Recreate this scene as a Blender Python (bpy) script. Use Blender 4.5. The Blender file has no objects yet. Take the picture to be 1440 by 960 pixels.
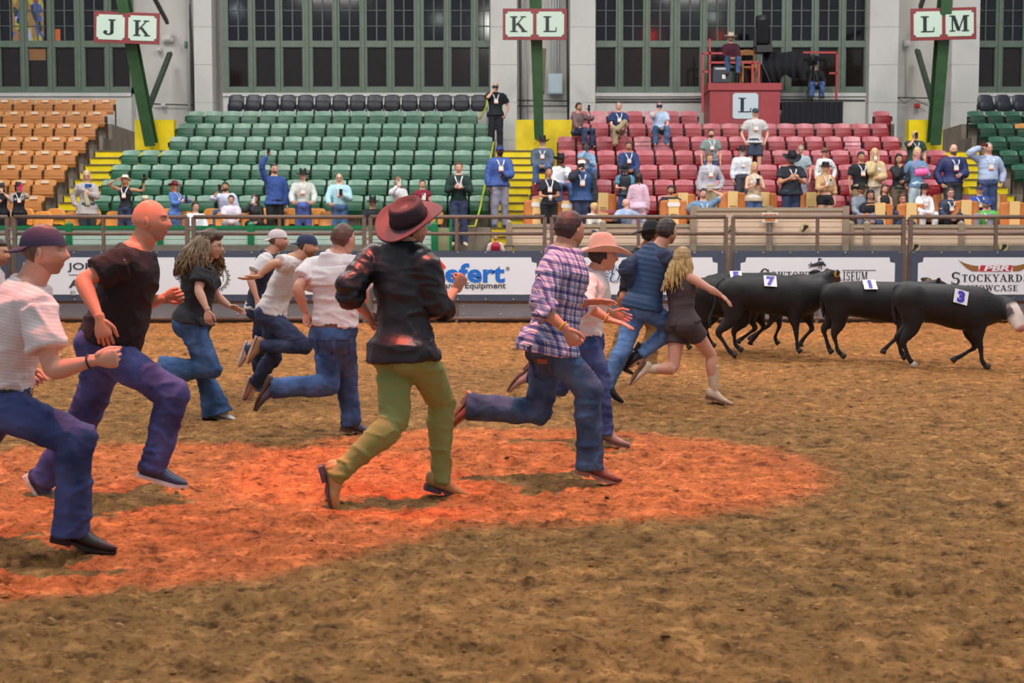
import bpy, math, random
import numpy as np
from mathutils import Vector

PI = math.pi
SC = bpy.context.scene
COL = SC.collection
rnd = random.Random(7)

# ---------------------------------------------------------------- camera
CAM_Z, FPX, PITCH = 1.4, 1800.0, math.atan(110 / 1800.0)
camd = bpy.data.cameras.new('camera'); cam = bpy.data.objects.new('camera', camd); COL.objects.link(cam)
cam.location = (0, 0, CAM_Z); cam.rotation_euler = (PI / 2 - PITCH, 0, 0)
camd.lens = 45.0; camd.sensor_width = 36.0; camd.clip_end = 400
camd.dof.use_dof = True; camd.dof.focus_distance = 10.5; camd.dof.aperture_fstop = 4.5
SC.camera = cam
SC.view_settings.view_transform = 'Standard'; SC.view_settings.look = 'None'
SC.view_settings.exposure = 0.0; SC.view_settings.gamma = 1.0
SC.view_settings.use_curve_mapping = False

# ---------------------------------------------------------------- light
W = bpy.data.worlds.new('arena_air'); SC.world = W; W.use_nodes = True
W.node_tree.nodes['Background'].inputs[0].default_value = (0.80, 0.84, 0.92, 1)
W.node_tree.nodes['Background'].inputs[1].default_value = 0.50

def lamp(name, kind, loc, target, power, color, **kw):
    d = bpy.data.lights.new(name, kind); d.energy = power; d.color = color
    for k, v in kw.items(): setattr(d, k, v)
    o = bpy.data.objects.new(name, d); COL.objects.link(o); o.location = loc
    o.rotation_euler = (Vector(target) - Vector(loc)).to_track_quat('-Z', 'Y').to_euler()
    return o
for lx, ly, lz, pw in ((-9, 16, 15, 1000), (9, 16, 15, 1000), (0, 5, 15, 1000), (-11, 27, 15, 1000), (11, 27, 15, 1000), (0, 24, 15, 1000)):
    lamp('roof_lamp', 'AREA', (lx, ly, lz), (lx, ly + 3, 0), pw, (1.0, 0.96, 0.90), shape='SQUARE', size=3.0)
lamp('red_spot_lamp', 'SPOT', (-2.2, 7.0, 11.0), (-2.45, 7.55, 0), 6200, (1.0, 0.085, 0.02), spot_size=math.radians(25.0), spot_blend=0.22, shadow_soft_size=0.06)
lamp('red_spot_lamp', 'SPOT', (0.6, 8.0, 11.0), (0.12, 8.75, 0), 6200, (1.0, 0.095, 0.02), spot_size=math.radians(22.5), spot_blend=0.30, shadow_soft_size=0.06)

# ---------------------------------------------------------------- helpers
def lin(c):
    return tuple(((x / 255.0) / 12.92 if x <= 10 else (((x / 255.0) + 0.055) / 1.055) ** 2.4) for x in c[:3]) + (1.0,)

def P(px, py, Y):
    """photograph pixel at world depth Y -> world point"""
    a, b = (px - 720) / FPX, (480 - py) / FPX
    c, s = math.cos(PITCH), math.sin(PITCH)
    d = np.array([a, c + b * s, -s + b * c])
    return np.array([0, 0, CAM_Z]) + d * (Y / d[1])
def Xat(px, Y, py=300): return P(px, py, Y)[0]
def Zat(py, Y): return P(720, py, Y)[2]

MATS = {}
def mat(name, color, rough=0.6, metal=0.0, bump=None, var=None, emit=None, spec=0.5, attr=None):
    if name in MATS: return MATS[name]
    m = bpy.data.materials.new(name); m.use_nodes = True
    nt = m.node_tree; b = nt.nodes['Principled BSDF']
    b.inputs['Base Color'].default_value = lin(color)
    b.inputs['Roughness'].default_value = rough; b.inputs['Metallic'].default_value = metal
    b.inputs['Specular IOR Level'].default_value = spec
    tc = nt.nodes.new('ShaderNodeTexCoord')
    if var:   # (scale, amount) noise in value, optional stretch
        n = nt.nodes.new('ShaderNodeTexNoise'); n.inputs['Scale'].default_value = var[0]; n.inputs['Detail'].default_value = 5
        if len(var) > 2:
            mp = nt.nodes.new('ShaderNodeMapping'); mp.inputs['Scale'].default_value = var[2]
            nt.links.new(tc.outputs['Object'], mp.inputs[0]); nt.links.new(mp.outputs[0], n.inputs['Vector'])
        else: nt.links.new(tc.outputs['Object'], n.inputs['Vector'])
        r = nt.nodes.new('ShaderNodeValToRGB')
        a = var[1]; lc = lin(color)
        r.color_ramp.elements[0].position = 0.3; r.color_ramp.elements[1].position = 0.7
        r.color_ramp.elements[0].color = tuple(x * (1 - a) for x in lc[:3]) + (1,)
        r.color_ramp.elements[1].color = tuple(min(1, x * (1 + a) + 0.02 * a) for x in lc[:3]) + (1,)
        nt.links.new(n.outputs['Fac'], r.inputs[0]); nt.links.new(r.outputs[0], b.inputs['Base Color'])
    if attr:
        at = nt.nodes.new('ShaderNodeAttribute'); at.attribute_name = attr
        nt.links.new(at.outputs['Color'], b.inputs['Base Color'])
    if bump:
        n = nt.nodes.new('ShaderNodeTexNoise'); n.inputs['Scale'].default_value = bump[0]; n.inputs['Detail'].default_value = 4
        nt.links.new(tc.outputs['Object'], n.inputs['Vector'])
        bp = nt.nodes.new('ShaderNodeBump'); bp.inputs['Strength'].default_value = bump[1]; bp.inputs['Distance'].default_value = bump[2] if len(bump) > 2 else 0.01
        nt.links.new(n.outputs['Fac'], bp.inputs['Height']); nt.links.new(bp.outputs[0], b.inputs['Normal'])
    if emit:
        b.inputs['Emission Color'].default_value = lin(color); b.inputs['Emission Strength'].default_value = emit
    MATS[name] = m
    return m

def sm(x, a, b):
    t = np.clip((x - a) / (b - a), 0, 1); return t * t * (3 - 2 * t)
def nrm(v):
    v = np.asarray(v, float); l = np.linalg.norm(v); return v / l if l > 1e-9 else np.array([0, 0, 1.0])
def orth(v, t):
    v = np.asarray(v, float); v = v - np.dot(v, t) * t
    if np.linalg.norm(v) < 1e-6:
        v = np.cross(t, [0.3, 0.9, 0.2])
    return nrm(v)

class MB:
    """collects vertices / faces, linked as one mesh object"""
    def __init__(s): s.v = []; s.f = []; s.c = []; s.n = 0; s.col = (0.5, 0.5, 0.5)
    def add(s, v, f, col=None):
        v = np.asarray(v, float); o = s.n
        s.v.append(v); s.n += len(v)
        s.f += [tuple(i + o for i in q) for q in f]
        c = np.asarray(col if col is not None else s.col, float)
        s.c.append(np.tile(c[:3], (len(v), 1)) if c.ndim == 1 else c)
        return s
    def box(s, a, b, col=None):
        (x0, y0, z0), (x1, y1, z1) = a, b
        v = [(x0, y0, z0), (x1, y0, z0), (x1, y1, z0), (x0, y1, z0), (x0, y0, z1), (x1, y0, z1), (x1, y1, z1), (x0, y1, z1)]
        return s.add(v, [(3, 2, 1, 0), (4, 5, 6, 7), (0, 1, 5, 4), (1, 2, 6, 5), (2, 3, 7, 6), (3, 0, 4, 7)], col)
    def bar(s, p, q, w, h, up=(0, 0, 1), col=None):
        """box beam from p to q, w across, h along up"""
        p, q = np.array(p, float), np.array(q, float); t = nrm(q - p); u = orth(up, t); r = np.cross(t, u)
        v = [c + r * (i * w / 2) + u * (j * h / 2) for c in (p, q) for i, j in ((-1, -1), (1, -1), (1, 1), (-1, 1))]
        return s.add(v, [(0, 1, 2, 3), (7, 6, 5, 4), (0, 4, 5, 1), (1, 5, 6, 2), (2, 6, 7, 3), (3, 7, 4, 0)], col)
    def poly(s, pts, d, col=None):
        """prism: polygon pts (n,3) extruded by vector d"""
        pts = np.asarray(pts, float); n = len(pts); v = np.vstack([pts, pts + np.asarray(d)])
        f = [tuple(range(n))[::-1], tuple(range(n, 2 * n))] + [(i, (i + 1) % n, n + (i + 1) % n, n + i) for i in range(n)]
        return s.add(v, f, col)
    def tube(s, pts, rad, side=(0, 1, 0), n=12, m=4, cap=0.5, smooth=True, col=None):
        """loft ellipses along pts; rad scalar or (a,b) each; side one vector or one each; cap = dome length ratio (0 flat)"""
        pts = np.asarray(pts, float); k = len(pts)
        R = np.array([(r, r) if np.isscalar(r) else tuple(r) for r in rad], float)
        S = np.asarray(side, float)
        if S.ndim == 1: S = np.tile(S, (k, 1))
        A = np.hstack([pts, R, S])
        if smooth and k > 2 and m > 1:
            E_ = np.vstack([2 * A[0] - A[1], A, 2 * A[-1] - A[-2]]); out = []
            for i in range(k - 1):
                p0, p1, p2, p3 = E_[i], E_[i + 1], E_[i + 2], E_[i + 3]
                for j in range(m):
                    t = j / m
                    out.append(0.5 * ((2 * p1) + (-p0 + p2) * t + (2 * p0 - 5 * p1 + 4 * p2 - p3) * t * t + (-p0 + 3 * p1 - 3 * p2 + p3) * t ** 3))
            out.append(A[-1]); A = np.array(out)
        k = len(A); T = np.gradient(A[:, :3], axis=0)
        rings = []
        ph = np.arange(n) * 2 * PI / n
        def ring(c, a, b, sd, t):
            u = orth(sd, t); w = np.cross(t, u)
            return c + np.outer(np.cos(ph) * a, u) + np.outer(np.sin(ph) * b, w)
        Tn = [nrm(t) for t in T]
        if cap:
            for q in (80, 60, 35):
                q = math.radians(q); a = A[0]; rr = min(a[3], a[4]) * cap
                rings.append(ring(a[:3] - Tn[0] * rr * math.sin(q), a[3] * math.cos(q), a[4] * math.cos(q), a[5:8], Tn[0]))
        for i in range(k):
            rings.append(ring(A[i, :3], max(A[i, 3], 1e-4), max(A[i, 4], 1e-4), A[i, 5:8], Tn[i]))
        if cap:
            for q in (35, 60, 80):
                q = math.radians(q); a = A[-1]; rr = min(a[3], a[4]) * cap
                rings.append(ring(a[:3] + Tn[-1] * rr * math.sin(q), a[3] * math.cos(q), a[4] * math.cos(q), a[5:8], Tn[-1]))
        K = len(rings); f = []
        for i in range(K - 1):
            for j in range(n):
                j2 = (j + 1) % n
                f.append((i * n + j, i * n + j2, (i + 1) * n + j2, (i + 1) * n + j))
        f.append(tuple(range(n))[::-1]); f.append(tuple((K - 1) * n + j for j in range(n)))
        return s.add(np.vstack(rings), f, col)
    def ball(s, c, r, ax=None, nu=12, nv=8, col=None):
        c = np.asarray(c, float); r = (r, r, r) if np.isscalar(r) else r
        ax = np.eye(3) if ax is None else np.asarray(ax, float)
        v = [c + ax[2] * r[2]]
        for i in range(1, nv):
            th = PI * i / nv
            for j in range(nu):
                p = 2 * PI * j / nu
                v.append(c + ax[0] * r[0] * math.sin(th) * math.cos(p) + ax[1] * r[1] * math.sin(th) * math.sin(p) + ax[2] * r[2] * math.cos(th))
        v.append(c - ax[2] * r[2]); f = []
        for j in range(nu): f.append((0, 1 + j, 1 + (j + 1) % nu))
        for i in range(nv - 2):
            for j in range(nu):
                a = 1 + i * nu; f.append((a + j, a + nu + j, a + nu + (j + 1) % nu, a + (j + 1) % nu))
        a = 1 + (nv - 2) * nu; L = len(v) - 1
        for j in range(nu): f.append((L, a + (j + 1) % nu, a + j))
        return s.add(v, f, col)
    def mesh(s, name, origin=(0, 0, 0), smooth=False, color=False):
        V = np.vstack(s.v) - np.asarray(origin, float)
        me = bpy.data.meshes.new(name); me.from_pydata(V.tolist(), [], s.f)
        if smooth: me.polygons.foreach_set('use_smooth', [True] * len(me.polygons))
        if color:
            a = me.color_attributes.new('Col', 'FLOAT_COLOR', 'POINT')
            cc = np.vstack(s.c); a.data.foreach_set('color', np.hstack([cc, np.ones((len(cc), 1))]).ravel())
        return me

def obj(name, mb, m, parent=None, origin=(0, 0, 0), smooth=False, color=False):
    me = mb.mesh(name, origin, smooth, color) if isinstance(mb, MB) else mb
    if m is not None and not me.materials: me.materials.append(m)
    o = bpy.data.objects.new(name, me); COL.objects.link(o)
    if parent is not None: o.parent = parent
    return o
def place(o, loc): o.location = tuple(loc); return o
def empty(name, loc=(0, 0, 0), rz=0):
    o = bpy.data.objects.new(name, None); COL.objects.link(o); o.location = tuple(loc); o.rotation_euler = (0, 0, rz); o.empty_display_size = 0.1
    return o
def tag(o, label=None, cat=None, group=None, kind=None):
    if label: o['label'] = label
    if cat: o['category'] = cat
    if group: o['group'] = group
    if kind: o['kind'] = kind
    return o
def copy_tree(o, parent=None):
    c = o.copy(); COL.objects.link(c)
    if parent is not None: c.parent = parent
    for ch in list(o.children): copy_tree(ch, c)
    return c

# ---- lettering -------------------------------------------------------
def text(name, body, size, loc, m, parent, depth=0.012, width=None, bold=0.0, shear=0.0, align='CENTER'):
    cu = bpy.data.curves.new(name, 'FONT'); cu.body = body; cu.size = size; cu.extrude = depth / 2; cu.align_x = align
    cu.offset = bold; cu.shear = shear; cu.resolution_u = 3
    t = bpy.data.objects.new(name, cu); COL.objects.link(t)
    bpy.context.view_layer.update()
    dg = bpy.context.evaluated_depsgraph_get()
    me = bpy.data.meshes.new_from_object(t.evaluated_get(dg)); bpy.data.objects.remove(t)
    if width:
        V = np.empty(len(me.vertices) * 3); me.vertices.foreach_get('co', V); V = V.reshape(-1, 3)
        w = np.ptp(V[:, 0]); V[:, 0] *= width / w; me.vertices.foreach_set('co', V.ravel())
    me.name = name; me.materials.clear(); me.materials.append(m)
    o = bpy.data.objects.new(name, me); COL.objects.link(o); o.location = tuple(loc); o.rotation_euler = (PI / 2, 0, 0)
    if parent is not None: o.parent = parent
    return o
def arc(cx, cy, rx, ry, tx, ty, a0, a1, n=14):
    q = []
    A = [math.radians(a0 + (a1 - a0) * i / n) for i in range(n + 1)]
    o = [(cx + rx * math.cos(a), cy + ry * math.sin(a)) for a in A]
    i_ = [(cx + (rx - tx) * math.cos(a), cy + (ry - ty) * math.sin(a)) for a in A]
    for k in range(n): q.append([o[k], o[k + 1], i_[k + 1], i_[k]])
    return q
def st(x0, y0, x1, y1, w):   # slanted stroke with horizontal width w
    return [[(x0 - w / 2, y0), (x0 + w / 2, y0), (x1 + w / 2, y1), (x1 - w / 2, y1)]]
def hb(x0, x1, y, h): return [[(x0, y - h / 2), (x1, y - h / 2), (x1, y + h / 2), (x0, y + h / 2)]]
TK, TN, SH = 0.19, 0.075, 0.07
def serif(c):
    b = lambda x, w=0.2: hb(x - w, x + w, SH / 2, SH)
    t = lambda x, w=0.2: hb(x - w, x + w, 1 - SH / 2, SH)
    S = lambda x, y0=0, y1=1, w=TK: st(x, y0, x, y1, w)
    if c == 'J': return S(.42, .15, 1) + t(.42) + arc(.22, .2, .295, .2, TK, .08, -180, 0) + arc(.06, .2, .1, .1, .1, .1, 0, 360), .66
    if c == 'K': return S(.2) + t(.2) + b(.2) + st(.28, .38, .72, .95, TN) + st(.42, .56, .78, .05, TK) + t(.72, .16) + b(.78, .17), .98
    if c == 'L': return S(.22) + t(.22, .22) + hb(.0, .72, SH / 2, SH) + st(.70, 0, .72, .3, .05), .76
    if c == 'M': return st(.15, 0, .15, 1, TN) + st(.2, 1, .5, .05, TK) + st(.5, .05, .8, 1, TN) + S(.87) + t(.12, .14) + t(.9, .17) + b(.15, .16) + b(.87, .2), 1.1
    if c == 'I': return S(.2) + t(.2) + b(.2), .42
    if c == 'H': return S(.2) + S(.72) + t(.2) + b(.2) + t(.72) + b(.72) + hb(.2, .72, .52, .08), .94
    if c == 'E': return S(.2) + hb(0, .62, 1 - SH / 2, SH) + hb(0, .64, SH / 2, SH) + hb(.2, .5, .52, .07) + st(.6, .78, .6, 1, .05) + st(.63, 0, .63, .24, .05) + st(.5, .4, .5, .64, .05), .7
    if c == 'N': return st(.15, 0, .15, 1, TN) + st(.2, 1, .72, 0, TK) + st(.75, 0, .75, 1, TN) + t(.12, .14) + b(.15, .15) + t(.75, .15), .92
    if c == 'T': return S(.36) + b(.36) + hb(.02, .7, 1 - SH / 2, SH) + st(.05, .76, .05, 1, .05) + st(.67, .76, .67, 1, .05), .74
    if c == 'R': return S(.2) + t(.2) + b(.2) + arc(.3, .75, .34, .25, TK, .07, -90, 90) + hb(.2, .3, .96, .07) + hb(.2, .32, .52, .07) + st(.4, .52, .7, 0, TK) + b(.72, .14), .86
    if c == 'D': return S(.2) + hb(0, .35, 1 - SH / 2, SH) + hb(0, .35, SH / 2, SH) + arc(.32, .5, .48, .5, TK, SH, -90, 90), .86
    if c == 'A': return st(.08, 0, .4, 1, TN) + st(.72, 0, .4, 1, TK) + hb(.2, .6, .32, .07) + b(.1, .14) + b(.74, .17), .86
    if c == 'Y': return S(.38, 0, .45) + b(.38, .18) + st(.38, .42, .1, 1, TK) + st(.38, .42, .68, 1, TN) + t(.1, .17) + t(.68, .14), .78
    if c == 'U': return S(.2, .28, 1) + st(.7, .28, .7, 1, TN) + t(.2) + t(.7, .15) + arc(.42, .3, .32, .3, TK, .09, 180, 360), .88
    if c == 'W': return st(.12, 1, .34, 0, TK) + st(.34, 0, .52, 1, TN) + st(.52, 1, .74, 0, TK) + st(.74, 0, .94, 1, TN) + t(.12, .17) + t(.94, .14) + t(.5, .12), 1.08
    if c == 'O': return arc(.42, .5, .42, .52, TK, .07, 0, 360, 22), .88
    if c == 'C': return arc(.42, .5, .42, .52, TK, .07, 42, 318, 20) + st(.72, .68, .72, .97, .05), .8
    if c == 'S': return arc(.34, .73, .28, .28, .15, .09, 30, 262, 12) + arc(.34, .28, .30, .29, .16, .09, -150, 92, 12) + st(.6, .74, .6, .97, .05) + st(.06, .04, .06, .28, .05), .68
    return [], .4
def serif_text(mb, word, x, y, z, h, xs=1.0, depth=0.012, first=1.0, rot=0.0):
    """flat lettering facing -Y, returns end x"""
    for i, c in enumerate(word):
        k = h * (first if (i == 0 or word[i - 1] == ' ') else 1.0)
        qs, adv = serif(c)
        for n_, q in enumerate(qs):
            dz = -(k - h) * 0.55 if k > h else 0
            pts = []
            for a, b_ in q:
                px, pz = a * k * xs, b_ * k + dz
                pts.append((x + px + pz * rot, y - 0.0006 * (n_ % 5), z + pz))
            mb.poly(pts, (0, depth, 0))
        x += (adv + 0.1) * k * xs
    return x
def serif_width(word, h, xs=1.0, first=1.0):
    return sum((serif(c)[1] + 0.1) * h * xs * (first if (i == 0 or word[i - 1] == ' ') else 1.0) for i, c in enumerate(word))
# ---------------------------------------------------------------- ground
def lattice(ix, iy, seed):
    h = (ix.astype(np.int64) * 374761393 + iy.astype(np.int64) * 668265263 + seed * 1442695041) & 0xFFFFFFFF
    h = ((h ^ (h >> 13)) * 1274126177) & 0xFFFFFFFF
    return ((h ^ (h >> 16)) & 0xFFFF) / 65535.0
def vnoise(x, y, seed=0):
    ix, iy = np.floor(x), np.floor(y); fx, fy = x - ix, y - iy
    fx = fx * fx * (3 - 2 * fx); fy = fy * fy * (3 - 2 * fy)
    a, b, c, d = lattice(ix, iy, seed), lattice(ix + 1, iy, seed), lattice(ix, iy + 1, seed), lattice(ix + 1, iy + 1, seed)
    return (a * (1 - fx) + b * fx) * (1 - fy) + (c * (1 - fx) + d * fx) * fy
def gheight(x, y):
    h = 0.016 * (vnoise(x * 1.1, y * 1.1, 1) - .5) + 0.022 * (vnoise(x * 3.2 + 7, y * 3.2, 2) - .5)
    n = vnoise(x * 8.5, y * 8.5, 3); h = h + 0.024 * (n - .5)
    n2 = vnoise(x * 19 + 3 * n, y * 19, 4); h = h + 0.024 * (n2 - .5)
    n3 = vnoise(x * 41, y * 41 + n2, 5); h = h + 0.018 * (n3 - .5)
    clod = np.clip(vnoise(x * 5.5 + 5, y * 6.5, 6) - .70, 0, 1) * 0.10 * (0.6 + n2)
    pit = np.clip(vnoise(x * 4.2, y * 5.2, 8) - .74, 0, 1) * 0.13
    return h + clod - pit
NY, NX = 560, 620
ys = 2.3 * (31.0 / 2.3) ** (np.arange(NY) / (NY - 1))
u = np.linspace(-1, 1, NX)
gy = np.repeat(ys[:, None], NX, 1); gx = u[None, :] * (0.56 * gy + 1.4)
gz = gheight(gx, gy)
V = np.stack([gx.ravel(), gy.ravel(), gz.ravel()], 1)
idx = np.arange(NY * NX).reshape(NY, NX)
F = np.stack([idx[:-1, :-1].ravel(), idx[:-1, 1:].ravel(), idx[1:, 1:].ravel(), idx[1:, :-1].ravel()], 1)
me = bpy.data.meshes.new('floor')
me.vertices.add(len(V)); me.vertices.foreach_set('co', V.ravel())
me.loops.add(F.size); me.loops.foreach_set('vertex_index', F.ravel())
me.polygons.add(len(F)); me.polygons.foreach_set('loop_start', np.arange(0, F.size, 4)); me.update(); me.validate()
me.polygons.foreach_set('use_smooth', [True] * len(me.polygons))
def dirt_material():
    m = bpy.data.materials.new('arena_dirt'); m.use_nodes = True; nt = m.node_tree; b = nt.nodes['Principled BSDF']
    b.inputs['Roughness'].default_value = 0.95; b.inputs['Specular IOR Level'].default_value = 0.15
    N, L = nt.nodes.new, nt.links.new
    tc = N('ShaderNodeTexCoord')
    def noise(s, d, off=0.0):
        n = N('ShaderNodeTexNoise'); n.inputs['Scale'].default_value = s; n.inputs['Detail'].default_value = d; n.inputs['Roughness'].default_value = 0.62
        mp = N('ShaderNodeMapping'); mp.inputs['Location'].default_value = (off, off * 2, 0); L(tc.outputs['Object'], mp.inputs[0]); L(mp.outputs[0], n.inputs['Vector']); return n
    a = noise(0.35, 3); r1 = N('ShaderNodeValToRGB')
    r1.color_ramp.elements[0].position = .35; r1.color_ramp.elements[0].color = lin((138, 103, 64))
    r1.color_ramp.elements[1].position = .7; r1.color_ramp.elements[1].color = lin((168, 120, 73))
    L(a.outputs['Fac'], r1.inputs[0])
    c = noise(6.5, 8, 3.1); r2 = N('ShaderNodeValToRGB')
    for p, v in ((.34, .30), (.43, .74), (.55, 1.0), (.66, 1.55)):
        e = r2.color_ramp.elements.new(p); e.color = (v, v * 0.985, v * 0.95, 1)
    r2.color_ramp.elements.remove(r2.color_ramp.elements[0]); r2.color_ramp.elements.remove(r2.color_ramp.elements[-1])
    L(c.outputs['Fac'], r2.inputs[0])
    mx = N('ShaderNodeMix'); mx.data_type = 'RGBA'; mx.blend_type = 'MULTIPLY'; mx.inputs['Factor'].default_value = 1
    L(r1.outputs[0], mx.inputs['A']); L(r2.outputs[0], mx.inputs['B'])
    sp_ = noise(30, 7, 9.2); r3 = N('ShaderNodeValToRGB'); r3.color_ramp.elements[0].position = .36; r3.color_ramp.elements[0].color = (.38, .36, .33, 1); r3.color_ramp.elements[1].position = .50; r3.color_ramp.elements[1].color = (1, 1, 1, 1)
    e = r3.color_ramp.elements.new(.66); e.color = (1.0, 1.0, 1.0, 1); e = r3.color_ramp.elements.new(.74); e.color = (1.5, 1.45, 1.35, 1); L(sp_.outputs['Fac'], r3.inputs[0])
    m3 = N('ShaderNodeMix'); m3.data_type = 'RGBA'; m3.blend_type = 'MULTIPLY'; m3.inputs['Factor'].default_value = .85; L(mx.outputs['Result'], m3.inputs['A']); L(r3.outputs[0], m3.inputs['B']); mx = m3
    # lighter, redder soil further out
    sp = N('ShaderNodeSeparateXYZ'); L(tc.outputs['Object'], sp.inputs[0])
    mr = N('ShaderNodeMapRange'); mr.inputs['From Min'].default_value = 9; mr.inputs['From Max'].default_value = 26
    L(sp.outputs['Y'], mr.inputs['Value'])
    m2 = N('ShaderNodeMix'); m2.data_type = 'RGBA'; m2.blend_type = 'MULTIPLY'; L(mr.outputs[0], m2.inputs['Factor'])
    L(mx.outputs['Result'], m2.inputs['A']); m2.inputs['B'].default_value = (1.42, 1.12, 0.98, 1)
    L(m2.outputs['Result'], b.inputs['Base Color'])
    bn = noise(38, 6, 1.7); bp = N('ShaderNodeBump'); bp.inputs['Strength'].default_value = 0.8; bp.inputs['Distance'].default_value = 0.012
    L(bn.outputs['Fac'], bp.inputs['Height']); L(bp.outputs[0], b.inputs['Normal'])
    return m
DIRT = dirt_material()
me.materials.append(DIRT)
g = bpy.data.objects.new('floor', me); COL.objects.link(g); tag(g, kind='structure')
def gz_at(x, y): return float(gheight(np.array([float(x)]), np.array([float(y)]))[0])

# loose clods, one piece of stuff
mb = MB(); r_ = random.Random(3)
for i in range(3600):
    y = 3.6 * (26 / 3.6) ** (r_.random() ** 1.25); x = r_.uniform(-1, 1) * (0.5 * y + 1)
    s = r_.choice([.006, .008, .010, .014, .020]) * r_.uniform(.7, 1.25)
    z = gz_at(x, y)
    a = r_.uniform(0, PI); c_, s_ = math.cos(a), math.sin(a)
    base = [(1, 0, 0), (.2, .9, 0.1), (-.8, .4, 0), (-.6, -.7, 0), (.5, -.9, 0)]
    v = [(x + s * (p * c_ - q * s_) * r_.uniform(.8, 1.5), y + s * (p * s_ + q * c_), z - s * .2) for p, q, _ in base]
    v += [(x + (vx - x) * .6, y + (vy - y) * .6, z + s * r_.uniform(.35, .75)) for vx, vy, _ in v]
    f = [(i_, (i_ + 1) % 5, 5 + (i_ + 1) % 5, 5 + i_) for i_ in range(5)] + [(5, 6, 7, 8, 9)]
    mb.add(v, f)
o = obj('soil_clods', mb, mat('clod_soil', (166, 124, 82), 0.95, var=(9, .25), spec=.1)); tag(o, 'loose clods of brown soil scattered over the arena dirt', 'soil', kind='stuff')

# ---------------------------------------------------------------- terraces, wall
FENCE_Y, PAR_Y, WALL_Y = 30.0, 30.75, 39.5
def DK(k): return 32.3 + 0.85 * k
def TZ(k): return 2.28 + 0.45 * k
CONC = mat('concrete', (134, 124, 112), 0.9, var=(2.5, .18), bump=(30, .3))
def struct(name, mb, m, **k): return tag(obj(name, mb, m, **k), kind='structure')
for k in range(-1, 8):
    mb = MB(); y0 = DK(k) - 0.78
    y1 = y0 + 0.85 if k < 7 else WALL_Y + .3
    segs = [(-22, -11.62), (-10.72 if k < 3 else -9.55, -0.52), (0.46 if k < 3 else (1.22 if k < 5 else 1.66), 11.88 if k < 6 else 11.1), (13.05, 22)]
    if k == -1: segs = [(-22, -2.05), (-0.1 + .15, 22)]
    for a, b_ in segs: mb.box((a, y0, max(0, TZ(k) - 0.9)), (b_, y1, TZ(k)))
    struct('floor_terrace', mb, CONC)
mb = MB(); mb.box((-22, 30.3, 0), (22, 31.0, 0.30)); struct('floor_walkway', mb, CONC)

YEL = mat('yellow_paint', (243, 214, 8), 0.45, var=(3, .10)); NOS = mat('dark_nosing', (96, 92, 84), 0.7)
def stair(label, xr, i0, i1):
    e = empty('stair', ((xr(0)[0] + xr(0)[1]) / 2, 30.7, 0)); tag(e, label, 'stairs')
    for i in range(i0, i1 + 1):
        a, b_ = xr(i); y = 30.72 + .425 * i; z = 1.83 + .225 * i
        mb = MB(); mb.box((a, y, z - .225), (b_, y + .425, z - .028)); q = obj('step', mb, YEL, e, origin=e.location)
        mb = MB(); mb.box((a + .02, y - .035, z - .028), (b_ - .02, y + .425, z)); obj('tread', mb, NOS, e, origin=e.location)
    if i0 == 0: a, b_ = xr(0); mb = MB(); mb.box((a, 30.4, .3), (b_, 30.72, 1.60)); obj('step', mb, YEL, e, origin=e.location); mb = MB(); mb.box((a, 30.36, 1.60), (b_, 30.72, 1.63)); obj('tread', mb, NOS, e, origin=e.location)
    return e
stair('yellow concrete stairs with dark treads between the orange seats and the left green seats', lambda i: (-11.58, -10.74 if i < 8 else -9.6), 0, 12)
stair('yellow concrete stairs with dark treads between the green seats and the red seats', lambda i: (-0.50, 0.44) if i < 7 else (-0.45, 1.15), 0, 12)
stair('yellow concrete stairs with dark treads right of the red seats', lambda i: (11.95, 12.98), 0, 12)
# yellow dwarf walls at the head of the stairs
for lab, a, b_ in (('yellow dwarf wall behind the leaning column at the head of the left stairs', -10.6, -9.5), ('yellow dwarf wall around the foot of the central green column', 0.1, 1.68), ('yellow dwarf wall at the foot of the right green column', 11.15, 12.1)):
    mb = MB(); mb.box((a, 36.25, 3.4), (b_, 36.55, 5.42)); o = obj('dwarf_wall', mb, YEL, origin=((a + b_) / 2, 36.4, 3.4)); place(o, ((a + b_) / 2, 36.4, 3.4)); tag(o, lab, 'wall')

WHITE = mat('whitewashed_masonry', (204, 203, 199), 0.85, var=(1.6, .07, (1, 1, .35)), bump=(14, .25))
WHITE2 = mat('whitewashed_recess', (196, 193, 186), 0.9, var=(1.1, .12, (1, 1, .3)), bump=(9, .35))
ztop, z_sill = 13.0, Zat(130, WALL_Y)
def wx(px, Y=WALL_Y): return Xat(px, Y, 90)
mb = MB(); mb.box((-24, WALL_Y + .45, 0), (24, WALL_Y + .75, ztop)); struct('wall_back', mb, WHITE2)
# masonry under the windows and piers, coursed blocks with recessed joints
GR = [(-140, 184), (313, 690), (836, 1218), (1371, 1560)]
for a, b_ in GR:
    x0, x1 = wx(a), wx(b_)
    mb = MB(); mb.box((x0, WALL_Y, 4), (x1, WALL_Y + .5, z_sill - .02)); mb.box((x0, WALL_Y - .06, z_sill - .12), (x1, WALL_Y + .1, z_sill - .02)); struct('wall_sill', mb, WHITE)
for a, b_ in ((277, 302), (690, 727), (801, 836), (1218, 1258), (1333, 1371)):
    e = tag(empty('wall_pier', (wx((a + b_) / 2), WALL_Y - .35, 4)), kind='structure')
    z = 4.0; ci = 0
    core = MB(); core.box((wx(a) + .012, WALL_Y - .335, 4), (wx(b_) - .012, WALL_Y + .45, ztop)); obj('core', core, WHITE2, e, origin=e.location)
    while z < ztop:
        blk = MB(); blk.box((wx(a), WALL_Y - .35, z + .006), (wx(b_), WALL_Y + .44, min(z + 1.13, ztop) - .006)); obj('block', blk, WHITE, e, origin=e.location); z += 1.13

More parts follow.
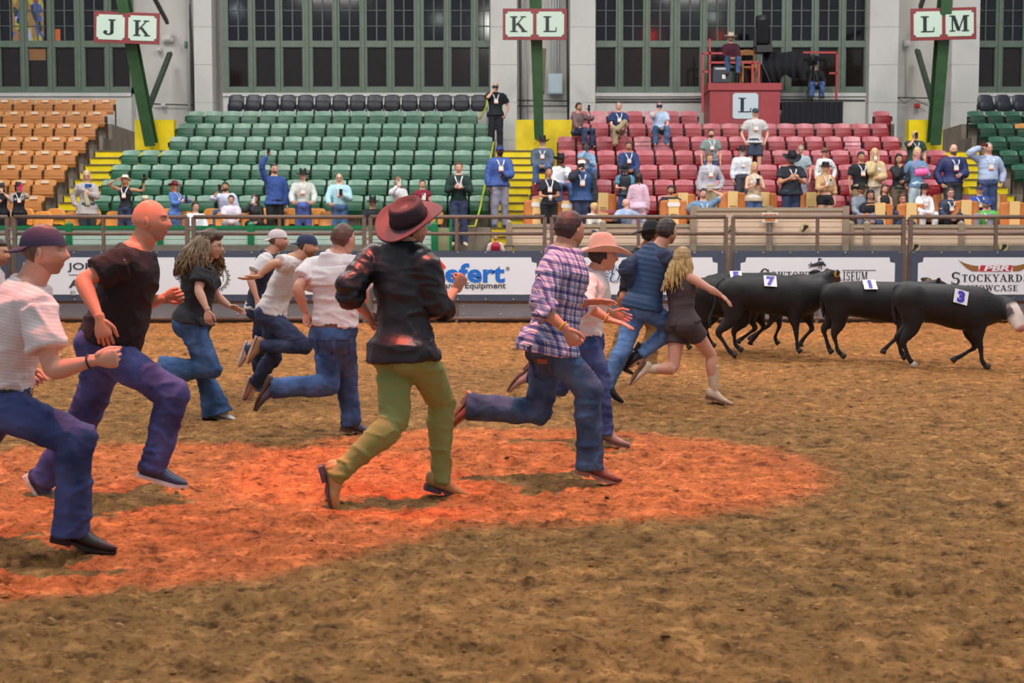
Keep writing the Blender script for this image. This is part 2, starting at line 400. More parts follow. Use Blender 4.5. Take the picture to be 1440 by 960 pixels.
FRM = mat('window_frame_paint', (98, 114, 99), 0.5, var=(4, .10)); FRM2 = mat('muntin_paint', (82, 92, 88), 0.6)
GLS = mat('dark_window_glass', (20, 20, 26), 0.07, spec=0.55); GLS2 = mat('warm_dark_window_glass', (34, 28, 26), 0.10, spec=0.5)
def window(idx, x0p, x1p, lab, first, wides):
    """columns of sashes; first = px of first pane, pitch ~38.6 plus wide mullions"""
    e = tag(empty('window_%d' % idx, (wx((x0p + x1p) / 2), WALL_Y, z_sill)), kind='structure')
    O = e.location
    x0, x1 = wx(x0p), wx(x1p); zt0, zt1 = Zat(66, WALL_Y), Zat(57, WALL_Y); zh = ztop - 1.4
    fr = MB()
    fr.box((x0, WALL_Y + .02, z_sill), (x1, WALL_Y + .3, z_sill + .17)); fr.box((x0, WALL_Y + .02, zt0), (x1, WALL_Y + .3, zt1)); fr.box((x0, WALL_Y - .02, z_sill - .03), (x1, WALL_Y + .05, z_sill + .05))
    cols = []; px = first; k = 0
    while px < x1p - 6:
        w = min(28.0, x1p - 2 - px); cols.append((px, px + w)); px += 28 + (14 if (k in wides) else 10.2); k += 1
    edges = [x0p] + [c for ab in cols for c in ab] + [x1p]
    for i in range(0, len(edges), 2):
        a, b_ = wx(edges[i]), wx(edges[i + 1])
        if b_ - a < 0.01: continue
        fr.box((a, WALL_Y + .03, z_sill), (b_, WALL_Y + .3, zh))
        if b_ - a > .18: fr.box(((a + b_) / 2 - .035, WALL_Y - .03, z_sill), ((a + b_) / 2 + .035, WALL_Y + .03, zh))
    obj('window_frame', fr, FRM, e, origin=O)
    pz = [Zat(y, WALL_Y) for y in (57, 36, 14, -7, -28)]
    for ci, (a, b_) in enumerate(cols):
        A, B = wx(a), wx(b_)
        sf = MB(); t = .022
        for bx in (((A, z_sill + .17), (A + t, zt0)), ((B - t, z_sill + .17), (B, zt0)), ((A, z_sill + .17), (B, z_sill + .17 + t)), ((A, zt0 - t), (B, zt0))):
            sf.box((bx[0][0], WALL_Y + .06, bx[0][1]), (bx[1][0], WALL_Y + .1, bx[1][1]))
        sf.box(((A + B) / 2 - .02, WALL_Y + .07, zt1), ((A + B) / 2 + .02, WALL_Y + .12, zh))
        for z in pz[1:]: sf.box((A, WALL_Y + .08, z - .014), (B, WALL_Y + .11, z + .014))
        obj('sash', sf, FRM2, e, origin=O)
        gl = MB(); gl.box((A, WALL_Y + .12, z_sill + .17), (B, WALL_Y + .14, zt0)); obj('pane', gl, GLS2, e, origin=O)
        for hx0, hx1 in ((A, (A + B) / 2), ((A + B) / 2, B)):
            for j in range(4):
                gl = MB(); gl.box((hx0, WALL_Y + .12, pz[j]), (hx1, WALL_Y + .14, pz[j + 1])); obj('pane', gl, GLS, e, origin=O)
    return e
window(1, -140, 184, '', -118, (2, 5))
window(2, 313, 690, '', 321, (2, 6))
window(3, 836, 1218, '', 838, (2, 6))
window(4, 1371, 1560, '', 1362 + 10, (1, 5))
# posters behind the upper left window
mb = MB(); Y_ = WALL_Y + .02
def collage():
    m = bpy.data.materials.new('poster_print'); m.use_nodes = True; nt = m.node_tree; b = nt.nodes['Principled BSDF']; b.inputs['Roughness'].default_value = .5
    tc = nt.nodes.new('ShaderNodeTexCoord'); v = nt.nodes.new('ShaderNodeTexVoronoi'); v.inputs['Scale'].default_value = 5
    mp = nt.nodes.new('ShaderNodeMapping'); mp.inputs['Scale'].default_value = (1.6, 1, .8); nt.links.new(tc.outputs['Object'], mp.inputs[0]); nt.links.new(mp.outputs[0], v.inputs['Vector'])
    s = nt.nodes.new('ShaderNodeSeparateColor'); nt.links.new(v.outputs['Color'], s.inputs[0])
    r = nt.nodes.new('ShaderNodeValToRGB'); r.color_ramp.interpolation = 'CONSTANT'
    for p_, c in ((.0, (150, 118, 80)), (.35, (176, 168, 70)), (.55, (44, 60, 66)), (.7, (168, 176, 210)), (.82, (160, 70, 60)), (.9, (70, 90, 170))):
        e = r.color_ramp.elements.new(p_); e.color = lin(c)
    nt.links.new(s.outputs[0], r.inputs[0]); nt.links.new(r.outputs[0], b.inputs['Base Color']); return m
mb.box((wx(17), WALL_Y + .10, Zat(60, WALL_Y)), (wx(61), WALL_Y + .118, Zat(-15, WALL_Y))); o = obj('poster', mb, collage()); tag(o, 'colourful mural poster in the upper left window', 'poster')
mb = MB(); mb.box((wx(75), WALL_Y + .10, Zat(59, WALL_Y)), (wx(84), WALL_Y + .118, Zat(40, WALL_Y))); o = obj('poster', mb, mat('orange_card', (196, 100, 50), .6)); tag(o, 'small plain orange card in the upper left window', 'poster')
mb = MB(); mb.box((wx(36), WALL_Y + .10, Zat(84, WALL_Y)), (wx(63), WALL_Y + .118, Zat(68, WALL_Y))); o = obj('poster', mb, mat('tan_card', (140, 100, 62), .6)); tag(o, 'tan sheet behind the lower left window under the mural', 'poster')

# ---------------------------------------------------------------- columns, braces, signs
GRN = mat('column_green_paint', (54, 92, 58), 0.5, var=(3, .12)); DGRN = mat('brace_dark_green', (52, 68, 50), 0.6, var=(5, .2)); BRN = mat('brace_brown', (112, 100, 82), .7)
def column(lab, p0, p1, w0, w1, brace, sign, letters, tilt):
    A, B = P(*p0), P(*p1); e = empty('column', A); tag(e, lab, 'column'); O = e.location
    t = nrm(B - A); web = MB(); web.bar(A, B, .06, .28, (0, 1, 0)); obj('web', web, GRN, e, origin=O)
    for s_ in (-1, 1):
        fl = MB(); u_ = orth((0, 1, 0), t); r = np.cross(t, u_)
        c0, c1 = A + u_ * (s_ * .16), B + u_ * (s_ * .16)
        v = [c0 - r * w0 / 2 - u_ * .014, c0 + r * w0 / 2 - u_ * .014, c0 + r * w0 / 2 + u_ * .014, c0 - r * w0 / 2 + u_ * .014,
             c1 - r * w1 / 2 - u_ * .014, c1 + r * w1 / 2 - u_ * .014, c1 + r * w1 / 2 + u_ * .014, c1 - r * w1 / 2 + u_ * .014]
        fl.add(v, [(3, 2, 1, 0), (4, 5, 6, 7), (0, 1, 5, 4), (1, 2, 6, 5), (2, 3, 7, 6), (3, 0, 4, 7)])
        obj('flange', fl, GRN, e, origin=O)
    rv = MB(); L_ = np.linalg.norm(B - A); u_ = orth((0, 1, 0), t); r = np.cross(t, u_)
    for i in range(int(L_ / .55)):
        for s_ in (-1, 1):
            rv.ball(A + t * (.3 + i * .55) - u_ * .175 + r * (s_ * .09), .016, nu=6, nv=4)
    q = obj('rivets', rv, GRN, e, origin=O); q['kind'] = 'stuff'
    for (b0, b1, m_) in brace:
        br = MB(); br.bar(P(*b0), P(*b1), .14, .10, (0, 1, 0)); obj('brace', br, m_, e, origin=O)
    # section sign
    (sx0, sy0, sx1, sy1), sY = sign
    C0 = P((sx0 + sx1) / 2, (sy0 + sy1) / 2, sY); w = Xat(sx1, sY, sy0) - Xat(sx0, sY, sy0); h = Zat(sy0, sY) - Zat(sy1, sY)
    s = empty('section_sign', C0); s.rotation_euler = (0, tilt, 0)
    tag(s, 'maroon framed section sign with pale panels lettered %s and %s' % letters, 'sign')
    mbx = MB(); mbx.box((-w / 2, 0, -h / 2), (w / 2, .04, h / 2)); obj('board', mbx, mat('maroon_paint', (128, 46, 52), .5), s)
    pale = mat('pale_mint_enamel', (186, 206, 192), .4); ink = mat('black_green_lettering', (18, 32, 34), .5)
    for i in (0, 1):
        cx = (-.25 + .5 * i) * w + (.012 if i == 0 else -.012); pw, ph_ = w * .43, h * .80; n_ = .06
        pts = []
        for sx, sz in ((-1, -1), (1, -1), (1, 1), (-1, 1)):
            c = (cx + sx * pw / 2, sz * ph_ / 2)
            a = (c[0], -.012, c[1] - sz * n_); b_ = (c[0] - sx * n_, -.012, c[1]); m2 = (c[0] - sx * n_ * .9, -.012, c[1] - sz * n_ * .9)
            pts += [a, m2, b_] if sx * sz > 0 else [b_, m2, a]
        pm = MB(); pm.poly(pts, (0, .012, 0)); obj('panel', pm, pale, s)
        lw = serif_width(letters[i], h * .5, 1.15); lm = MB(); serif_text(lm, letters[i], cx - lw / 2 + .02, -.024, -h * .25, h * .5, 1.15, .010); obj('letter', lm, ink, s)
    return e
column('green steel column leaning left at the left stairs', (213, 203, 35.9), (166, -40, 34.2), .30, .30,
       [((209, 152, 35.8), (239, 75, 39.3), DGRN), ((208, -20, 34.9), (235, 31, 39.3), mat('dark_strut', (44, 48, 44), .6))], ((132, 17, 224, 61), 34.42), ('J', 'K'), math.radians(2.0))
column('green steel column standing upright above the central stairs', (758, 194, 35.9), (752, -40, 34.6), .25, .34,
       [((762, 130, 35.9), (765, 70, 39.0), BRN)], ((707, 12, 797, 56), 34.68), ('K', 'L'), 0.0)
column('green steel column above the right stairs', (1313, 202, 35.9), (1332, -40, 34.4), .30, .30,
       [((1312, 146, 35.8), (1290, 71, 39.3), DGRN), ((1308, -30, 34.9), (1294, 11, 39.3), mat('dark_strut', (44, 48, 44), .6))], ((1281, 11, 1373, 56), 34.6), ('L', 'M'), math.radians(-1.5))

# conduits and boxes on the back wall
PIPE = mat('painted_conduit', (176, 178, 176), .5); DK_ = mat('dark_pipe', (70, 70, 68), .6)
def pipe(lab, pts, r, m, Y=39.8, cat='pipe'):
    q = [P(x, y, Y) for x, y in pts]; c = np.array(q[0]); mb = MB(); mb.tube(q, [r] * len(q), (0.1, 1, 0), n=8, smooth=False, cap=0)
    o = obj('conduit', mb, m, origin=c, smooth=True); place(o, c); tag(o, lab, cat)
pipe('pale vertical conduit left of the second window', [(267, 170), (264, -30)], .06, PIPE)
pipe('thick painted downpipe beside the pier left of the second window', [(274, 165), (263, -30)], .05, DK_)
pipe('pale vertical conduit just right of the pier behind the standing man in black', [(736, 170), (734, -30)], .045, PIPE)
pipe('thin pale conduit next to the central column', [(742, 170), (741, -30)], .03, PIPE)
pipe('dark vertical pipe at the edge of the recess left of the central column', [(732, 176), (730.5, -30)], .03, DK_, 39.72)
pipe('dark vertical pipe at the edge of the recess right of the electrical box', [(799, 170), (797, -30)], .035, DK_, 39.75)
pipe('horizontal cable run across the recess behind the left column', [(214, 146), (276, 148)], .02, DK_, 39.78)
pipe('upper horizontal cable run behind the central column', [(728, 141), (800, 142)], .02, DK_, 39.7)
pipe('lower horizontal cable run behind the central column', [(728, 149), (800, 149)], .018, DK_, 39.7)
pipe('upper horizontal pipe under the third window', [(838, 139), (988, 139)], .025, mat('grey_pipe', (120, 120, 116), .5), 39.46)
pipe('lower horizontal pipe under the third window', [(838, 143), (988, 143)], .02, DK_, 39.46)
pipe('horizontal cable run behind the right column with a red bell', [(1260, 137), (1310, 138)], .02, DK_, 39.75)
pipe('sagging cable behind the right column', [(1262, 137), (1272, 145), (1284, 139), (1306, 149)], .012, DK_, 39.72)
pipe('thin vertical cable below the grey junction box', [(1275, 60), (1274, 137)], .015, PIPE, 39.8)
pipe('horizontal pipe under the camera platform window', [(1098, 140), (1216, 141)], .02, DK_, 39.46)
e = empty('electrical_box', P(782, 132, 39.6)); tag(e, 'pale blue electrical box with conduits right of the central column', 'electrical box')
O = e.location; mb = MB(); a, b_ = P(770, 132, 39.55), P(791, 104, 39.55); mb.box((a[0], 39.45, a[2]), (b_[0], 39.85, b_[2])); obj('cabinet', mb, mat('blue_grey_box', (160, 180, 190), .45), e, origin=O)
mb = MB(); mb.box((a[0] + .03, 39.435, a[2] + .03), (b_[0] - .03, 39.45, b_[2] - .03)); obj('door', mb, mat('blue_grey_door', (170, 188, 196), .4), e, origin=O)
for px in (774, 778, 782, 786):
    mb = MB(); mb.tube([P(px, 104, 39.7), P(px, -20, 39.7)], [.03, .03], (0, 1, 0), n=8, cap=0, smooth=False); obj('conduit', mb, mat('galvanised', (150, 154, 156), .35, .6), e, origin=O)
for px, py, w_, h_, lab in ((236, 54, 16, 8, 'white floodlight fitting above the brace beside the left column'), (224, 70, 6, 5, 'small white socket box beside the left column'), (262, 63, 4, 9, 'small green call point on the conduit'), (1275, 61, 8, 8, 'small grey junction box left of the right column'), (230, 148, 6, 5, 'small round box on the cable run behind the left column'), (1290, 149, 6, 6, 'small red alarm bell left of the right column')):
    mb = MB(); c = P(px, py, 39.75); q = 39.75 / FPX
    mb.box((-w_ * q / 2, -.06, -h_ * q / 2), (w_ * q / 2, .1, h_ * q / 2)); mb.box((-w_ * q * .3, -.1, -h_ * q * .3), (w_ * q * .3, -.05, h_ * q * .3))
    o = obj('wall_box', mb, mat('bell_red', (190, 50, 40), .4) if 'red' in lab else (mat('call_green', (70, 120, 90), .5) if 'green call' in lab else mat('box_white', (200, 200, 196), .5))); place(o, c); tag(o, lab, 'fitting')
# stage lamps on the roof truss above the arena, mirrored in the window glass
def roof_fixture(px, py, colr, lab, r=.13, em=60):
    Yv = 2 * WALL_Y + 6; c = P(px, py, Yv); c = np.array([c[0], -6.0, c[2]])
    e = empty('stage_lamp', c); tag(e, lab, 'lamp'); mb = MB(); mb.tube([(0, -.3, .1), (0, 0.06, 0)], [r * 1.1, r * 1.25], (1, 0, 0), n=12, cap=0, smooth=False); obj('housing', mb, mat('lamp_black', (20, 20, 20), .5), e)
    mb = MB(); mb.ball((0, .08, 0), (r, r * .4, r), nu=10, nv=6); obj('lens', mb, mat('lens_' + lab[:12], colr, .3, emit=em), e)
roof_fixture(617, 26, (235, 255, 245), 'white stage lamp mirrored in the second window')
roof_fixture(1003, 22, (235, 255, 245), 'white stage lamp mirrored above the platform rider')
roof_fixture(332, 13, (225, 245, 250), 'cool white stage lamp mirrored at the left end of the second window')
roof_fixture(916, 50, (255, 60, 40), 'red stage lamp mirrored in the third window', .16)
roof_fixture(1012, 50, (255, 70, 40), 'orange red stage lamp mirrored behind the platform', .12)
# ---------------------------------------------------------------- fence
IRON = mat('brown_painted_pipe', (112, 92, 82), .5, var=(6, .12)); KICK = mat('grey_kick_panel', (122, 122, 128), .45, var=(1.2, .12)); BOLT = mat('bolt_steel', (190, 190, 190), .35, .5)
fY = FENCE_Y
zt, zm, zb1, zb2 = Zat(305, fY), Zat(328.5, fY), Zat(424, fY), Zat(447.5, fY)
pairs = [(-248, -239), (10, 20), (263, 272), (512, 521), (766, 776), (1021, 1031), (1271, 1281), (1527, 1537)]
mids = [-120, 145, 393, 642, 898, 1150, 1401]
flab = ['cut by the left picture edge', 'behind the bald runner', 'behind the curly haired woman', 'right of the black shirted runner', 'behind the tan hat', 'holding the banner with a horse emblem', 'holding the horned banner']
for i in range(7):
    a, b_ = pairs[i][1], pairs[i + 1][0]; xa, xb, xm = Xat(a, fY), Xat(b_, fY), Xat(mids[i], fY)
    e = empty('fence_panel', ((xa + xb) / 2, fY, 0)); tag(e, 'brown pipe fence panel with grey kick boards, ' + flab[i], 'fence'); O = e.location
    for x in (xa, xb, xm):
        mb = MB(); w = .045 if x != xm else .035; mb.box((x - w, fY - .04, 0.0), (x + w, fY + .04, zt + .0)); obj('post', mb, IRON, e, origin=O)
    for z, r in ((zt, .05), (zm, .042), (zb1, .045), (zb2, .05)):
        mb = MB(); mb.tube([(xa, fY, z), (xb, fY, z)], [r, r], (0, 1, 0), n=10, cap=0, smooth=False); obj('rail', mb, IRON, e, origin=O, smooth=True)
    xs = [xa + .05, xm - .04, xm + .04, xb - .05]
    for j in (0, 2):
        x0, x1 = xs[j], xs[j + 1]
        mb = MB(); mb.box((x0, fY - .02, zb2 + .03), (x1, fY + .01, zb1 - .05)); kp = obj('kick_board', mb, KICK, e, origin=O)
        mb = MB()
        for x in (x0 + .12, (x0 + x1) / 2, x1 - .12):
            for z in (zb2 + .10, zb1 - .11): mb.ball((x, fY - .03, z), .018, nu=6, nv=4)
        q = obj('bolts', mb, BOLT, kp, origin=O); q['kind'] = 'stuff'
    for s_, xx in ((1, xa),):
        for z in (zm - .12, zm + .12):
            mb = MB(); mb.box((xx - .20, fY - .03, z - .03), (xx - .04, fY + .03, z + .03)); obj('latch', mb, mat('latch_steel', (150, 140, 130), .4, .6), e, origin=O)

# ---------------------------------------------------------------- banners
NAVY = mat('banner_frame_blue_grey', (66, 76, 96), .6); BW = mat('banner_white', (226, 233, 242), .55); INK = mat('banner_ink', (44, 46, 56), .6)
bz0, bz1 = Zat(423, fY - .07), Zat(352.5, fY - .07); bY = fY - .09
def banner(i, lab):
    xa, xb = Xat(pairs[i][1] + 1, bY), Xat(pairs[i + 1][0] - 1, bY)
    e = empty('banner', ((xa + xb) / 2, bY, bz0)); tag(e, lab, 'banner'); O = e.location
    mb = MB(); mb.box((xa, bY, bz0), (xb, bY + .02, bz1)); obj('backing', mb, NAVY, e, origin=O)
    m_ = .17; n_ = .13; x0, x1, z0, z1 = xa + m_, xb - m_, bz0 + .15, bz1 - .155
    pts = []
    for sx, sz in ((-1, -1), (1, -1), (1, 1), (-1, 1)):
        cx, cz = (x0 if sx < 0 else x1), (z0 if sz < 0 else z1)
        a = (cx, bY - .008, cz - sz * n_); m2 = (cx - sx * n_ * .85, bY - .008, cz - sz * n_ * .85); c = (cx - sx * n_, bY - .008, cz)
        pts += [a, m2, c] if sx * sz > 0 else [c, m2, a]
    mb = MB(); mb.poly(pts, (0, .01, 0)); obj('face', mb, BW, e, origin=O)
    mb = MB()
    for t_ in range(7):
        for z in (bz0 + .04, bz1 - .04): mb.ball((xa + .06 + (xb - xa - .12) * t_ / 6, bY - .006, z), .016, nu=6, nv=4)
    q = obj('eyelets', mb, mat('eyelet_brass', (206, 200, 170), .4, .3), e, origin=O); q['kind'] = 'stuff'
    return e
def bput(e, name, body, px, py, size, m, width_px=None, align='CENTER', bold=0.0, shear=0.0, y=-.016):
    Yv = bY; c = P(px, py, Yv); w = width_px * Yv / FPX if width_px else None
    return text(name, body, size * Yv / FPX * 1.38, (c[0] - e.location[0], y, c[2] - e.location[2]), m, e, .006, w, bold, shear, align)
Y0 = bY - .014
b1 = banner(0, 'white banner in a dark frame at the far left edge of the arena fence')
b2 = banner(1, 'white banner reading JOH and A in grey capitals behind the bald runner')
GI = mat('grey_ink', (60, 60, 64), .6)
bput(b2, 'lettering', 'JOHN', 97, 379, 10, GI, 54, 'LEFT', .003); bput(b2, 'lettering', 'ARTHUR', 98, 404, 11, GI, 92, 'LEFT', .008); bput(b2, 'lettering', 'E S T A T E', 98, 415, 6.5, mat('light_grey_ink', (150, 150, 156), .6), 90, 'LEFT')
mb = MB(); a, b_ = P(97, 387, Y0), P(190, 386, Y0); mb.box((a[0], Y0, a[2]), (b_[0], Y0 + .006, b_[2])); obj('rule', mb, GI, b2, origin=b2.location)
b3 = banner(2, 'white banner with a small black sunburst ring behind the curly haired woman')
c = P(303, 390, Y0); mb = MB()
for k in range(40):
    a = 2 * PI * k / 40; r0, r1 = .26, .26 + (.09 if k % 2 else .06)
    mb.bar((c[0] + r0 * math.cos(a), Y0, c[2] + r0 * math.sin(a)), (c[0] + r1 * math.cos(a), Y0, c[2] + r1 * math.sin(a)), .022, .006, (0, 1, 0))
obj('sunburst', mb, GI, b3, origin=b3.location)
b4 = banner(3, 'white banner with blue maker name, red diamond and Equipment lettering')
BLUE = mat('banner_blue', (18, 110, 208), .5); RED = mat('banner_red', (226, 62, 48), .5)
bput(b4, 'lettering', 'Pr', 612, 396, 26, BLUE, 27, 'RIGHT', .018); bput(b4, 'lettering', 'iefert', 616, 396, 26, BLUE, 93, 'LEFT', .018)
bput(b4, 'lettering', 'Rodeo & Ranch Equipment', 711, 405, 8.2, GI, 146, 'RIGHT', .003); bput(b4, 'lettering', '®', 714, 380, 5, GI, None, 'CENTER')
c = P(619.5, 375, Y0 - .012); r = .125; mb = MB(); mb.poly([(c[0] - r, c[1], c[2]), (c[0], c[1], c[2] - r * 1.15), (c[0] + r, c[1], c[2]), (c[0], c[1], c[2] + r * 1.15)], (0, .008, 0)); obj('diamond', mb, RED, b4, origin=b4.location)
b5 = banner(4, 'white banner with blue outlined slanted capitals behind the tan hat')
OB = mat('banner_pale_blue', (196, 214, 236), .5); OD = mat('banner_navy_ink', (48, 74, 120), .5)
for (t_, y_, wd) in (('UNLIMITED', 384, 108), ('BUILDERS', 396, 96)):
    bput(b5, 'lettering', t_, 844, y_, 10.5, OD, wd, 'LEFT', .012, .25); bput(b5, 'lettering', t_, 844.4, y_, 10.5, OB, wd, 'LEFT', .0, .25, -.024)
b6 = banner(5, 'white banner with serif capitals and a small horse emblem behind calf number 7')
cw = (25.5 * bY / FPX) ; hh = 12.6 * bY / FPX
mb = MB(); c = P(1068, 394.5, Y0); xe = serif_text(mb, 'COWTOWN', c[0], Y0, c[2], hh, .80, .006, 1.75); obj('lettering', mb, INK, b6, origin=b6.location); mb = MB(); c2 = P(1157, 394.5, Y0); serif_text(mb, 'COLISEUM', c2[0], Y0, c2[2], hh, .66, .006, 1.75)
a = P(1154, 380.5, Y0); b_ = P(1232, 379.5, Y0); mb.box((a[0] + .5, Y0, a[2]), (b_[0], Y0 + .006, b_[2])); obj('lettering', mb, INK, b6, origin=b6.location)
mb = MB(); c = P(1150, 373, Y0)   # bucking horse and rider
def cp(dx, dz): return (c[0] + dx, Y0, c[2] + dz)
mb.tube([cp(-.12, .0), cp(0, .03), cp(.12, .06)], [.035, .045, .04], (0, 0, 1), n=6); mb.tube([cp(.1, .06), cp(.18, .0)], [.03, .02], (0, 0, 1), n=6, smooth=False)
for q in ((-.12, 0, -.22, .02), (-.1, 0, -.2, -.05), (.08, .05, .02, -.08), (.1, .05, .08, -.1), (-.13, .01, -.17, .07), (.0, .05, .02, .14), (.02, .12, .09, .16)):
    mb.bar(cp(q[0], q[1]), cp(q[2], q[3]), .022, .012, (0, 1, 0))
mb.ball(cp(.03, .16), .022, nu=6, nv=4); obj('horse_emblem', mb, INK, b6, origin=b6.location)
b7 = banner(6, 'white banner with brown horns and red plate behind calf number 3')
hy = 15.5 * bY / FPX; mb = MB(); c = P(1337, 396, Y0); serif_text(mb, 'STOCKYARDS', c[0], Y0, c[2], 10.2 * bY / FPX, 1.12, .006, 1.75)
obj('lettering', mb, INK, b7, origin=b7.location); mb = MB(); c = P(1358, 409, Y0 - .002); serif_text(mb, 'SHOWCASE', c[0], Y0, c[2], 8.2 * bY / FPX, 1.22, .006); obj('lettering', mb, INK, b7, origin=b7.location)
HORN = mat('horn_brown', (146, 100, 52), .6); mb = MB()
def horn(sgn, tipx, basex):
    up, lo = [], []
    for k in range(9):
        t = k / 8; x = tipx + (basex - tipx) * t; yt = 365 + 8.5 * math.sin(t * PI / 2) ** 0.8; yb = 365 + 16.5 * math.sin(min(1, t * 1.25) * PI / 2)
        up.append(P(x, yt, Y0)); lo.append(P(x, max(yb, yt), Y0))
    for k in range(8): mb.poly([up[k], up[k + 1], lo[k + 1], lo[k]], (0, .006, 0))
horn(1, 1347.5, 1376); obj('horn', mb, HORN, b7, origin=b7.location); mb = MB(); horn(-1, 1453, 1424); obj('horn', mb, HORN, b7, origin=b7.location)
mb = MB(); mb.poly([P(1376.5, 381.6, Y0), P(1421, 381.6, Y0), P(1424, 372.8, Y0), P(1379.5, 372.8, Y0)], (0, .006, 0)); obj('plate', mb, mat('plate_red', (196, 44, 62), .5), b7, origin=b7.location)
bput(b7, 'lettering', 'PBR', 1400, 380.6, 7.6, BW, 36, 'CENTER', .006, .2, -.026)

# ---------------------------------------------------------------- barriers in front of the boxes
GP = mat('green_rail_paint', (8, 124, 72), .4); COR = mat('pale_green_corrugated', (182, 206, 192), .5, var=(2, .06)); TAN = mat('tan_siding', (222, 194, 168), .6, var=(2, .05)); TANP = mat('tan_post', (158, 140, 120), .6); TANC = mat('tan_cap', (170, 154, 132), .6)
def corr(mb, x0, x1, y, z0, z1, n, d=.02, fn=None):
    h = (z1 - z0) / n
    for k in range(n):
        a = z0 + k * h; v = [(x0, y - d * .7, a), (x1, y - d * .7, a), (x1, y - .006, a + h * .97), (x0, y - .006, a + h * .97), (x0, y + .01, a), (x1, y + .01, a), (x1, y + .01, a + h * .97), (x0, y + .01, a + h * .97)]
        mb.add(v, [(0, 1, 2, 3), (7, 6, 5, 4), (0, 4, 5, 1), (3, 2, 6, 7), (0, 3, 7, 4), (1, 5, 6, 2)])
pY = PAR_Y
def barrier(name, lab, posts, ytop, mp, mc, mcap, spike=True, y=pY, n=9):
    zt_, z0_ = Zat(ytop, y), 0.9
    e = empty(name, (Xat((posts[0] + posts[-1]) / 2, y), y, z0_)); tag(e, lab, 'barrier'); O = e.location
    for px in posts:
        x = Xat(px, y); mb = MB(); mb.box((x - .075, y - .06, z0_), (x + .075, y + .06, zt_ + .06))
        if spike: mb.add([(x - .075, y - .06, zt_ + .06), (x + .075, y - .06, zt_ + .06), (x + .075, y + .06, zt_ + .06), (x - .075, y + .06, zt_ + .06), (x, y, zt_ + .13)], [(0, 1, 4), (1, 2, 4), (2, 3, 4), (3, 0, 4)])
        obj('post', mb, mp, e, origin=O)
    for a, b_ in zip(posts[:-1], posts[1:]):
        x0, x1 = Xat(a, y) + .07, Xat(b_, y) - .07
        mb = MB(); corr(mb, x0, x1, y, z0_ + .2, zt_ - .05, n); obj('siding', mb, mc, e, origin=O)
        mb = MB(); mb.box((x0 - .02, y - .055, zt_ - .06), (x1 + .02, y + .05, zt_ + .02)); obj('top_rail', mb, mcap, e, origin=O)
    return e
barrier('box_barrier', 'green railed barrier of pale corrugated panels below the left seats', [-160, -31, 97, 225, 353, 482, 611], 318.5, GP, COR, GP)
barrier('box_barrier', 'tan sided barrier left of the raised box, below the striped chairs', [716, 848, 980], 316, TANP, TAN, TANC)
barrier('box_barrier', 'raised tan sided barrier below the woman in the beige vest', [975, 1082, 1189], 293, TANP, TAN, TANC, False, pY - .06, 12)
barrier('box_barrier', 'tan sided barrier below the seated group at the right', [1196, 1219, 1352, 1485], 317, TANP, TAN, TANC)
# star and initials plaques on the siding
for px, py in ((1028, 321), (1132, 320), (1287, 347), (1411, 347)):
    c = P(px, py, pY - .09); mb = MB(); mb.tube([c, c + np.array([0, -.02, 0])], [.11, .11], (1, 0, 0), n=14, cap=0, smooth=False, col=None)
    o = obj('plaque', mb, mat('plaque_cream', (206, 190, 140), .5), origin=c); place(o, c)
    tag(o, {1028: 'small round plaque at the left end of the raised barrier', 1132: 'small round plaque in the middle of the raised barrier', 1287: 'small round plaque beside the fence joint at right', 1411: 'small round plaque above the horn banner'}[px], 'plaque')
    t = text('lettering', 'JP', .15, (0, -.026, -.055), mat('plaque_ink', (50, 42, 36), .5), o, .004, .15, .012, .2)
# red and yellow notice on a post in front of the raised barrier
c = P(1083, 306, pY - .25); e = empty('notice_sign', (c[0], c[1], .30)); tag(e, 'white notice with orange lettering on a thin post before the raised barrier', 'sign'); O = e.location
mb = MB(); mb.box((c[0] - .19, c[1], c[2] - .11), (c[0] + .19, c[1] + .02, c[2] + .12)); obj('board', mb, mat('notice_white', (232, 226, 214), .5), e, origin=O)
mb = MB(); mb.box((c[0] - .012, c[1] + .02, O[2]), (c[0] + .012, c[1] + .045, c[2])); obj('post', mb, mat('galvanised', (150, 154, 156), .35, .6), e, origin=O)
t = text('lettering', 'BOX SEATS', .075, (0, -.006, c[2] - O[2] + .03), mat('notice_orange', (226, 120, 40), .5), e, .004, .30, .008); text('lettering', 'ONLY', .075, (0, -.006, c[2] - O[2] - .075), mat('notice_orange', (226, 120, 40), .5), e, .004, .26, .008)
# green gate at the right end of the corrugated barrier
e = empty('gate', P(648, 345, pY)); tag(e, 'open green framed gate with a tan panel left of the central stairs', 'gate'); O = e.location
for (a, b_) in (((614, 352), (614, 306)), ((634, 352), (634, 306)), ((614, 306), (635, 306))):
    mb = MB(); mb.bar(P(a[0], a[1], pY), P(b_[0], b_[1], pY), .06, .05, (0, 1, 0)); obj('frame', mb, GP, e, origin=O)
mb = MB(); a, b_ = P(616, 352, pY), P(632, 320, pY); mb.box((a[0], pY, a[2]), (b_[0], pY + .02, b_[2])); obj('panel', mb, mat('gate_tan', (150, 150, 110), .6), e, origin=O)
# yellow green hand rails beside the central stairs
for lab, pts in (('yellow green handrail along the left side of the central stairs', [(640, 318, 31.2), (668, 318, 31.2), (676, 290, 31.8), (690, 222, 34.0), (694, 200, 34.6)]), ('thin yellow handrail by the standing man in black', [(674, 168, 37.4), (684, 150, 37.5), (686, 132, 37.5)])):
    q = [P(*p) for p in pts]; mb = MB(); mb.tube(q, [.025] * len(q), (0, 1, .1), n=8, smooth=False, cap=0); o = obj('handrail', mb, mat('yellow_green_rail', (176, 186, 30), .45), origin=q[0], smooth=True); place(o, q[0]); tag(o, lab, 'handrail')

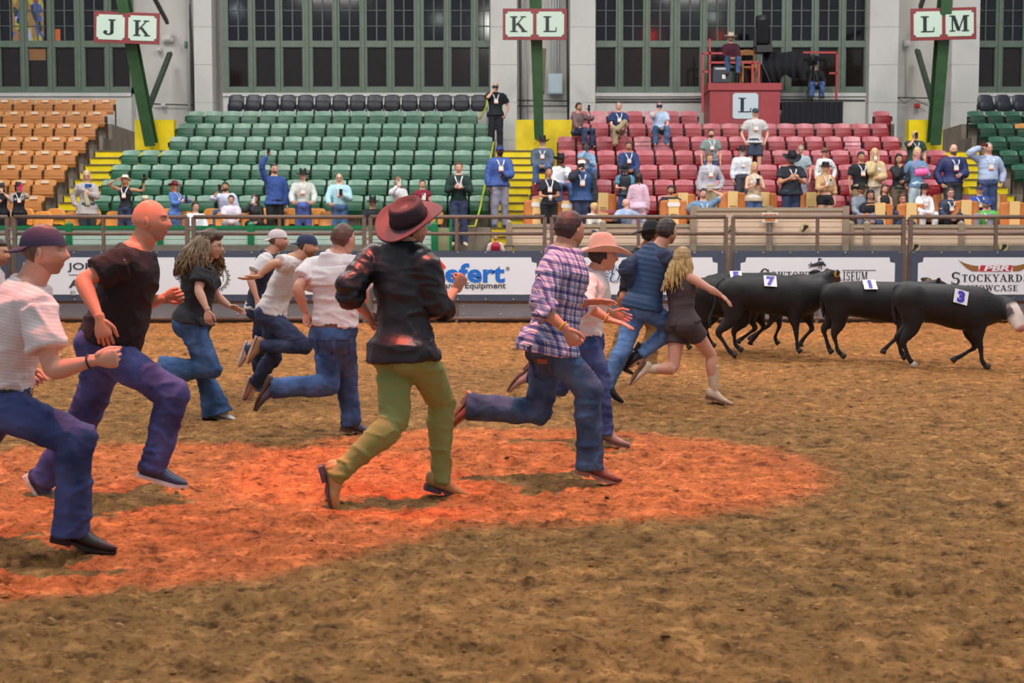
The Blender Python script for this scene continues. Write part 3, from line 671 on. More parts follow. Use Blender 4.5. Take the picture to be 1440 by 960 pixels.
# ---------------------------------------------------------------- slatted stadium seats
def curved_slat(mb, w, z0, z1, y0, y1, th=.018, arch=0.0, bow=.03, n=6):
    """slat facing -y, bowed backwards in the middle; top edge arched"""
    F_, B_ = [], []
    for i in range(n + 1):
        t = -1 + 2 * i / n; x = t * w / 2; by = bow * (1 - t * t); za = z1 + arch * (1 - t * t) ** .8 - (arch * .0)
        F_.append(((x, y0 + by, z0), (x, y1 + by, za)))
    v = []
    for a, b_ in F_: v += [a, b_, (a[0], a[1] + th, a[2]), (b_[0], b_[1] + th, b_[2])]
    f = []
    for i in range(n):
        o = i * 4; p = o + 4
        f += [(o, p, p + 1, o + 1), (o + 2, o + 3, p + 3, p + 2), (o + 1, p + 1, p + 3, o + 3), (o, o + 2, p + 2, p)]
    f += [(0, 1, 3, 2), (4 * n, 4 * n + 2, 4 * n + 3, 4 * n + 1)]
    mb.add(v, f)
SEATW = .50
def seat_proto(cback, cpan, tagc=None, w=SEATW, open_=False, key=''):
    e = empty('stadium_seat', (0, 0, 0))
    mback = mat('seat_back_' + key, cback, .38, var=(7, .16, (3.0, 1, .6)), bump=(25, .15)); mpan = mat('seat_pan_' + key, cpan, .42, var=(6, .10, (.6, 1, 3)))  # pale back colour is wear plus overhead sheen painted in
    mir = mat('seat_iron_' + key, tuple(int(c * .35) for c in cpan), .5)
    mb = MB(); curved_slat(mb, w - .03, .68, .795, -.00, .055, arch=.035); curved_slat(mb, w - .03, .57, .66, -.04, -.005)
    curved_slat(mb, w - .03, .46, .55, -.05, -.04); obj('backrest', mb, mback, e)
    mb = MB()
    if not open_:
        for z0, z1, y0, y1 in ((.60, .675, -.15, -.13), (.515, .59, -.175, -.155), (.43, .505, -.19, -.178), (.345, .42, -.165, -.19)): curved_slat(mb, w - .045, z0, z1, y0, y1, bow=-.012)
    else:
        for k in range(4):
            y = -.42 + k * .095; mb.box((-w / 2 + .03, y, .425 - .012 * (k == 0)), (w / 2 - .03, y + .08, .445))
        curved_slat(mb, w - .045, .36, .43, -.43, -.44, bow=-.01)
    obj('seat_pan', mb, mpan if not open_ else mback, e)
    for s_ in (-1, 1):
        mb = MB(); x = s_ * w / 2
        mb.box((x - .012, -.07, 0), (x + .012, .0, .66)); mb.box((x - .014, -.20, .60), (x + .014, .0, .635)); mb.box((x - .012, -.205, .5), (x + .012, -.17, .62)); mb.box((x - .014, -.13, 0), (x + .014, .05, .02))
        obj('side_frame', mb, mir, e)
    if tagc:
        mb = MB(); mb.box((-.10, -.008, .725), (.10, .012, .79)); obj('number_plate', mb, mat('number_plate_cream', tagc, .5), e)
    return e
ROWN = {7: 'back', 6: 'second from the back', 5: 'third from the back', 4: 'fourth from the back', 3: 'fifth from the back', 2: 'sixth from the back', 1: 'seventh from the back', 0: 'eighth from the back', -1: 'front'}
ORD = 'first second third fourth fifth sixth seventh eighth ninth tenth eleventh twelfth thirteenth fourteenth fifteenth sixteenth seventeenth eighteenth nineteenth twentieth twenty-first twenty-second'.split()
def fill(proto, opened, k, x0, n, pitch, color, sect, openset=(), dz=0.0, skip=(), first=[]):
    for i in range(n):
        if i in skip: continue
        src = opened if (opened is not None and i in openset) else proto
        o = copy_tree(src); o.location = (x0 + (i + .5) * pitch, DK(k) + rnd.uniform(-.008, .008), TZ(k) + dz); o.rotation_euler = (0, 0, rnd.uniform(-.015, .015))
        tag(o, '%s seat%s, %s row, %s, %s from its left' % (color, ' folded down' if src is opened else '', ROWN[k].replace(' from the back', ' last'), sect, ORD[i]), 'seat', '%s seats in the %s row of the %s%s' % (color, ROWN[k], sect, ', folded down' if src is opened else ''))
def kill(e):
    for c in list(e.children): kill(c)
    bpy.data.objects.remove(e)
gp = seat_proto((112, 150, 130), (4, 84, 52), key='green'); gpo = seat_proto((130, 160, 142), (4, 84, 52), open_=True, key='green_open')
rp = seat_proto((190, 96, 108), (146, 14, 28), key='red'); rpo = seat_proto((204, 126, 136), (146, 14, 28), open_=True, key='red_open')
op = seat_proto((206, 140, 78), (190, 122, 62), (240, 222, 196), w=.585, key='orange')
dgp = seat_proto((52, 104, 80), (6, 60, 40), key='dark_green')
PT = .527
for k, x1, n in ((6, -.99, 16), (5, -.52, 17), (4, -.52, 17), (3, -.54, 19), (2, -.56, 19), (1, -.56, 19), (0, -.56, 19)):
    fill(gp, gpo, k, x1 - n * PT, n, PT, 'green', 'left green section', openset={1: (11,), 2: (17,)}.get(k, ()))
for k, x0, n in ((6, 1.70, 7), (5, 1.70, 17), (4, 1.24, 18), (3, 1.22, 20), (2, 1.22, 20), (1, .48, 21), (0, .48, 21)):
    fill(rp, rpo, k, x0, n, PT, 'red', 'red section', openset={6: (1, 4), 5: (2,), 4: (4, 5, 15), 3: (), 2: (), 1: (8, 9), 0: (3, 6, 7)}.get(k, ()))
fill(rp, None, 6, wx(1228, 37.4), 1, PT, 'red', 'red section beside the camera riser', dz=.0)
for k in range(0, 8):
    fill(op, None, k, -11.72 - 7 * .6, 7, .6, 'orange', 'orange section')
for k in range(0, 7):
    fill(dgp, None, k, 13.17, 5, PT, 'dark green', 'right green section', skip=(2,) if k == 5 else ())
q = seat_proto((214, 150, 82), (10, 74, 48), key='odd_orange'); q.location = (13.17 + 2.5 * PT, DK(5), TZ(5)); tag(q, 'dark green seat with an odd orange backrest in the right green section', 'seat')
for e in (gp, gpo, rp, rpo, op, dgp): kill(e)
# black padded row along the wall
def black_proto():
    e = empty('padded_seat'); m = mat('black_vinyl', (44, 47, 60), .42); m2 = mat('black_vinyl_low', (34, 36, 46), .5)
    mb = MB(); mb.tube([(0, .0, .42), (0, .0, .62), (0, .02, .74), (0, .035, .83)], [(.235, .03), (.235, .035), (.225, .035), (.17, .03)], (1, 0, 0), n=14, cap=.8); obj('backrest', mb, m, e, smooth=True)
    mb = MB(); mb.tube([(0, -.12, .36), (0, -.13, .5), (0, -.10, .63)], [(.2, .03), (.22, .04), (.21, .035)], (1, 0, 0), n=12, cap=.8); obj('seat_pan', mb, m2, e, smooth=True)
    for s_ in (-1, 1):
        mb = MB(); mb.box((s_ * .24 - .012, -.06, -.10), (s_ * .24 + .012, 0, .55)); obj('side_frame', mb, m2, e)
    return e
bp_ = black_proto()
def fillb(x0, n, sect):
    for i in range(n):
        o = copy_tree(bp_); o.location = (x0 + (i + .5) * .513, DK(7), TZ(7) + .10); tag(o, 'black padded seat by the wall %s, %s from the left' % (sect, ORD[i]), 'seat', 'black padded seats, ' + sect)
fillb(-.72 - 15 * .513, 15, 'above the left green section'); fillb(13.75, 4, 'above the right green section'); kill(bp_)

# orange bucket chairs in the front boxes
def bucket():
    e = empty('bucket_chair'); m = mat('orange_plastic', (222, 146, 62), .35, var=(4, .08))
    mb = MB(); mb.tube([(0, .0, .44), (0, .03, .56), (0, .06, .72), (0, .075, .82)], [(.22, .025), (.245, .022), (.235, .02), (.17, .018)], (1, 0, 0), n=16, cap=1.0); obj('backrest', mb, m, e, smooth=True)
    mb = MB(); mb.tube([(0, -.40, .43), (0, -.2, .41), (0, .0, .44)], [(.21, .02), (.23, .022), (.22, .025)], (1, 0, 0), n=14, cap=.8); obj('seat_shell', mb, m, e, smooth=True)
    for sx in (-1, 1):
        for sy in (-.36, .02):
            mb = MB(); mb.tube([(sx * .19, sy, .42), (sx * .22, sy * 1.05, 0)], [.012, .012], (1, 0, 0), n=6, cap=0, smooth=False); obj('leg', mb, mat('chair_chrome', (150, 150, 150), .3, .8), e)
    return e
bk = bucket()
def lay(proto, name, lst, Y, z, lab, cat, group):
    for i_, px in enumerate(sorted(lst)):
        o = copy_tree(proto); o.location = (Xat(px, Y), Y, z); o.rotation_euler = (0, 0, rnd.uniform(-.12, .12)); tag(o, lab + ', %s from the left' % ORD[i_], cat, group)
lay(bk, '', [-30, 12, 60, 104, 160, 176, 215, 262, 316, 351, 393, 428, 461, 601], 31.25, 1.83, 'orange plastic bucket chair, front line of boxes', 'chair', 'front line of orange bucket chairs')
lay(bk, '', [34, 78, 128, 190, 238, 298, 372, 408, 446, 610], 32.0, 1.93, 'orange plastic bucket chair, second line of boxes', 'chair', 'second line of orange bucket chairs')
kill(bk)
# high backed box chairs with a pale runner
def boxchair(card):
    e = empty('box_chair'); m = mat('brown_orange_vinyl', (206, 124, 62), .45, var=(3, .12)); pm = mat('pale_yellow_runner', (238, 204, 138), .7)
    mb = MB(); mb.tube([(0, .02, .30), (0, .03, .6), (0, .05, .9), (0, .05, 1.04)], [(.33, .05), (.345, .055), (.34, .05), (.32, .045)], (1, 0, 0), n=16, cap=.5); obj('backrest', mb, m, e, smooth=True)
    mb = MB(); mb.box((-.31, -.5, .36), (.31, 0, .46)); obj('cushion', mb, m, e)
    for sx in (-1, 1):
        mb = MB(); mb.box((sx * .3 - .02, -.46, 0), (sx * .3 + .02, -.42, .36)); mb.box((sx * .3 - .02, .0, 0), (sx * .3 + .02, .04, .36)); obj('leg', mb, mat('dark_wood_leg', (70, 48, 34), .5), e)
    mb = MB(); mb.box((-.125, -.045, .30), (.125, -.03, 1.075)); mb.box((-.125, -.045, 1.065), (.125, .12, 1.08)); rn = obj('runner', mb, pm, e)
    mb = MB(); r = random.Random(5)
    for j, z in enumerate((.70, .66)):
        x = -.08
        while x < .08: w = r.uniform(.012, .03); mb.box((x, -.049, z), (x + w, -.044, z + r.uniform(.012, .026))); x += w + .006
    obj('scrollwork', mb, mat('scroll_ink', (120, 96, 50), .6), rn)
    if card: mb = MB(); mb.box((-.15, -.056, .90), (.15, -.047, 1.0)); obj('card', mb, mat('white_card', (244, 242, 238), .5), e)
    return e
BCN = {}
for card, lst in ((True, [(756, 280, 31.25), (798, 282, 31.25), (947, 280, 31.25)]), (False, [(1237, 285, 31.25), (1281, 285, 31.25), (1358, 281, 31.25), (1426, 283, 31.25), (848, 271, 31.9), (765, 276, 32.0), (1030, 269, 31.9), (1074, 270, 31.9), (1140, 270, 31.9), (1245, 272, 32.1), (1292, 272, 32.1), (1330, 272, 32.1), (1398, 272, 32.1), (960, 271, 32.0)])):
    pr = boxchair(card)
    for px, yt, Y in sorted(lst):
        o = copy_tree(pr); o.location = (Xat(px, Y), Y, Zat(yt, Y) - 1.08)
        w = 'front' if Y < 31.5 else 'second'; sct = 'central' if px < 1000 else ('raised' if px < 1160 else 'right hand')
        BCN[(w, sct, card)] = BCN.get((w, sct, card), -1) + 1; tag(o, 'padded box chair with runner%s, %s line of %s boxes, %s from left' % (' and card' if card else '', w, sct, ORD[BCN[(w, sct, card)]]), 'chair', 'box chairs%s, %s line, %s boxes' % (' with white cards' if card else '', w, sct))
    kill(pr)

# ---------------------------------------------------------------- camera platform
PR = mat('platform_red', (164, 60, 66), .5, var=(1.5, .06)); PRR = mat('platform_rail_red', (176, 58, 60), .45); pfY = 38.0
e = empty('announcer_platform', (Xat(1047, pfY), pfY, TZ(6))); tag(e, 'red boxed announcer platform with rails and a pale L panel', 'platform'); O = e.location
a, b_ = P(998, 178, pfY), P(1097, 127, pfY); pz = Zat(117, pfY)
mb = MB(); mb.box((a[0], pfY, TZ(6)), (b_[0], pfY + 1.2, b_[2])); obj('body', mb, PR, e, origin=O)
mb = MB(); mb.box((a[0] - .06, pfY - .06, b_[2]), (b_[0] + .04, pfY + 1.2, pz)); obj('deck', mb, PR, e, origin=O)
mb = MB(); a2, b2_ = P(1027, 178, pfY), P(1069, 129, pfY); mb.box((a2[0], pfY - .02, TZ(6) + .3), (b2_[0], pfY, b2_[2])); obj('panel', mb, mat('platform_red_panel', (150, 66, 68), .5), e, origin=O)
mb = MB(); a3, b3_ = P(1030, 167, pfY), P(1066, 131, pfY); n_ = .06; pts = []
for sx, sz in ((-1, -1), (1, -1), (1, 1), (-1, 1)):
    cx, cz = (a3[0] if sx < 0 else b3_[0]), (a3[2] if sz < 0 else b3_[2]); A_ = (cx, pfY - .035, cz - sz * n_); B_ = (cx - sx * n_, pfY - .035, cz); pts += [A_, B_] if sx * sz > 0 else [B_, A_]
mb.poly(pts, (0, .015, 0)); obj('letter_panel', mb, mat('pale_blue_enamel', (200, 216, 224), .4), e, origin=O)
mb = MB(); c = P(1038, 158, pfY); serif_text(mb, 'L', c[0], pfY - .045, c[2], 20 * pfY / FPX, 1.2, .01); obj('letter', mb, mat('black_green_lettering', (18, 32, 34), .5), e, origin=O)
def rail(p0, p1, w=.06, y0=pfY, y1=pfY): mb = MB(); mb.bar(P(p0[0], p0[1], y0), P(p1[0], p1[1], y1), w, w, (0, 1, 0)); obj('rail', mb, PRR, e, origin=O)
for p0, p1 in (((998, 117), (998, 55)), ((988, 158), (988, 75)), ((998, 88), (1067, 88)), ((987, 75), (1016, 75)), ((1058, 117), (1058, 88)), ((1067, 117), (1067, 88)), ((988, 101), (998, 101))): rail(p0, p1)
# camera riser with black skirt and red rail
e = empty('camera_riser', (Xat(1142, pfY), pfY, TZ(6))); tag(e, 'low camera riser with a black skirt and red guard rail', 'platform'); O = e.location
a, b_ = P(1099, 172, pfY), P(1185, 143, pfY); mb = MB(); zz = a[2]
for i in range(22):   # pleated skirt
    x0 = a[0] + (b_[0] - a[0]) * i / 22; x1 = a[0] + (b_[0] - a[0]) * (i + 1) / 22; d = .025 * (i % 2)
    mb.box((x0, pfY - .03 - d, TZ(6)), (x1, pfY, b_[2]))
obj('skirt', mb, mat('black_cloth', (26, 28, 36), .9), e, origin=O)
mb = MB(); mb.box((a[0], pfY, b_[2] - .1), (b_[0], pfY + 1.2, b_[2])); obj('deck', mb, mat('dark_deck', (40, 40, 44), .8), e, origin=O)
for p0, p1 in (((1129, 74), (1178, 74)), ((1177, 74), (1176, 140)), ((1100, 101), (1112, 101)), ((1166, 103), (1177, 103))): rail(p0, p1, .06, pfY + .9, pfY + .9)
# black cloth over the rail
mb = MB()
q0 = [(1073, 74), (1086, 73), (1100, 74), (1114, 72), (1130, 74)]; q1 = [(1080, 116), (1094, 115), (1104, 104), (1116, 112), (1128, 108)]
v = []
for i in range(17):
    t = i / 16 * 4; j = min(3, int(t)); f_ = t - j
    T_ = P(q0[j][0] + (q0[j + 1][0] - q0[j][0]) * f_, q0[j][1] + (q0[j + 1][1] - q0[j][1]) * f_, pfY + .25 + .05 * math.sin(i * 1.9)); B_ = P(q1[j][0] + (q1[j + 1][0] - q1[j][0]) * f_, q1[j][1] + (q1[j + 1][1] - q1[j][1]) * f_, pfY + .22 + .07 * math.sin(i * 1.9 + .4))
    v += [T_, B_, T_ + np.array([0, .03, 0]), B_ + np.array([0, .03, 0])]
mb.add(v, [f for i in range(16) for f in ((i * 4, i * 4 + 1, i * 4 + 5, i * 4 + 4), (i * 4 + 2, i * 4 + 6, i * 4 + 7, i * 4 + 3), (i * 4, i * 4 + 4, i * 4 + 6, i * 4 + 2), (i * 4 + 1, i * 4 + 3, i * 4 + 7, i * 4 + 5))])
o = obj('drape', mb, mat('black_cloth', (26, 28, 36), .9), smooth=True, origin=P(1100, 116, pfY)); place(o, P(1100, 116, pfY)); tag(o, 'black drape hung over the rail beside the tall monitor', 'drape')
# moving head lamp on a tripod
c = P(1069, 117, pfY + .1); e = empty('moving_light', c); tag(e, 'large black stage light head on a tripod beside the seated rider', 'stage light')
BK = mat('matt_black_plastic', (22, 23, 28), .45); q = pfY / FPX
mb = MB(); mb.tube([(.05, 0, 1.15), (.05, 0, 1.5), (.03, 0, 1.93)], [(.2, .2), (.21, .2), (.19, .18)], (1, 0, 0), n=14, cap=.3); obj('head', mb, BK, e, smooth=True)
mb = MB(); mb.box((-.15, -.2, .88), (.32, .2, 1.08)); mb.box((-.2, -.08, 1.05), (-.14, .08, 1.6)); mb.box((.26, -.08, 1.05), (.32, .08, 1.6)); obj('yoke', mb, BK, e)
mb = MB(); mb.box((-.11, -.205, 1.2), (.17, -.185, 1.8)); obj('lens', mb, mat('lens_black', (8, 9, 16), .1), e)
for dx, dy in ((-.2, -.1), (.28, -.1), (.05, .25)):
    mb = MB(); mb.tube([(.03, 0, .6), (dx, dy, .01)], [.018, .015], (1, 0, 0), n=6, cap=0, smooth=False); obj('leg', mb, BK, e)
mb = MB(); mb.tube([(.03, 0, .55), (.03, 0, .9)], [.03, .03], (1, 0, 0), n=8, cap=0, smooth=False); obj('pole', mb, mat('chrome_pole', (120, 120, 124), .3, .8), e)
# orange wooden chair on the platform, speaker box
c = P(1052, 117, pfY + .5); e = empty('wooden_chair', c); tag(e, 'varnished wooden armchair beside the seated rider on the platform', 'chair'); WD = mat('orange_varnish', (186, 124, 62), .4)
for x, y, h in ((-.2, -.2, .62), (.2, -.2, .62), (-.2, .2, 1.0), (.2, .2, 1.0)):
    mb = MB(); mb.box((x - .025, y - .025, 0), (x + .025, y + .025, h)); obj('leg', mb, WD, e)
mb = MB(); mb.box((-.22, -.22, .42), (.22, .22, .47)); obj('seat', mb, WD, e)
mb = MB(); curved_slat(mb, .42, .86, .98, .18, .2, arch=.05); curved_slat(mb, .42, .62, .70, .18, .2); obj('backrest', mb, WD, e)
c = P(1013, 117, pfY + .15); e = empty('equipment_case', c); tag(e, 'dark grey equipment case at the rider\'s feet on the platform', 'case')
mb = MB(); mb.box((-.25, -.2, 0), (.25, .2, .46)); obj('body', mb, mat('case_grey', (52, 56, 66), .5), e)
mb = MB(); mb.box((.02, -.21, .1), (.12, -.2, .22)); obj('sticker', mb, mat('white_card', (244, 242, 238), .5), e); mb = MB(); mb.box((-.2, -.22, .36), (.2, -.2, .42)); obj('handle', mb, mat('metal_light', (170, 170, 175), .4, .5), e)
# television camera on a tripod
c = P(1145, 143, pfY + .15); e = empty('video_camera', c); tag(e, 'black television camera on a tripod before the seated operator', 'camera')
mb = MB(); mb.box((-.16, -.3, 1.08), (.02, .2, 1.28)); mb.box((-.1, -.25, 1.28), (-.04, .1, 1.34)); obj('body', mb, BK, e)
mb = MB(); mb.tube([(-.07, -.3, 1.18), (-.07, -.5, 1.18)], [.07, .09], (1, 0, 0), n=12, cap=0, smooth=False); obj('lens', mb, mat('lens_black', (8, 9, 16), .1), e)
for dx, dy in ((-.3, -.1), (.28, -.1), (0, .3)):
    mb = MB(); mb.tube([(-.05, 0, 1.05), (dx, dy, .01)], [.022, .018], (1, 0, 0), n=6, cap=0, smooth=False); obj('leg', mb, BK, e)
# ================================================================ figures
SKIN = mat('skin', (200, 150, 120), .5, spec=.35, attr='Col', bump=(60, .08))
def c01(c): return np.array(lin(c)[:3])
JOBS = []   # (object, kind, info) meshes to remesh, smooth and fold in one go

def voxel(o, vs):
    m = o.modifiers.new('remesh', 'REMESH'); m.mode = 'VOXEL'; m.voxel_size = vs; m.use_smooth_shade = True

def head_points(nu, nv, s, fem=0.0):
    """head in its own frame (x forward, y left, z up; origin mid skull); returns verts, faces, unit dirs"""
    D = [(0, 0, 1.0)]
    for i in range(1, nv):
        th = PI * i / nv
        for j in range(nu):
            p = 2 * PI * j / nu; D.append((math.sin(th) * math.cos(p), math.sin(th) * math.sin(p), math.cos(th)))
    D.append((0, 0, -1.0)); D = np.array(D)
    x, y, z = D[:, 0] * .098, D[:, 1] * .076, D[:, 2] * .120
    x = x - .004
    low = np.clip(-z / .12, 0, 1)
    y = y * (1 - .25 * low ** 1.7)
    # pull the underside of the skull in behind the jaw
    back = np.clip(-x / .09, 0, 1); x = x + back * low ** .8 * .055
    front = np.clip(x / .09, 0, 1)
    x = x + front * low ** 2 * .004
    z = np.where((x > 0) & (z < -.09), -.09 + (z + .09) * .8, z)
    z = z + np.where(z < 0, np.clip(.05 - x, 0, .1) * low * .35, 0)
    g = lambda cy, cz, sy, sz: np.exp(-((y - cy) / sy) ** 2 - ((z - cz) / sz) ** 2) * (x > 0.02)
    ax = np.zeros(len(x))
    ax += .016 * g(0, -.022, .012, .014) + .011 * g(0, -.002, .009, .022) + .006 * g(0, -.030, .018, .009)   # nose
    for e in (-1, 1):
        ax += -.012 * g(e * .031, .010, .017, .011) + .005 * g(e * .030, .030, .022, .008) + .004 * g(e * .042, -.025, .018, .018)
    ax += .005 * g(0, -.060, .022, .005) + .005 * g(0, -.070, .020, .006) - .004 * g(0, -.0655, .024, .0022)
    ax += .010 * g(0, -.098, .026, .016) - .003 * g(0, -.083, .02, .006)
    V = np.stack([x + ax, y, z], 1) * s * 1.035
    f = [(0, 1 + j, 1 + (j + 1) % nu) for j in range(nu)]
    for i in range(nv - 2):
        a = 1 + i * nu
        for j in range(nu): f.append((a + j, a + nu + j, a + nu + (j + 1) % nu, a + (j + 1) % nu))
    a = 1 + (nv - 2) * nu; L = len(V) - 1
    for j in range(nu): f.append((L, a + (j + 1) % nu, a + j))
    return V, f, D

def add_head(mb, C_, ax, s, skin, hi, opt):
    nu, nv = (64, 48) if hi else (20, 16)
    V, f, D = head_points(nu, nv, s)
    sk = c01(skin); col = np.tile(sk, (len(V), 1)); x, y, z = (V / s).T
    def paint(mask, c, a): m = (mask * a)[:, None]; return col * (1 - m) + c01(c) * m
    red = tuple(int(v * k) for v, k in zip(skin, (.86, .62, .58)))
    fr = (x > .03)
    lw = .024 if hi else .03
    col = paint(fr * np.exp(-(y / lw) ** 4 - ((z + .0655) / (.0085 if hi else .012)) ** 4), red, .9)
    for e in (-1, 1):
        col = paint(fr * np.exp(-((y - e * .031) / .021) ** 4 - ((z - .0275) / (.006 if hi else .01)) ** 4), opt.get('brow', (70, 50, 36)), .75)
        if not hi: col = paint(fr * np.exp(-((y - e * .031) / .016) ** 4 - ((z - .008) / .009) ** 4), (52, 38, 32), .85)
    if opt.get('stubble'):
        m = sm(-z, .035, .06) * sm(x, -.03, .0) * (1 - np.exp(-(y / .022) ** 4 - ((z + .064) / .011) ** 4))
        m = np.maximum(m, fr * np.exp(-(y / .028) ** 4 - ((z + .047) / .008) ** 4)); col = paint(np.clip(m, 0, 1), opt['stubble'][0], opt['stubble'][1])
    if opt.get('cheek', True): 
        for e in (-1, 1): col = paint(fr * np.exp(-((y - e * .045) / .02) ** 2 - ((z + .03) / .02) ** 2), red, .25)
    T = np.array(ax)    # rows: fwd, left, up
    mb.add(C_ + V @ T, f, col)
    for e in (-1, 1):   # ears
        c = C_ + (np.array([-.008, e * .076, -.006]) * s) @ T
        er = nrm(T[1] * e + T[0] * -.45)
        mb.ball(c, (.021 * s, .008 * s, .034 * s), [nrm(np.cross(T[2], er)), er, T[2]], 12 if hi else 6, 8 if hi else 5, sk * .95)
        if hi: mb.ball(c + er * .006 * s, (.009 * s, .003 * s, .018 * s), [nrm(np.cross(T[2], er)), er, T[2]], 8, 6, sk * .62)
    if hi:
        for e in (-1, 1):
            c = C_ + (np.array([.071, e * .031, .0105]) * s) @ T
            mb.ball(c, .0125 * s, T, 12, 8, (.72, .68, .64)); mb.ball(c + T[0] * .0075 * s, (.0062 * s, .0062 * s, .0062 * s), T, 8, 6, (.03, .02, .015))
            for up in (1, -1):
                mb.tube([c + (T[1] * k * .0145 + T[0] * (.0115 - .006 * abs(k)) + T[2] * up * (.0062 * (1 - k * k * .8))) * s for k in (-1, -.5, 0, .5, 1)], [.0028 * s] * 5, T[2], n=6, m=2, col=sk * .78)

def add_hand(mb, W_, d, n_, s, pose, side, skin, hi):
    """W_ wrist, d direction to knuckles, n_ palm normal, side +1: thumb on +cross(d,n)"""
    d = nrm(d); n_ = orth(n_, d); t = np.cross(d, n_) * side
    sk = c01(skin); nn = 10 if hi else 6; m_ = 3 if hi else 1
    R = lambda a, b: (a * s, b * s)
    mb.tube([W_ - d * .03 * s, W_ + d * .005 * s, W_ + d * .035 * s, W_ + d * .07 * s, W_ + d * .088 * s], [R(.026, .021), R(.027, .019), R(.038, .018), R(.043, .016), R(.040, .012)], t, n=nn + 4, m=m_, cap=.5, col=sk)
    curls = {'relaxed': (28, 30, 22), 'fist': (78, 92, 60), 'open': (6, 8, 5), 'hold': (40, 52, 35), 'loose': (48, 55, 38), 'point': (60, 70, 50)}[pose]
    L = [(.043, .025, .020), (.047, .030, .022), (.044, .028, .021), (.035, .021, .018)]
    for i, (o_, ln) in enumerate(zip((.030, .010, -.011, -.030), L)):
        k = W_ + (d * (.084 - .004 * abs(i - 1.2)) + t * o_) * s; r = (.0090, .0092, .0088, .0078)[i] * s; a = 0; P_ = [k - d * .01 * s, k]; rr = [r, r]
        spread = {'open': .16, 'relaxed': .06}.get(pose, .02) * (1.4 - i) ; dd0 = nrm(d + t * spread)
        cv = curls if not (pose == 'point' and i == 0) else (8, 10, 5)
        for q, l_ in enumerate(ln):
            a += math.radians(cv[q] * (1 + .06 * i)); P_.append(P_[-1] + (dd0 * math.cos(a) + n_ * math.sin(a)) * l_ * s); rr.append(r * (.95, .88, .70)[q])
        mb.tube(P_, rr, t, n=nn if hi else 5, m=m_, cap=.9, col=sk)
    th = {'fist': (.35, .75), 'open': (.9, .15), 'hold': (.5, .6), 'loose': (.5, .5), 'point': (.6, .5)}.get(pose, (.65, .35))
    b = W_ + (d * .018 + t * .026) * s; d1 = nrm(d * .75 + t * th[0] + n_ * th[1] * .6); d2 = nrm(d * .9 + t * (th[0] - .45) + n_ * th[1])
    mb.tube([b - d1 * .012 * s, b, b + d1 * .042 * s, b + d1 * .042 * s + d2 * .030 * s, b + d1 * .042 * s + d2 * .056 * s], [.014 * s, .0155 * s, .0115 * s, .0105 * s, .0075 * s], n_, n=nn if hi else 5, m=m_, cap=.9, col=sk)

def sideof(a, b): return nrm(np.asarray(a) - np.asarray(b))

def torso_sections(J, s, bulk, belly, fem, grow, t0, t1, flare=0.0):
    """ellipse stack along the spine between fractions t0..t1 (pelvis=0, neck base=1)"""
    pel, nk = J['pel'], J['neck']; up = nk - pel; L = np.linalg.norm(up); u_ = up / L
    rp, rc = J['rp'], J['rc']
    fw = nrm(np.cross(u_, rp)) * 1.0    # forward = up x right
    TT = [(-.20, .085, .075), (-.10, .150, .112), (0, .166, .122), (.12, .158, .115), (.30, .142, .104), (.5, .152, .112), (.70, .170, .122), (.85, .176, .118), (.95, .150, .096), (1.02, .108, .082), (1.08, .080, .076)]
    if fem: TT = [(-.20, .085, .075), (-.10, .158, .118), (0, .172, .125), (.12, .150, .110), (.30, .120, .090), (.5, .128, .098), (.70, .146, .116), (.85, .152, .104), (.95, .125, .082), (1.02, .086, .070), (1.08, .064, .062)]
    ts = np.array([q[0] for q in TT]); A = np.array([q[1] for q in TT]); B = np.array([q[2] for q in TT])
    n = 12; tt = np.linspace(t0, t1, n); pts, rad, sd = [], [], []
    bow = J.get('bow', 0.0)
    for t in tt:
        te = max(t, 0.0) if flare else t
        a, b = np.interp(te, ts, A) * s * bulk + grow, np.interp(te, ts, B) * s * bulk + grow
        hk = float(sm(np.array(.18 - t), 0, .18)) if flare else 0.0
        hk *= min(1.0, max(0.0, -t0 / .085)) ** 1.5
        a += .030 * s * hk; b += .030 * s * hk
        bl = belly * math.exp(-((t - .25) / .22) ** 2) * s
        f_ = nrm(np.cross(u_, nrm(rp * (1 - np.clip(t, 0, 1)) + rc * np.clip(t, 0, 1))))
        c = pel + up * t + f_ * (bl * .55 + .012 * s * math.sin(np.clip(t, 0, 1) * PI * 2) * -1 - bow * math.sin(np.clip(t, 0, 1) * PI) - .026 * s * hk)
        if flare and t < t0 + .25: a += flare * (1 - (t - t0) / .25); b += flare * (1 - (t - t0) / .25)
        b += bl * .5; a += bl * .25
        pts.append(c); rad.append((a, b)); sd.append(nrm(rp * (1 - np.clip(t, 0, 1)) + rc * np.clip(t, 0, 1)))
    return pts, rad, sd

def ik(a, c, l1, l2, hint):
    d = c - a; L = np.linalg.norm(d); L = min(L, (l1 + l2) * .999); u_ = nrm(d); c = a + u_ * L
    x = (l1 * l1 - l2 * l2 + L * L) / (2 * L); h = math.sqrt(max(l1 * l1 - x * x, 0)); return a + u_ * x + orth(hint, u_) * h, c

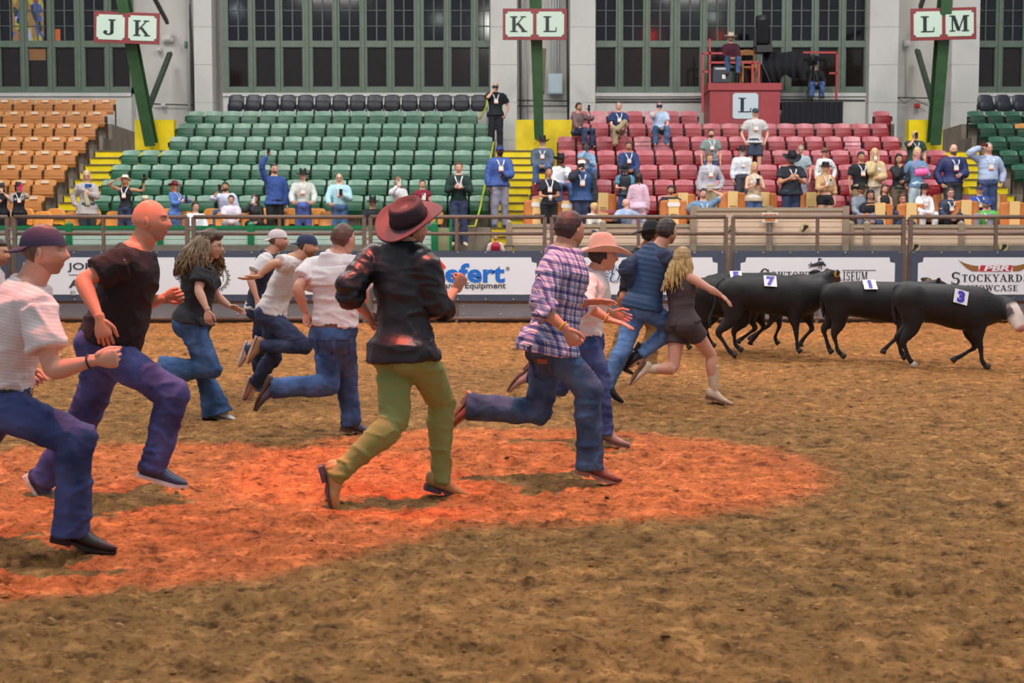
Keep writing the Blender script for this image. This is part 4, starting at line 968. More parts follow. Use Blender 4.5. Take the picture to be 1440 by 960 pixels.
def shoe(parent, name, ank, toe, shin, s, kind, color, sole, O, hi):
    """foot frame: f to the toe, u roughly towards the shin"""
    f_ = nrm(toe - ank); u_ = orth(-shin, f_); r = np.cross(f_, u_)
    # sole lies .075 below the ankle
    h = .080 * s; n = 14 if hi else 8; m_ = 4 if hi else 2
    B = ank - u_ * h; q = lambda x, z: B + f_ * x * s + u_ * z * s
    pointy = kind in ('boot', 'cowboy')
    mb = MB()
    lift = .028 if pointy else .012
    secs = [(-.070, .045 + lift, .024, .032), (-.055, .045 + lift, .034, .042), (-.01, .046 + lift * .9, .037, .044), (.045, .043 + lift * .5, .037, .036), (.10, .032 + .006, .043, .026), (.15, .026 + .004, .042 if not pointy else .034, .021), (.188, .022 + .004, .030 if not pointy else .020, .016), (.208 if not pointy else .222, .020 + (.008 if pointy else 0), .014 if not pointy else .009, .011)]
    mb.tube([q(a, z + .006) for a, z, _, _ in secs], [(w * s * 1.12, v * s * 1.22) for _, _, w, v in secs], r, n=n, m=m_, cap=.7)
    wd = .010 if kind == 'cowboy' else 0; top = {'boot': .11, 'cowboy': .30, 'sneaker': .045, 'shoe': .04}[kind]
    sh = nrm(-shin)   # from ankle up along the shin
    if kind in ('boot', 'cowboy'):
        mb.tube([q(-.015, .05), ank + sh * .03 * s, ank + sh * (top * .5) * s, ank + sh * top * s], [(.038 * s, .046 * s), (.038 * s, .044 * s), (.042 * s + wd, .046 * s + wd), (.044 * s + wd * 2, .048 * s + wd * 2)], r, n=n, m=m_, cap=0)
    else:
        mb.tube([q(-.02, .06), ank + sh * .0, ank + sh * top * s], [(.036 * s, .046 * s), (.038 * s, .046 * s), (.040 * s, .048 * s)], r, n=n, m=m_, cap=0)
    o = obj(name, mb, mat('leather_%d_%d_%d' % color, color, .45, var=(12, .15), bump=(40, .1)), parent, origin=O, smooth=True)
    if hi: voxel(o, .006); JOBS.append((o, 'shoe', None))
    # sole
    mb = MB(); w_ = [(-.078, .018), (-.07, .034), (-.03, .038), (.02, .036), (.06, .038), (.11, .046), (.15, .044 if not pointy else .036), (.19, .032 if not pointy else .022), (.215 if not pointy else .228, .012)]
    tk = .020 if kind == 'sneaker' else .009
    zs = lambda x: (lift * sm(np.array(.07 - x), 0, .08) if pointy else 0) + (.012 * max(0, (x - .15) / .07))
    Lp = [q(x, float(zs(x))) + r * w * s for x, w in w_]; Rp = [q(x, float(zs(x))) - r * w * s for x, w in w_]
    ring = Lp + Rp[::-1]; mb.poly(ring, u_ * tk * s)
    if pointy or kind == 'shoe':
        hh = lift + .004 if pointy else .012
        hb_ = [q(x, 0) + r * w * s for x, w in w_[:4]] + [q(x, 0) - r * w * s for x, w in w_[:4][::-1]]
        hb_ = [p + u_ * (hh) * s for p in hb_]; mb.poly(hb_, -u_ * (hh + (.0 if pointy else 0)) * s)
    obj('sole', mb, mat('sole_%d_%d_%d' % sole, sole, .6), o, origin=O)
    if kind == 'sneaker' and hi:
        mb = MB()
        for k in range(5):
            a = q(.055 + .018 * k, .082 - .009 * k); mb.tube([a - r * .02 * s, a + u_ * .006 * s, a + r * .02 * s], [.0032 * s] * 3, u_, n=6, m=2)
        obj('laces', mb, mat('lace_white', (226, 222, 220), .7), o, origin=O)
    return o

def hat_mesh(style, s, n=32):
    """returns crown, brim, band meshes in head frame; x forward, z up, hat base at z=0"""
    cr, br, bd = MB(), MB(), MB(); ph = np.arange(n) * 2 * PI / n; c, si = np.cos(ph), np.sin(ph)
    def revolve(mb, rings, close_top=True, dbl=None):
        v = np.vstack(rings); K = len(rings); f = []
        for i in range(K - 1):
            for j in range(n): f.append((i * n + j, i * n + (j + 1) % n, (i + 1) * n + (j + 1) % n, (i + 1) * n + j))
        if close_top: f.append(tuple((K - 1) * n + j for j in range(n)))
        mb.add(v, f)
    if style in ('cowboy', 'fedora', 'telescope'):
        H = {'cowboy': .128, 'fedora': .105, 'telescope': .098}[style]; ax, ay = .104, .088
        prof = [(0, 1.0), (.25, .985), (.55, .95), (.8, .90), (.93, .83), (1.0, .70)]
        rings = []
        for t, k in prof + [(1.0, .55), (.98, .35), (.97, .12)]:
            x, y = c * ax * k, si * ay * k
            z = np.full(n, H * t)
            if style == 'cowboy' and t > .5:
                ins = .034 * sm(np.array(t), .5, 1.0) * np.exp(-(y / .022) ** 2) * (1.0 + .4 * (x > .03))   # centre crease
                pin = sm(x, .02, .09) * sm(np.array(t), .4, 1.0); y = y * (1 - .40 * pin); z = z - ins - .008 * pin + .012 * np.exp(-((x + .01) / .06) ** 2) * (k > .5)
            elif style == 'telescope' and k < .65: z = z - .018
            elif style == 'fedora' and t > .6: z = z - .02 * sm(np.array(t), .6, 1.0) * np.exp(-(y / .02) ** 2); y = y * (1 - .25 * sm(x, .03, .09) * t)
            rings.append(np.stack([x, y, z], 1) * s)
        revolve(cr, rings)
        W_ = {'cowboy': .108, 'fedora': .068, 'telescope': .085}[style]
        def brz(x, y, t):
            if style == 'fedora': return -.006 * t + .004 * np.abs(y / .15) ** 2
            k = np.abs(y) / (ay + W_); return (.050 * k ** 2.4 * t - .022 * (np.abs(x) / (ax + W_)) ** 2 * t) * (1.0 if style == 'cowboy' else .75)
        top, bot = [], []
        for t in (0, .25, .5, .75, .93, 1.0):
            x, y = c * (ax * .98 + W_ * t * 1.02), si * (ay * .98 + W_ * t * .92); z = brz(x, y, t); th = .004
            top.append(np.stack([x, y, z + th], 1) * s); bot.append(np.stack([x, y, z - th], 1) * s)
        revolve(br, bot + top[::-1], False)
        revolve(bd, [np.stack([c * (ax + .003), si * (ay + .003), np.full(n, z)], 1) * s for z in (.004, .012, .022)], False)
    else:   # baseball cap
        rings = []
        for t in np.linspace(0, 1, 8):
            a = t * PI / 2 * .97; k = math.cos(a) ** .85; rings.append(np.stack([c * .107 * k, si * .085 * k, np.full(n, .098 * math.sin(a)) - .012 * (1 - t) * (c < 0) * (-c)], 1) * s)
        revolve(cr, rings)
        cr.ball((0, 0, .098 * s), .008 * s, nu=8, nv=5)
        pts_t = []
        for i in range(9):
            a = -1.15 + 2.3 * i / 8
            pts_t.append((math.cos(a), math.sin(a)))
        inn = [np.array([.100 * a, .082 * b, .004]) * s for a, b in pts_t]; out = [np.array([.100 * a + .078 * math.cos(b * 1.1) ** .6 * (1 if a > 0 else .3), .080 * b, .004 - .018 * (1 - (b) ** 2 * .2) - .012 * b * b]) * s for a, b in pts_t]
        for i in range(8): br.poly([inn[i], inn[i + 1], out[i + 1], out[i]], (0, 0, .005 * s))
    return cr, br, bd

HATS = {}
def add_hat(parent, hd, ax, style, color, O, s=1.0, tilt=(0, 0), back=False, name='hat', band=None, zoff=.045, hi=True, logo=None, brim=None):
    key = (style, color, hi)
    if key not in HATS:
        cr, br, bd = hat_mesh(style, 1.0, 32 if hi else 16)
        fm = mat('hat_felt_%d_%d_%d' % color, color, .75, var=(9, .10), bump=(50, .08))
        k = [cr.mesh('hat', smooth=True), br.mesh('brim', smooth=True), bd.mesh('hat_band', smooth=True) if bd.n else None]
        k[0].materials.append(fm); k[1].materials.append(mat('hat_felt_%d_%d_%d' % brim, brim, .7) if brim else fm)
        if k[2]: k[2].materials.append(mat('hat_band_dark', band or tuple(int(v * .45) for v in color), .5))
        HATS[key] = k
    k = HATS[key]
    F_, L_, U_ = ax
    if back: F_, L_ = -F_, -L_
    if tilt[0] or tilt[1]:
        a = math.radians(tilt[0]); F2 = F_ * math.cos(a) + U_ * math.sin(a); U2 = U_ * math.cos(a) - F_ * math.sin(a); F_, U_ = F2, U2
        a = math.radians(tilt[1]); L2 = L_ * math.cos(a) + U_ * math.sin(a); U2 = U_ * math.cos(a) - L_ * math.sin(a); L_, U_ = L2, U2
    from mathutils import Matrix
    base = hd + ax[2] * zoff * s - ax[0] * .004 * s - np.asarray(O)
    M = Matrix(((F_[0] * s, L_[0] * s, U_[0] * s, base[0]), (F_[1] * s, L_[1] * s, U_[1] * s, base[1]), (F_[2] * s, L_[2] * s, U_[2] * s, base[2]), (0, 0, 0, 1)))
    o = bpy.data.objects.new(name, k[0]); COL.objects.link(o); o.parent = parent; o.matrix_local = M
    b = bpy.data.objects.new('brim', k[1]); COL.objects.link(b); b.parent = o
    if k[2]: b = bpy.data.objects.new('hat_band', k[2]); COL.objects.link(b); b.parent = o
    return o

def hair_cap(parent, hd, ax, s, color, style, O, hi, seed=1):
    nu, nv = (56, 40) if hi else (20, 14)
    V, f, D = head_points(nu, nv, 1.0); x, y, z = V.T
    zl = np.where(x > .045, .066, np.where(x > -.01, .066 - (0.045 - x) / .055 * .064, np.where(x > -.03, .002 - (-.01 - x) / .02 * .05, -.058)))
    if style == 'receding': zl = zl + np.clip(x + .01, 0, .1) * .35
    if style == 'crop': zl = zl
    m = sm(z - zl, -.006, .010)
    if style in ('short', 'receding', 'bun', 'long', 'bob', 'curly', 'wavy', 'side'):
        m = np.maximum(m, sm(x, -.02, -.01) * sm(-x, -.016, -.006) * sm(z, -.03, -.02) * sm(np.abs(y), .05, .06))   # sideburn
    th = {'short': .012, 'receding': .007, 'crop': .006, 'bun': .012, 'long': .016, 'bob': .020, 'curly': .03, 'wavy': .018, 'side': .018}[style]
    rr = np.random.RandomState(seed); d = D / np.linalg.norm(D, axis=1)[:, None]
    bumpy = .25 * np.sin(40 * d[:, 1] + 6 * np.sin(9 * d[:, 0] + seed)) + .25 * np.sin(23 * d[:, 2] + seed)
    topk = 1 + .5 * np.clip(z / .1, 0, 1)
    off = -.006 + m * (th * topk * (1 + .3 * bumpy) + .006)
    V = V + d * off[:, None]
    mb = MB(); mb.add(hd + (V * s) @ np.array(ax), f)
    return obj('hair', mb, hairmat(color), parent, origin=O, smooth=True)
def hairmat(color): return mat('hair_%d_%d_%d' % color, color, .45, var=(45, .35, (1, 1, .25)), bump=(90, .5))
def locks(hair, hd, ax, s, color, O, n, length, spread, seed, r=.012, wave=.0, curl=0.0, region=(100, 260), hi=True, wind=(0, 0, 0), elr=(.1, .95)):
    """hanging strands from the crown; region = azimuths in degrees, 0 = forward"""
    rg = random.Random(seed); mb = MB(); F_, L_, U_ = ax; wind = np.array(wind, float)
    for i in range(n):
        az = math.radians(rg.uniform(*region)); el = rg.uniform(*elr)
        d0 = F_ * math.cos(az) * math.cos(el) + L_ * math.sin(az) * math.cos(el) + U_ * math.sin(el)
        p = hd + (F_ * math.cos(az) * .092 * math.cos(el) + L_ * math.sin(az) * .076 * math.cos(el) + U_ * .10 * math.sin(el)) * s * 1.02
        ln = length * rg.uniform(.75, 1.1) * s; pts = [p]; k = 9 if hi else 4; ph = rg.uniform(0, 6)
        out = nrm(F_ * math.cos(az) + L_ * math.sin(az))
        for j in range(1, k):
            t = j / (k - 1)
            q = p + out * (spread * s * (math.sin(min(t * 1.7, 1.6)) )) - np.array([0, 0, 1]) * ln * t ** 1.05 * (1 - .0 * el) + wind * t ** 1.3 * ln
            q = q + (L_ * math.sin(ph + t * 9) + F_ * math.cos(ph + t * 8)) * wave * s * t + (L_ * math.sin(ph + t * 38) + U_ * math.cos(ph + t * 38)) * curl * s
            pts.append(q)
        rr = [r * s * (1 - .55 * abs(2 * j / (k - 1) - .7) ** 1.6) for j in range(k)]
        mb.tube(pts, [(max(q_, .003), max(q_ * .6, .002)) for q_ in rr], out, n=7 if hi else 5, m=2 if hi else 1, cap=.8)
    return obj('locks', mb, hairmat(color), hair, origin=O, smooth=True)

def bodyfig(root, J, s, st_, hi, vs):
    """builds body, clothing, shoes, hair under root. J joints in world; returns nothing"""
    O = np.array(root.location); skin = st_['skin']; bulk = st_.get('bulk', 1.0); fem = st_.get('fem', 0); belly = st_.get('belly', 0.0)
    hd, nk, pel = J['head'], J['neck'], J['pel']; ax = J['hax']
    sk = c01(skin)
    up = nrm(nk - pel)
    aw = s * (.92 if fem else 1.0) * (.6 + .4 * bulk)
    # ---- body
    mb = MB(); mb.col = tuple(sk)
    p, r, sd = torso_sections(J, s, bulk, belly, fem, 0, -.18, 1.06); mb.tube(p, r, sd, n=20, m=2, cap=.6)
    nb = hd - ax[2] * .045 * s - ax[0] * .012 * s
    mb.tube([nk - up * .03 * s, nk * .55 + nb * .45, nb], [(.070 * aw, .070 * aw), (.062 * aw, .066 * aw), (.058 * aw, .066 * aw)], J['rc'], n=14, m=3)
    arms = {}
    for S_ in 'RL':
        sh, el, wr = J['sh' + S_], J['el' + S_], J['wr' + S_]; arms[S_] = (sh, el, wr)
        mb.tube([nk - up * .03 * s, sh * .55 + nk * .45 - up * .02 * s, sh], [.05 * aw, .060 * aw, .058 * aw], (0, 0, 1), n=12, m=3)
        bend = nrm(np.cross(el - sh, wr - el) + 1e-6)
        u1 = el - sh; u2 = wr - el
        mb.tube([sh, sh + u1 * .25, sh + u1 * .6, el], [.056 * aw, .055 * aw, .047 * aw, .039 * aw], bend, n=14, m=4)
        mb.tube([el, el + u2 * .25, el + u2 * .65, wr], [(.040 * aw, .040 * aw), (.044 * aw, .043 * aw), (.034 * aw, .032 * aw), (.027 * aw, .021 * aw)], bend, n=14, m=4)
    legs = {}
    for S_ in 'RL':
        hp, kn, an = J['hip' + S_], J['kn' + S_], J['an' + S_]; legs[S_] = (hp, kn, an); u1, u2 = kn - hp, an - kn
        lw = s * (.6 + .4 * bulk) * (1.06 if fem else 1)
        bk = orth(-np.cross(up, J['rp']), nrm(u2))
        mb.tube([hp - u1 * .05, hp + u1 * .25, hp + u1 * .6, kn], [.090 * lw, .086 * lw, .070 * lw, .054 * lw], J['rp'], n=16, m=4)
        back = -orth(J['kf' + S_], nrm(u2)) if ('kf' + S_) in J else np.zeros(3)
        mb.tube([kn, kn + u2 * .28 + back * .014 * s, kn + u2 * .65, an], [.053 * lw, .058 * lw, .044 * lw, (.033 * lw, .037 * lw)], J['rp'], n=16, m=4)
        ft = nrm(J['toe' + S_] - an); mb.tube([an - ft * .03 * s, an + ft * .06 * s - nrm(-u2) * .03 * s, an + ft * .13 * s - nrm(-u2) * .045 * s], [.035 * s, .034 * s, .022 * s], J['rp'], n=10, m=2)
        mb.ball(hp - nrm(np.cross(up, J['rp'])) * -.0 - np.cross(up, J['rp']) * .045 * s * 1.0, (.088 * lw, .088 * lw, .092 * lw), None, 14, 10)
    b = obj('body', mb, SKIN, root, origin=O, smooth=True); voxel(b, vs)
    ex = MB(); add_head(ex, hd, ax, s, skin, hi, st_)
    for S_ in 'RL':
        sh, el, wr = arms[S_]; d = J.get('hd' + S_); d = nrm(d if d is not None else wr - el)
        n_ = J.get('hn' + S_); n_ = n_ if n_ is not None else -J['rc'] * (1 if S_ == 'R' else -1)
        # palm normal faces the body by default; thumb forward
        side = 1 if np.dot(np.cross(d, orth(n_, d)), J.get('ht' + S_, np.cross(up, J['rc']) + np.array([0, 0, .4]))) > 0 else -1
        add_hand(ex, wr, d, n_, s * (.9 if fem else 1.02), st_.get('hand' + S_, 'relaxed'), side, skin, hi)
    JOBS.append((b, 'body', dict(extra=ex, origin=O, col=sk)))
    fwd = np.cross(up, J['rp'])
    # ---- upper clothing
    extra_collar = []
    def garment(name, color, grow, t0, t1, sleeve, tucked, m_, amp, flare=0.0, collar=False, puff=0):
        mb = MB(); p, r, sd = torso_sections(J, s, bulk, belly, fem, grow, t0, t1, flare); mb.tube(p, r, sd, n=24, m=2, cap=0)
        for S_ in 'RL':
            sh, el, wr = arms[S_]; u1, u2 = el - sh, wr - el
            if sleeve != 'none': mb.tube([nk - up * .045 * s, sh * .55 + nk * .45 - up * .02 * s, sh], [.05 * aw + grow, .062 * aw + grow, .060 * aw + grow], (0, 0, 1), n=14, m=3)
            else: mb.tube([nk - up * .05 * s, sh * .62 + nk * .38 - up * .03 * s], [.05 * aw + grow, .052 * aw + grow], (0, 0, 1), n=14, smooth=False, cap=.4)
            g = grow + .004
            if sleeve == 'short': mb.tube([sh, sh + u1 * .3, sh + u1 * .66], [.063 * aw + g, .062 * aw + g, .056 * aw + g + .010], J['rc'], n=16, m=4, cap=0)
            elif sleeve == 'cap': mb.tube([sh, sh + u1 * .15, sh + u1 * .3], [.057 * aw + g, .058 * aw + g, .058 * aw + g + .004], J['rc'], n=16, m=3, cap=0)
            elif sleeve in ('long', 'rolled'):
                e_ = 1.0 if sleeve == 'long' else st_.get('roll', .35)
                bend = nrm(np.cross(u1, u2) + 1e-6)
                mb.tube([sh, sh + u1 * .3, sh + u1 * .65, el], [.057 * aw + g, .058 * aw + g, .052 * aw + g, .048 * aw + g], bend, n=16, m=4)
                q = [(0, .046), (.3, .050), (.65, .042), (.97, .035)]; pts, rr = [], []
                for t in np.linspace(0, 1, 4): tt = t * e_ * .97; pts.append(el + u2 * tt); rr.append(np.interp(tt, [a for a, _ in q], [a for _, a in q]) * aw + g + .002)
                mb.tube(pts, rr, bend, n=16, m=3, cap=0)
                if sleeve == 'rolled': c = el + u2 * e_ * .97; mb.tube([c - u2 * .12, c + u2 * .01], [rr[-1] + .006, rr[-1] + .006], bend, n=16, cap=0, smooth=False)
        if t0 < .06 and not (fem and t0 < -.3):
            for S_ in 'RL':
                hp = legs[S_][0]; lw = s * (.6 + .4 * bulk) * (1.06 if fem else 1)
                if t0 < -.04 and not flare: mb.ball(hp - np.cross(up, J['rp']) * .042 * s + up * .035 * s, (.092 * lw + grow, .092 * lw + grow, .075 * lw), None, 14, 10)
        if fem and name in ('shirt', 'dress'):
            f_ = np.cross(up, J['rc'])
            for e in (-1, 1): mb.ball(pel + (nk - pel) * .70 + f_ * .095 * s * bulk + J['rc'] * e * .068 * s, (.062 * s, .055 * s, .06 * s), [J['rc'], f_, up], 12, 8)
        if collar:
            c0 = nk - up * .004 * s; nd = nrm(nb - nk); rr_ = grow * .55
            cl = MB(); cl.tube([c0 - nd * .012 * s, c0 + nd * .044 * s, c0 + nd * .050 * s, c0 + nd * .040 * s, c0 - nd * .004 * s], [(.068 * aw + rr_, .070 * aw + rr_), (.062 * aw + rr_, .068 * aw + rr_), (.067 * aw + rr_, .073 * aw + rr_), (.078 * aw + rr_, .080 * aw + rr_), (.088 * aw + rr_, .088 * aw + rr_)], J['rc'], n=24, cap=0, smooth=False)
            extra_collar.append((cl, m_))
        o = obj(name, mb, m_, root, origin=O, smooth=True); voxel(o, vs * 1.15 if hi else vs * .95)
        info = dict(amp=amp, joints=[arms['R'][1], arms['L'][1], pel + (nk - pel) * .12] , hd=hd, ref=O, seed=st_.get('seed', 1), puff=puff, axis=up, pel=pel)
        JOBS.append((o, 'cloth', info)); return o
    top = st_.get('top')
    if top:
        m_ = top.get('mat') or mat('cloth_%d_%d_%d' % top['c'], top['c'], .85, bump=(120, .12))
        tk = top.get('tuck', False)
        sh_ = garment('shirt', top['c'], (.020 if hi else .014) * s, top.get('hem', .10 if tk else -.06), 1.075, top.get('sl', 'short'), tk, m_, top.get('amp', 1.0), 0.0 if tk else top.get('flare', .014), top.get('collar', False))
        if top.get('buttons'):
            pass
    if st_.get('vest'):
        v = st_['vest']; m_ = v.get('mat') or mat('cloth_%d_%d_%d' % v['c'], v['c'], .6, bump=(60, .2))
        garment('vest', v['c'], (.036 if hi else .026) * s, v.get('hem', -.05), 1.07, v.get('sl', 'none'), False, m_, .7, .006, v.get('collar', True), v.get('puff', 0))
    for cl, m_ in extra_collar: obj('collar', cl, m_, root, origin=O, smooth=True)
    bt = st_.get('bottom')
    if bt:
        m_ = bt.get('mat') or (denim(bt['c']) if bt.get('denim') else mat('cloth_%d_%d_%d' % bt['c'], bt['c'], .85, bump=(120, .12)))
        g = .014 * s; mb = MB(); p, r, sd = torso_sections(J, s, bulk, belly, fem, g, -.20, bt.get('rise', .14)); mb.tube(p, r, sd, n=24, m=2, cap=.0)
        lw = s * (.6 + .4 * bulk) * (1.06 if fem else 1)
        for S_ in 'RL':
            hp, kn, an = legs[S_]; u1, u2 = kn - hp, an - kn
            mb.ball(hp - fwd * .045 * s, (.094 * lw + g, .094 * lw + g, .099 * lw + g), None, 16, 12)
            cut = bt.get('cut', 'straight')
            if cut == 'shorts': e_ = bt.get('len', .5); mb.tube([hp - u1 * .05, hp + u1 * .25, hp + u1 * e_], [.090 * lw + g, .088 * lw + g, .080 * lw + g + .008], J['rp'], n=20, m=5, cap=0)
            elif cut == 'skirt': mb.tube([hp - u1 * .05, hp + u1 * .3, hp + u1 * .55], [.095 * lw + g, .12 * lw + g, .14 * lw], J['rp'], n=20, m=5, cap=0)
            else:
                ga, gb, gc, gd = {'straight': (.004, .012, .016, .026), 'boot': (.003, .010, .022, .038), 'skinny': (.0, .002, .000, .006), 'flare': (.002, .008, .040, .092), 'slim': (.0, .006, .008, .014)}[cut]
                mb.tube([hp - u1 * .05, hp + u1 * .25, hp + u1 * .6, kn], [.090 * lw + g, .087 * lw + g, .075 * lw + g + ga, .066 * lw + g + ga], J['rp'], n=20, m=5)
                back = -orth(J['kf' + S_], nrm(u2)) if ('kf' + S_) in J else np.zeros(3)
                if cut != 'skinny': mb.ball(kn + orth(fwd, nrm(u1 + u2)) * .006, .062 * lw + g + .006, None, 14, 10)
                ex_ = nrm(u2) * bt.get('over', .045) * s
                mb.tube([kn, kn + u2 * .28 + back * .012 * s, kn + u2 * .65, an + ex_], [.065 * lw + g + ga, .061 * lw + g + gb * .6, .047 * lw + g + gc, .036 * lw + g + gd], J['rp'], n=20, m=5, cap=0)
        o = obj(bt.get('name', 'trousers'), mb, m_, root, origin=O, smooth=True); voxel(o, vs * 1.15 if hi else vs * .95)
        JOBS.append((o, 'cloth', dict(amp=bt.get('amp', 1.0), joints=[legs['R'][1], legs['L'][1], legs['R'][2], legs['L'][2], pel - up * .05], hd=hd, ref=O, seed=st_.get('seed', 1) + 3, puff=0, axis=up, legs=legs, pel=pel)))
        if st_.get('belt') and hi:
            p, r, sd = torso_sections(J, s, bulk, belly * .6, fem, .016 * s, .085, .145); mb = MB(); mb.tube(p, r, sd, n=28, m=1, cap=0)
            bl = obj('belt', mb, mat('belt_%d_%d_%d' % st_['belt'], st_['belt'], .45), root, origin=O, smooth=True)
            c = p[6] + fwd * (r[6][1] + .002); mb = MB(); mb.ball(c, (.03 * s, .008, .022 * s), [J['rp'], fwd, up], 10, 6); obj('buckle', mb, mat('buckle_metal', (170, 160, 140), .3, .8), bl, origin=O, smooth=True)
    # ---- shoes
    fs = st_.get('shoe')
    if fs:
        for S_ in 'RL':
            hp, kn, an = legs[S_]; shoe(root, fs.get('name', 'shoe'), an, J['toe' + S_], an - kn, s * fs.get('k', 1.0), fs['kind'], fs['c'], fs.get('sole', (60, 40, 30)), O, hi)
    # ---- hair, hats
    hc = st_.get('hair', (60, 42, 30)); hs = st_.get('hstyle', 'short'); hr = None
    if hs != 'bald': hr = hair_cap(root, hd, ax, s * (1.0 if not (st_.get('hat') and hs != 'curly') else .985), hc, hs if hs in ('short', 'receding', 'crop', 'bun', 'long', 'bob', 'curly', 'wavy', 'side') else 'short', O, hi, st_.get('seed', 1))
    if hs == 'long' and not hi: locks(hr, hd, ax, s, hc, O, 16, st_.get('hlen', .32), .012, st_.get('seed', 1), .026, .008, 0, (75, 285), hi)
    if hs == 'bob' and not hi: locks(hr, hd, ax, s, hc, O, 14, .15, .012, st_.get('seed', 1), .026, .006, 0, (75, 285), hi)
    if hs == 'bun': mb = MB(); mb.ball(hd - ax[0] * .085 * s + ax[2] * .05 * s, .040 * s, nu=10, nv=7); obj('bun', mb, hairmat(hc), hr, origin=O, smooth=True)
    if st_.get('hat'): 
        h = dict(st_['hat']); add_hat(root, hd, ax, h.pop('style'), h.pop('c'), O, s * h.pop('s', 1.0), hi=hi, **h)
    if st_.get('beard'):
        nu, nv = (56, 40) if hi else (20, 16); V, f, D = head_points(nu, nv, 1.0); x, y, z = V.T
        m = sm(-z, .038, .052) * sm(x, -.035, -.01); m = np.maximum(m * (1 - np.exp(-(y / .02) ** 4 - ((z + .066) / .008) ** 4)), 0)
        V = V + D * (-.006 + m * .016)[:, None]; mb = MB(); mb.add(hd + (V * s) @ np.array(ax), f); obj('beard', mb, hairmat(st_['beard']), root, origin=O, smooth=True)
    if st_.get('glasses'):
        mb = MB()
        for e in (-1, 1):
            c = hd + (np.array([.098, e * .032, .008]) * s) @ np.array(ax); th = np.linspace(0, 2 * PI, 11)
            mb.tube([c + (ax[1] * math.cos(a) * .022 + ax[2] * math.sin(a) * .015) * s for a in th], [.0022 * s if hi else .004] * 11, ax[0], n=5, smooth=False, cap=0)
            mb.tube([c + ax[1] * e * .022 * s, hd + (np.array([.0, e * .080, .008]) * s) @ np.array(ax)], [.002 * s if hi else .003] * 2, ax[2], n=5, smooth=False, cap=0)
        obj('glasses', mb, mat('dark_spectacle_frame', (30, 26, 26), .3), root, origin=O)
    if st_.get('lanyard'):
        f_ = np.cross(up, J['rc']); p, r, sd = torso_sections(J, s, bulk, belly, fem, .026 * s + (.016 * s if st_.get('vest') else 0), .35, .99); mb = MB()
        fr = [a + f_ * b[1] for a, b in zip(p, r)]; fr[-1] = nk + f_ * (.08 * s); k0 = 5
        c0 = fr[4] + f_ * (.02 if fem else .006)
        for e in (-1, 1):
            q = [nk + J['rc'] * e * .08 * s + f_ * .03 + up * .035 * s, nk + J['rc'] * e * .075 * s + f_ * .115 * s - up * .02 * s, fr[9] + J['rc'] * e * .060 * s + f_ * .014, fr[7] + J['rc'] * e * .042 * s + f_ * .016, c0 + J['rc'] * e * .012 * s + up * .07 * s + f_ * .006]
            mb.tube(q, [(.012 * s, .006)] * 5, J['rc'], n=6, m=3, cap=0)
        ly = obj('lanyard', mb, mat('lanyard_white', (226, 228, 236), .6), root, origin=O)
        w, h = .05 * s, .062 * s; mb = MB(); mb.bar(c0 - up * h * .9, c0 + up * h * 1.1, w * 2, .008, f_); obj('badge', mb, mat('badge_white', (240, 236, 230), .4), ly, origin=O)
        mb = MB(); cc = c0 + f_ * .006; mb.bar(cc - up * h * .9, cc - up * h * .5, w * 2, .006, f_); obj('badge_strip', mb, mat('badge_orange', (208, 106, 66), .5), ly, origin=O)
    return arms

DEN = {}
def denim(c):
    if c in DEN: return DEN[c]
    m = bpy.data.materials.new('denim'); m.use_nodes = True; nt = m.node_tree; b = nt.nodes['Principled BSDF']; b.inputs['Roughness'].default_value = .85; b.inputs['Specular IOR Level'].default_value = .2
    tc = nt.nodes.new('ShaderNodeTexCoord'); n = nt.nodes.new('ShaderNodeTexNoise'); n.inputs['Scale'].default_value = 5; n.inputs['Detail'].default_value = 6
    nt.links.new(tc.outputs['Object'], n.inputs['Vector']); r = nt.nodes.new('ShaderNodeValToRGB'); l = lin(c)
    r.color_ramp.elements[0].position = .36; l = tuple(x * 1.12 + .012 for x in l[:3]); r.color_ramp.elements[0].color = tuple(x * .66 for x in l[:3]) + (1,)
    r.color_ramp.elements[1].position = .68; r.color_ramp.elements[1].color = tuple(min(1, x * 1.65 + .015) for x in l[:3]) + (1,)
    nt.links.new(n.outputs['Fac'], r.inputs[0]); nt.links.new(r.outputs[0], b.inputs['Base Color'])
    w = nt.nodes.new('ShaderNodeTexNoise'); w.inputs['Scale'].default_value = 160; bp = nt.nodes.new('ShaderNodeBump'); bp.inputs['Strength'].default_value = .25; bp.inputs['Distance'].default_value = .004
    nt.links.new(tc.outputs['Object'], w.inputs['Vector']); nt.links.new(w.outputs['Fac'], bp.inputs['Height']); nt.links.new(bp.outputs[0], b.inputs['Normal'])
    DEN[c] = m; return m

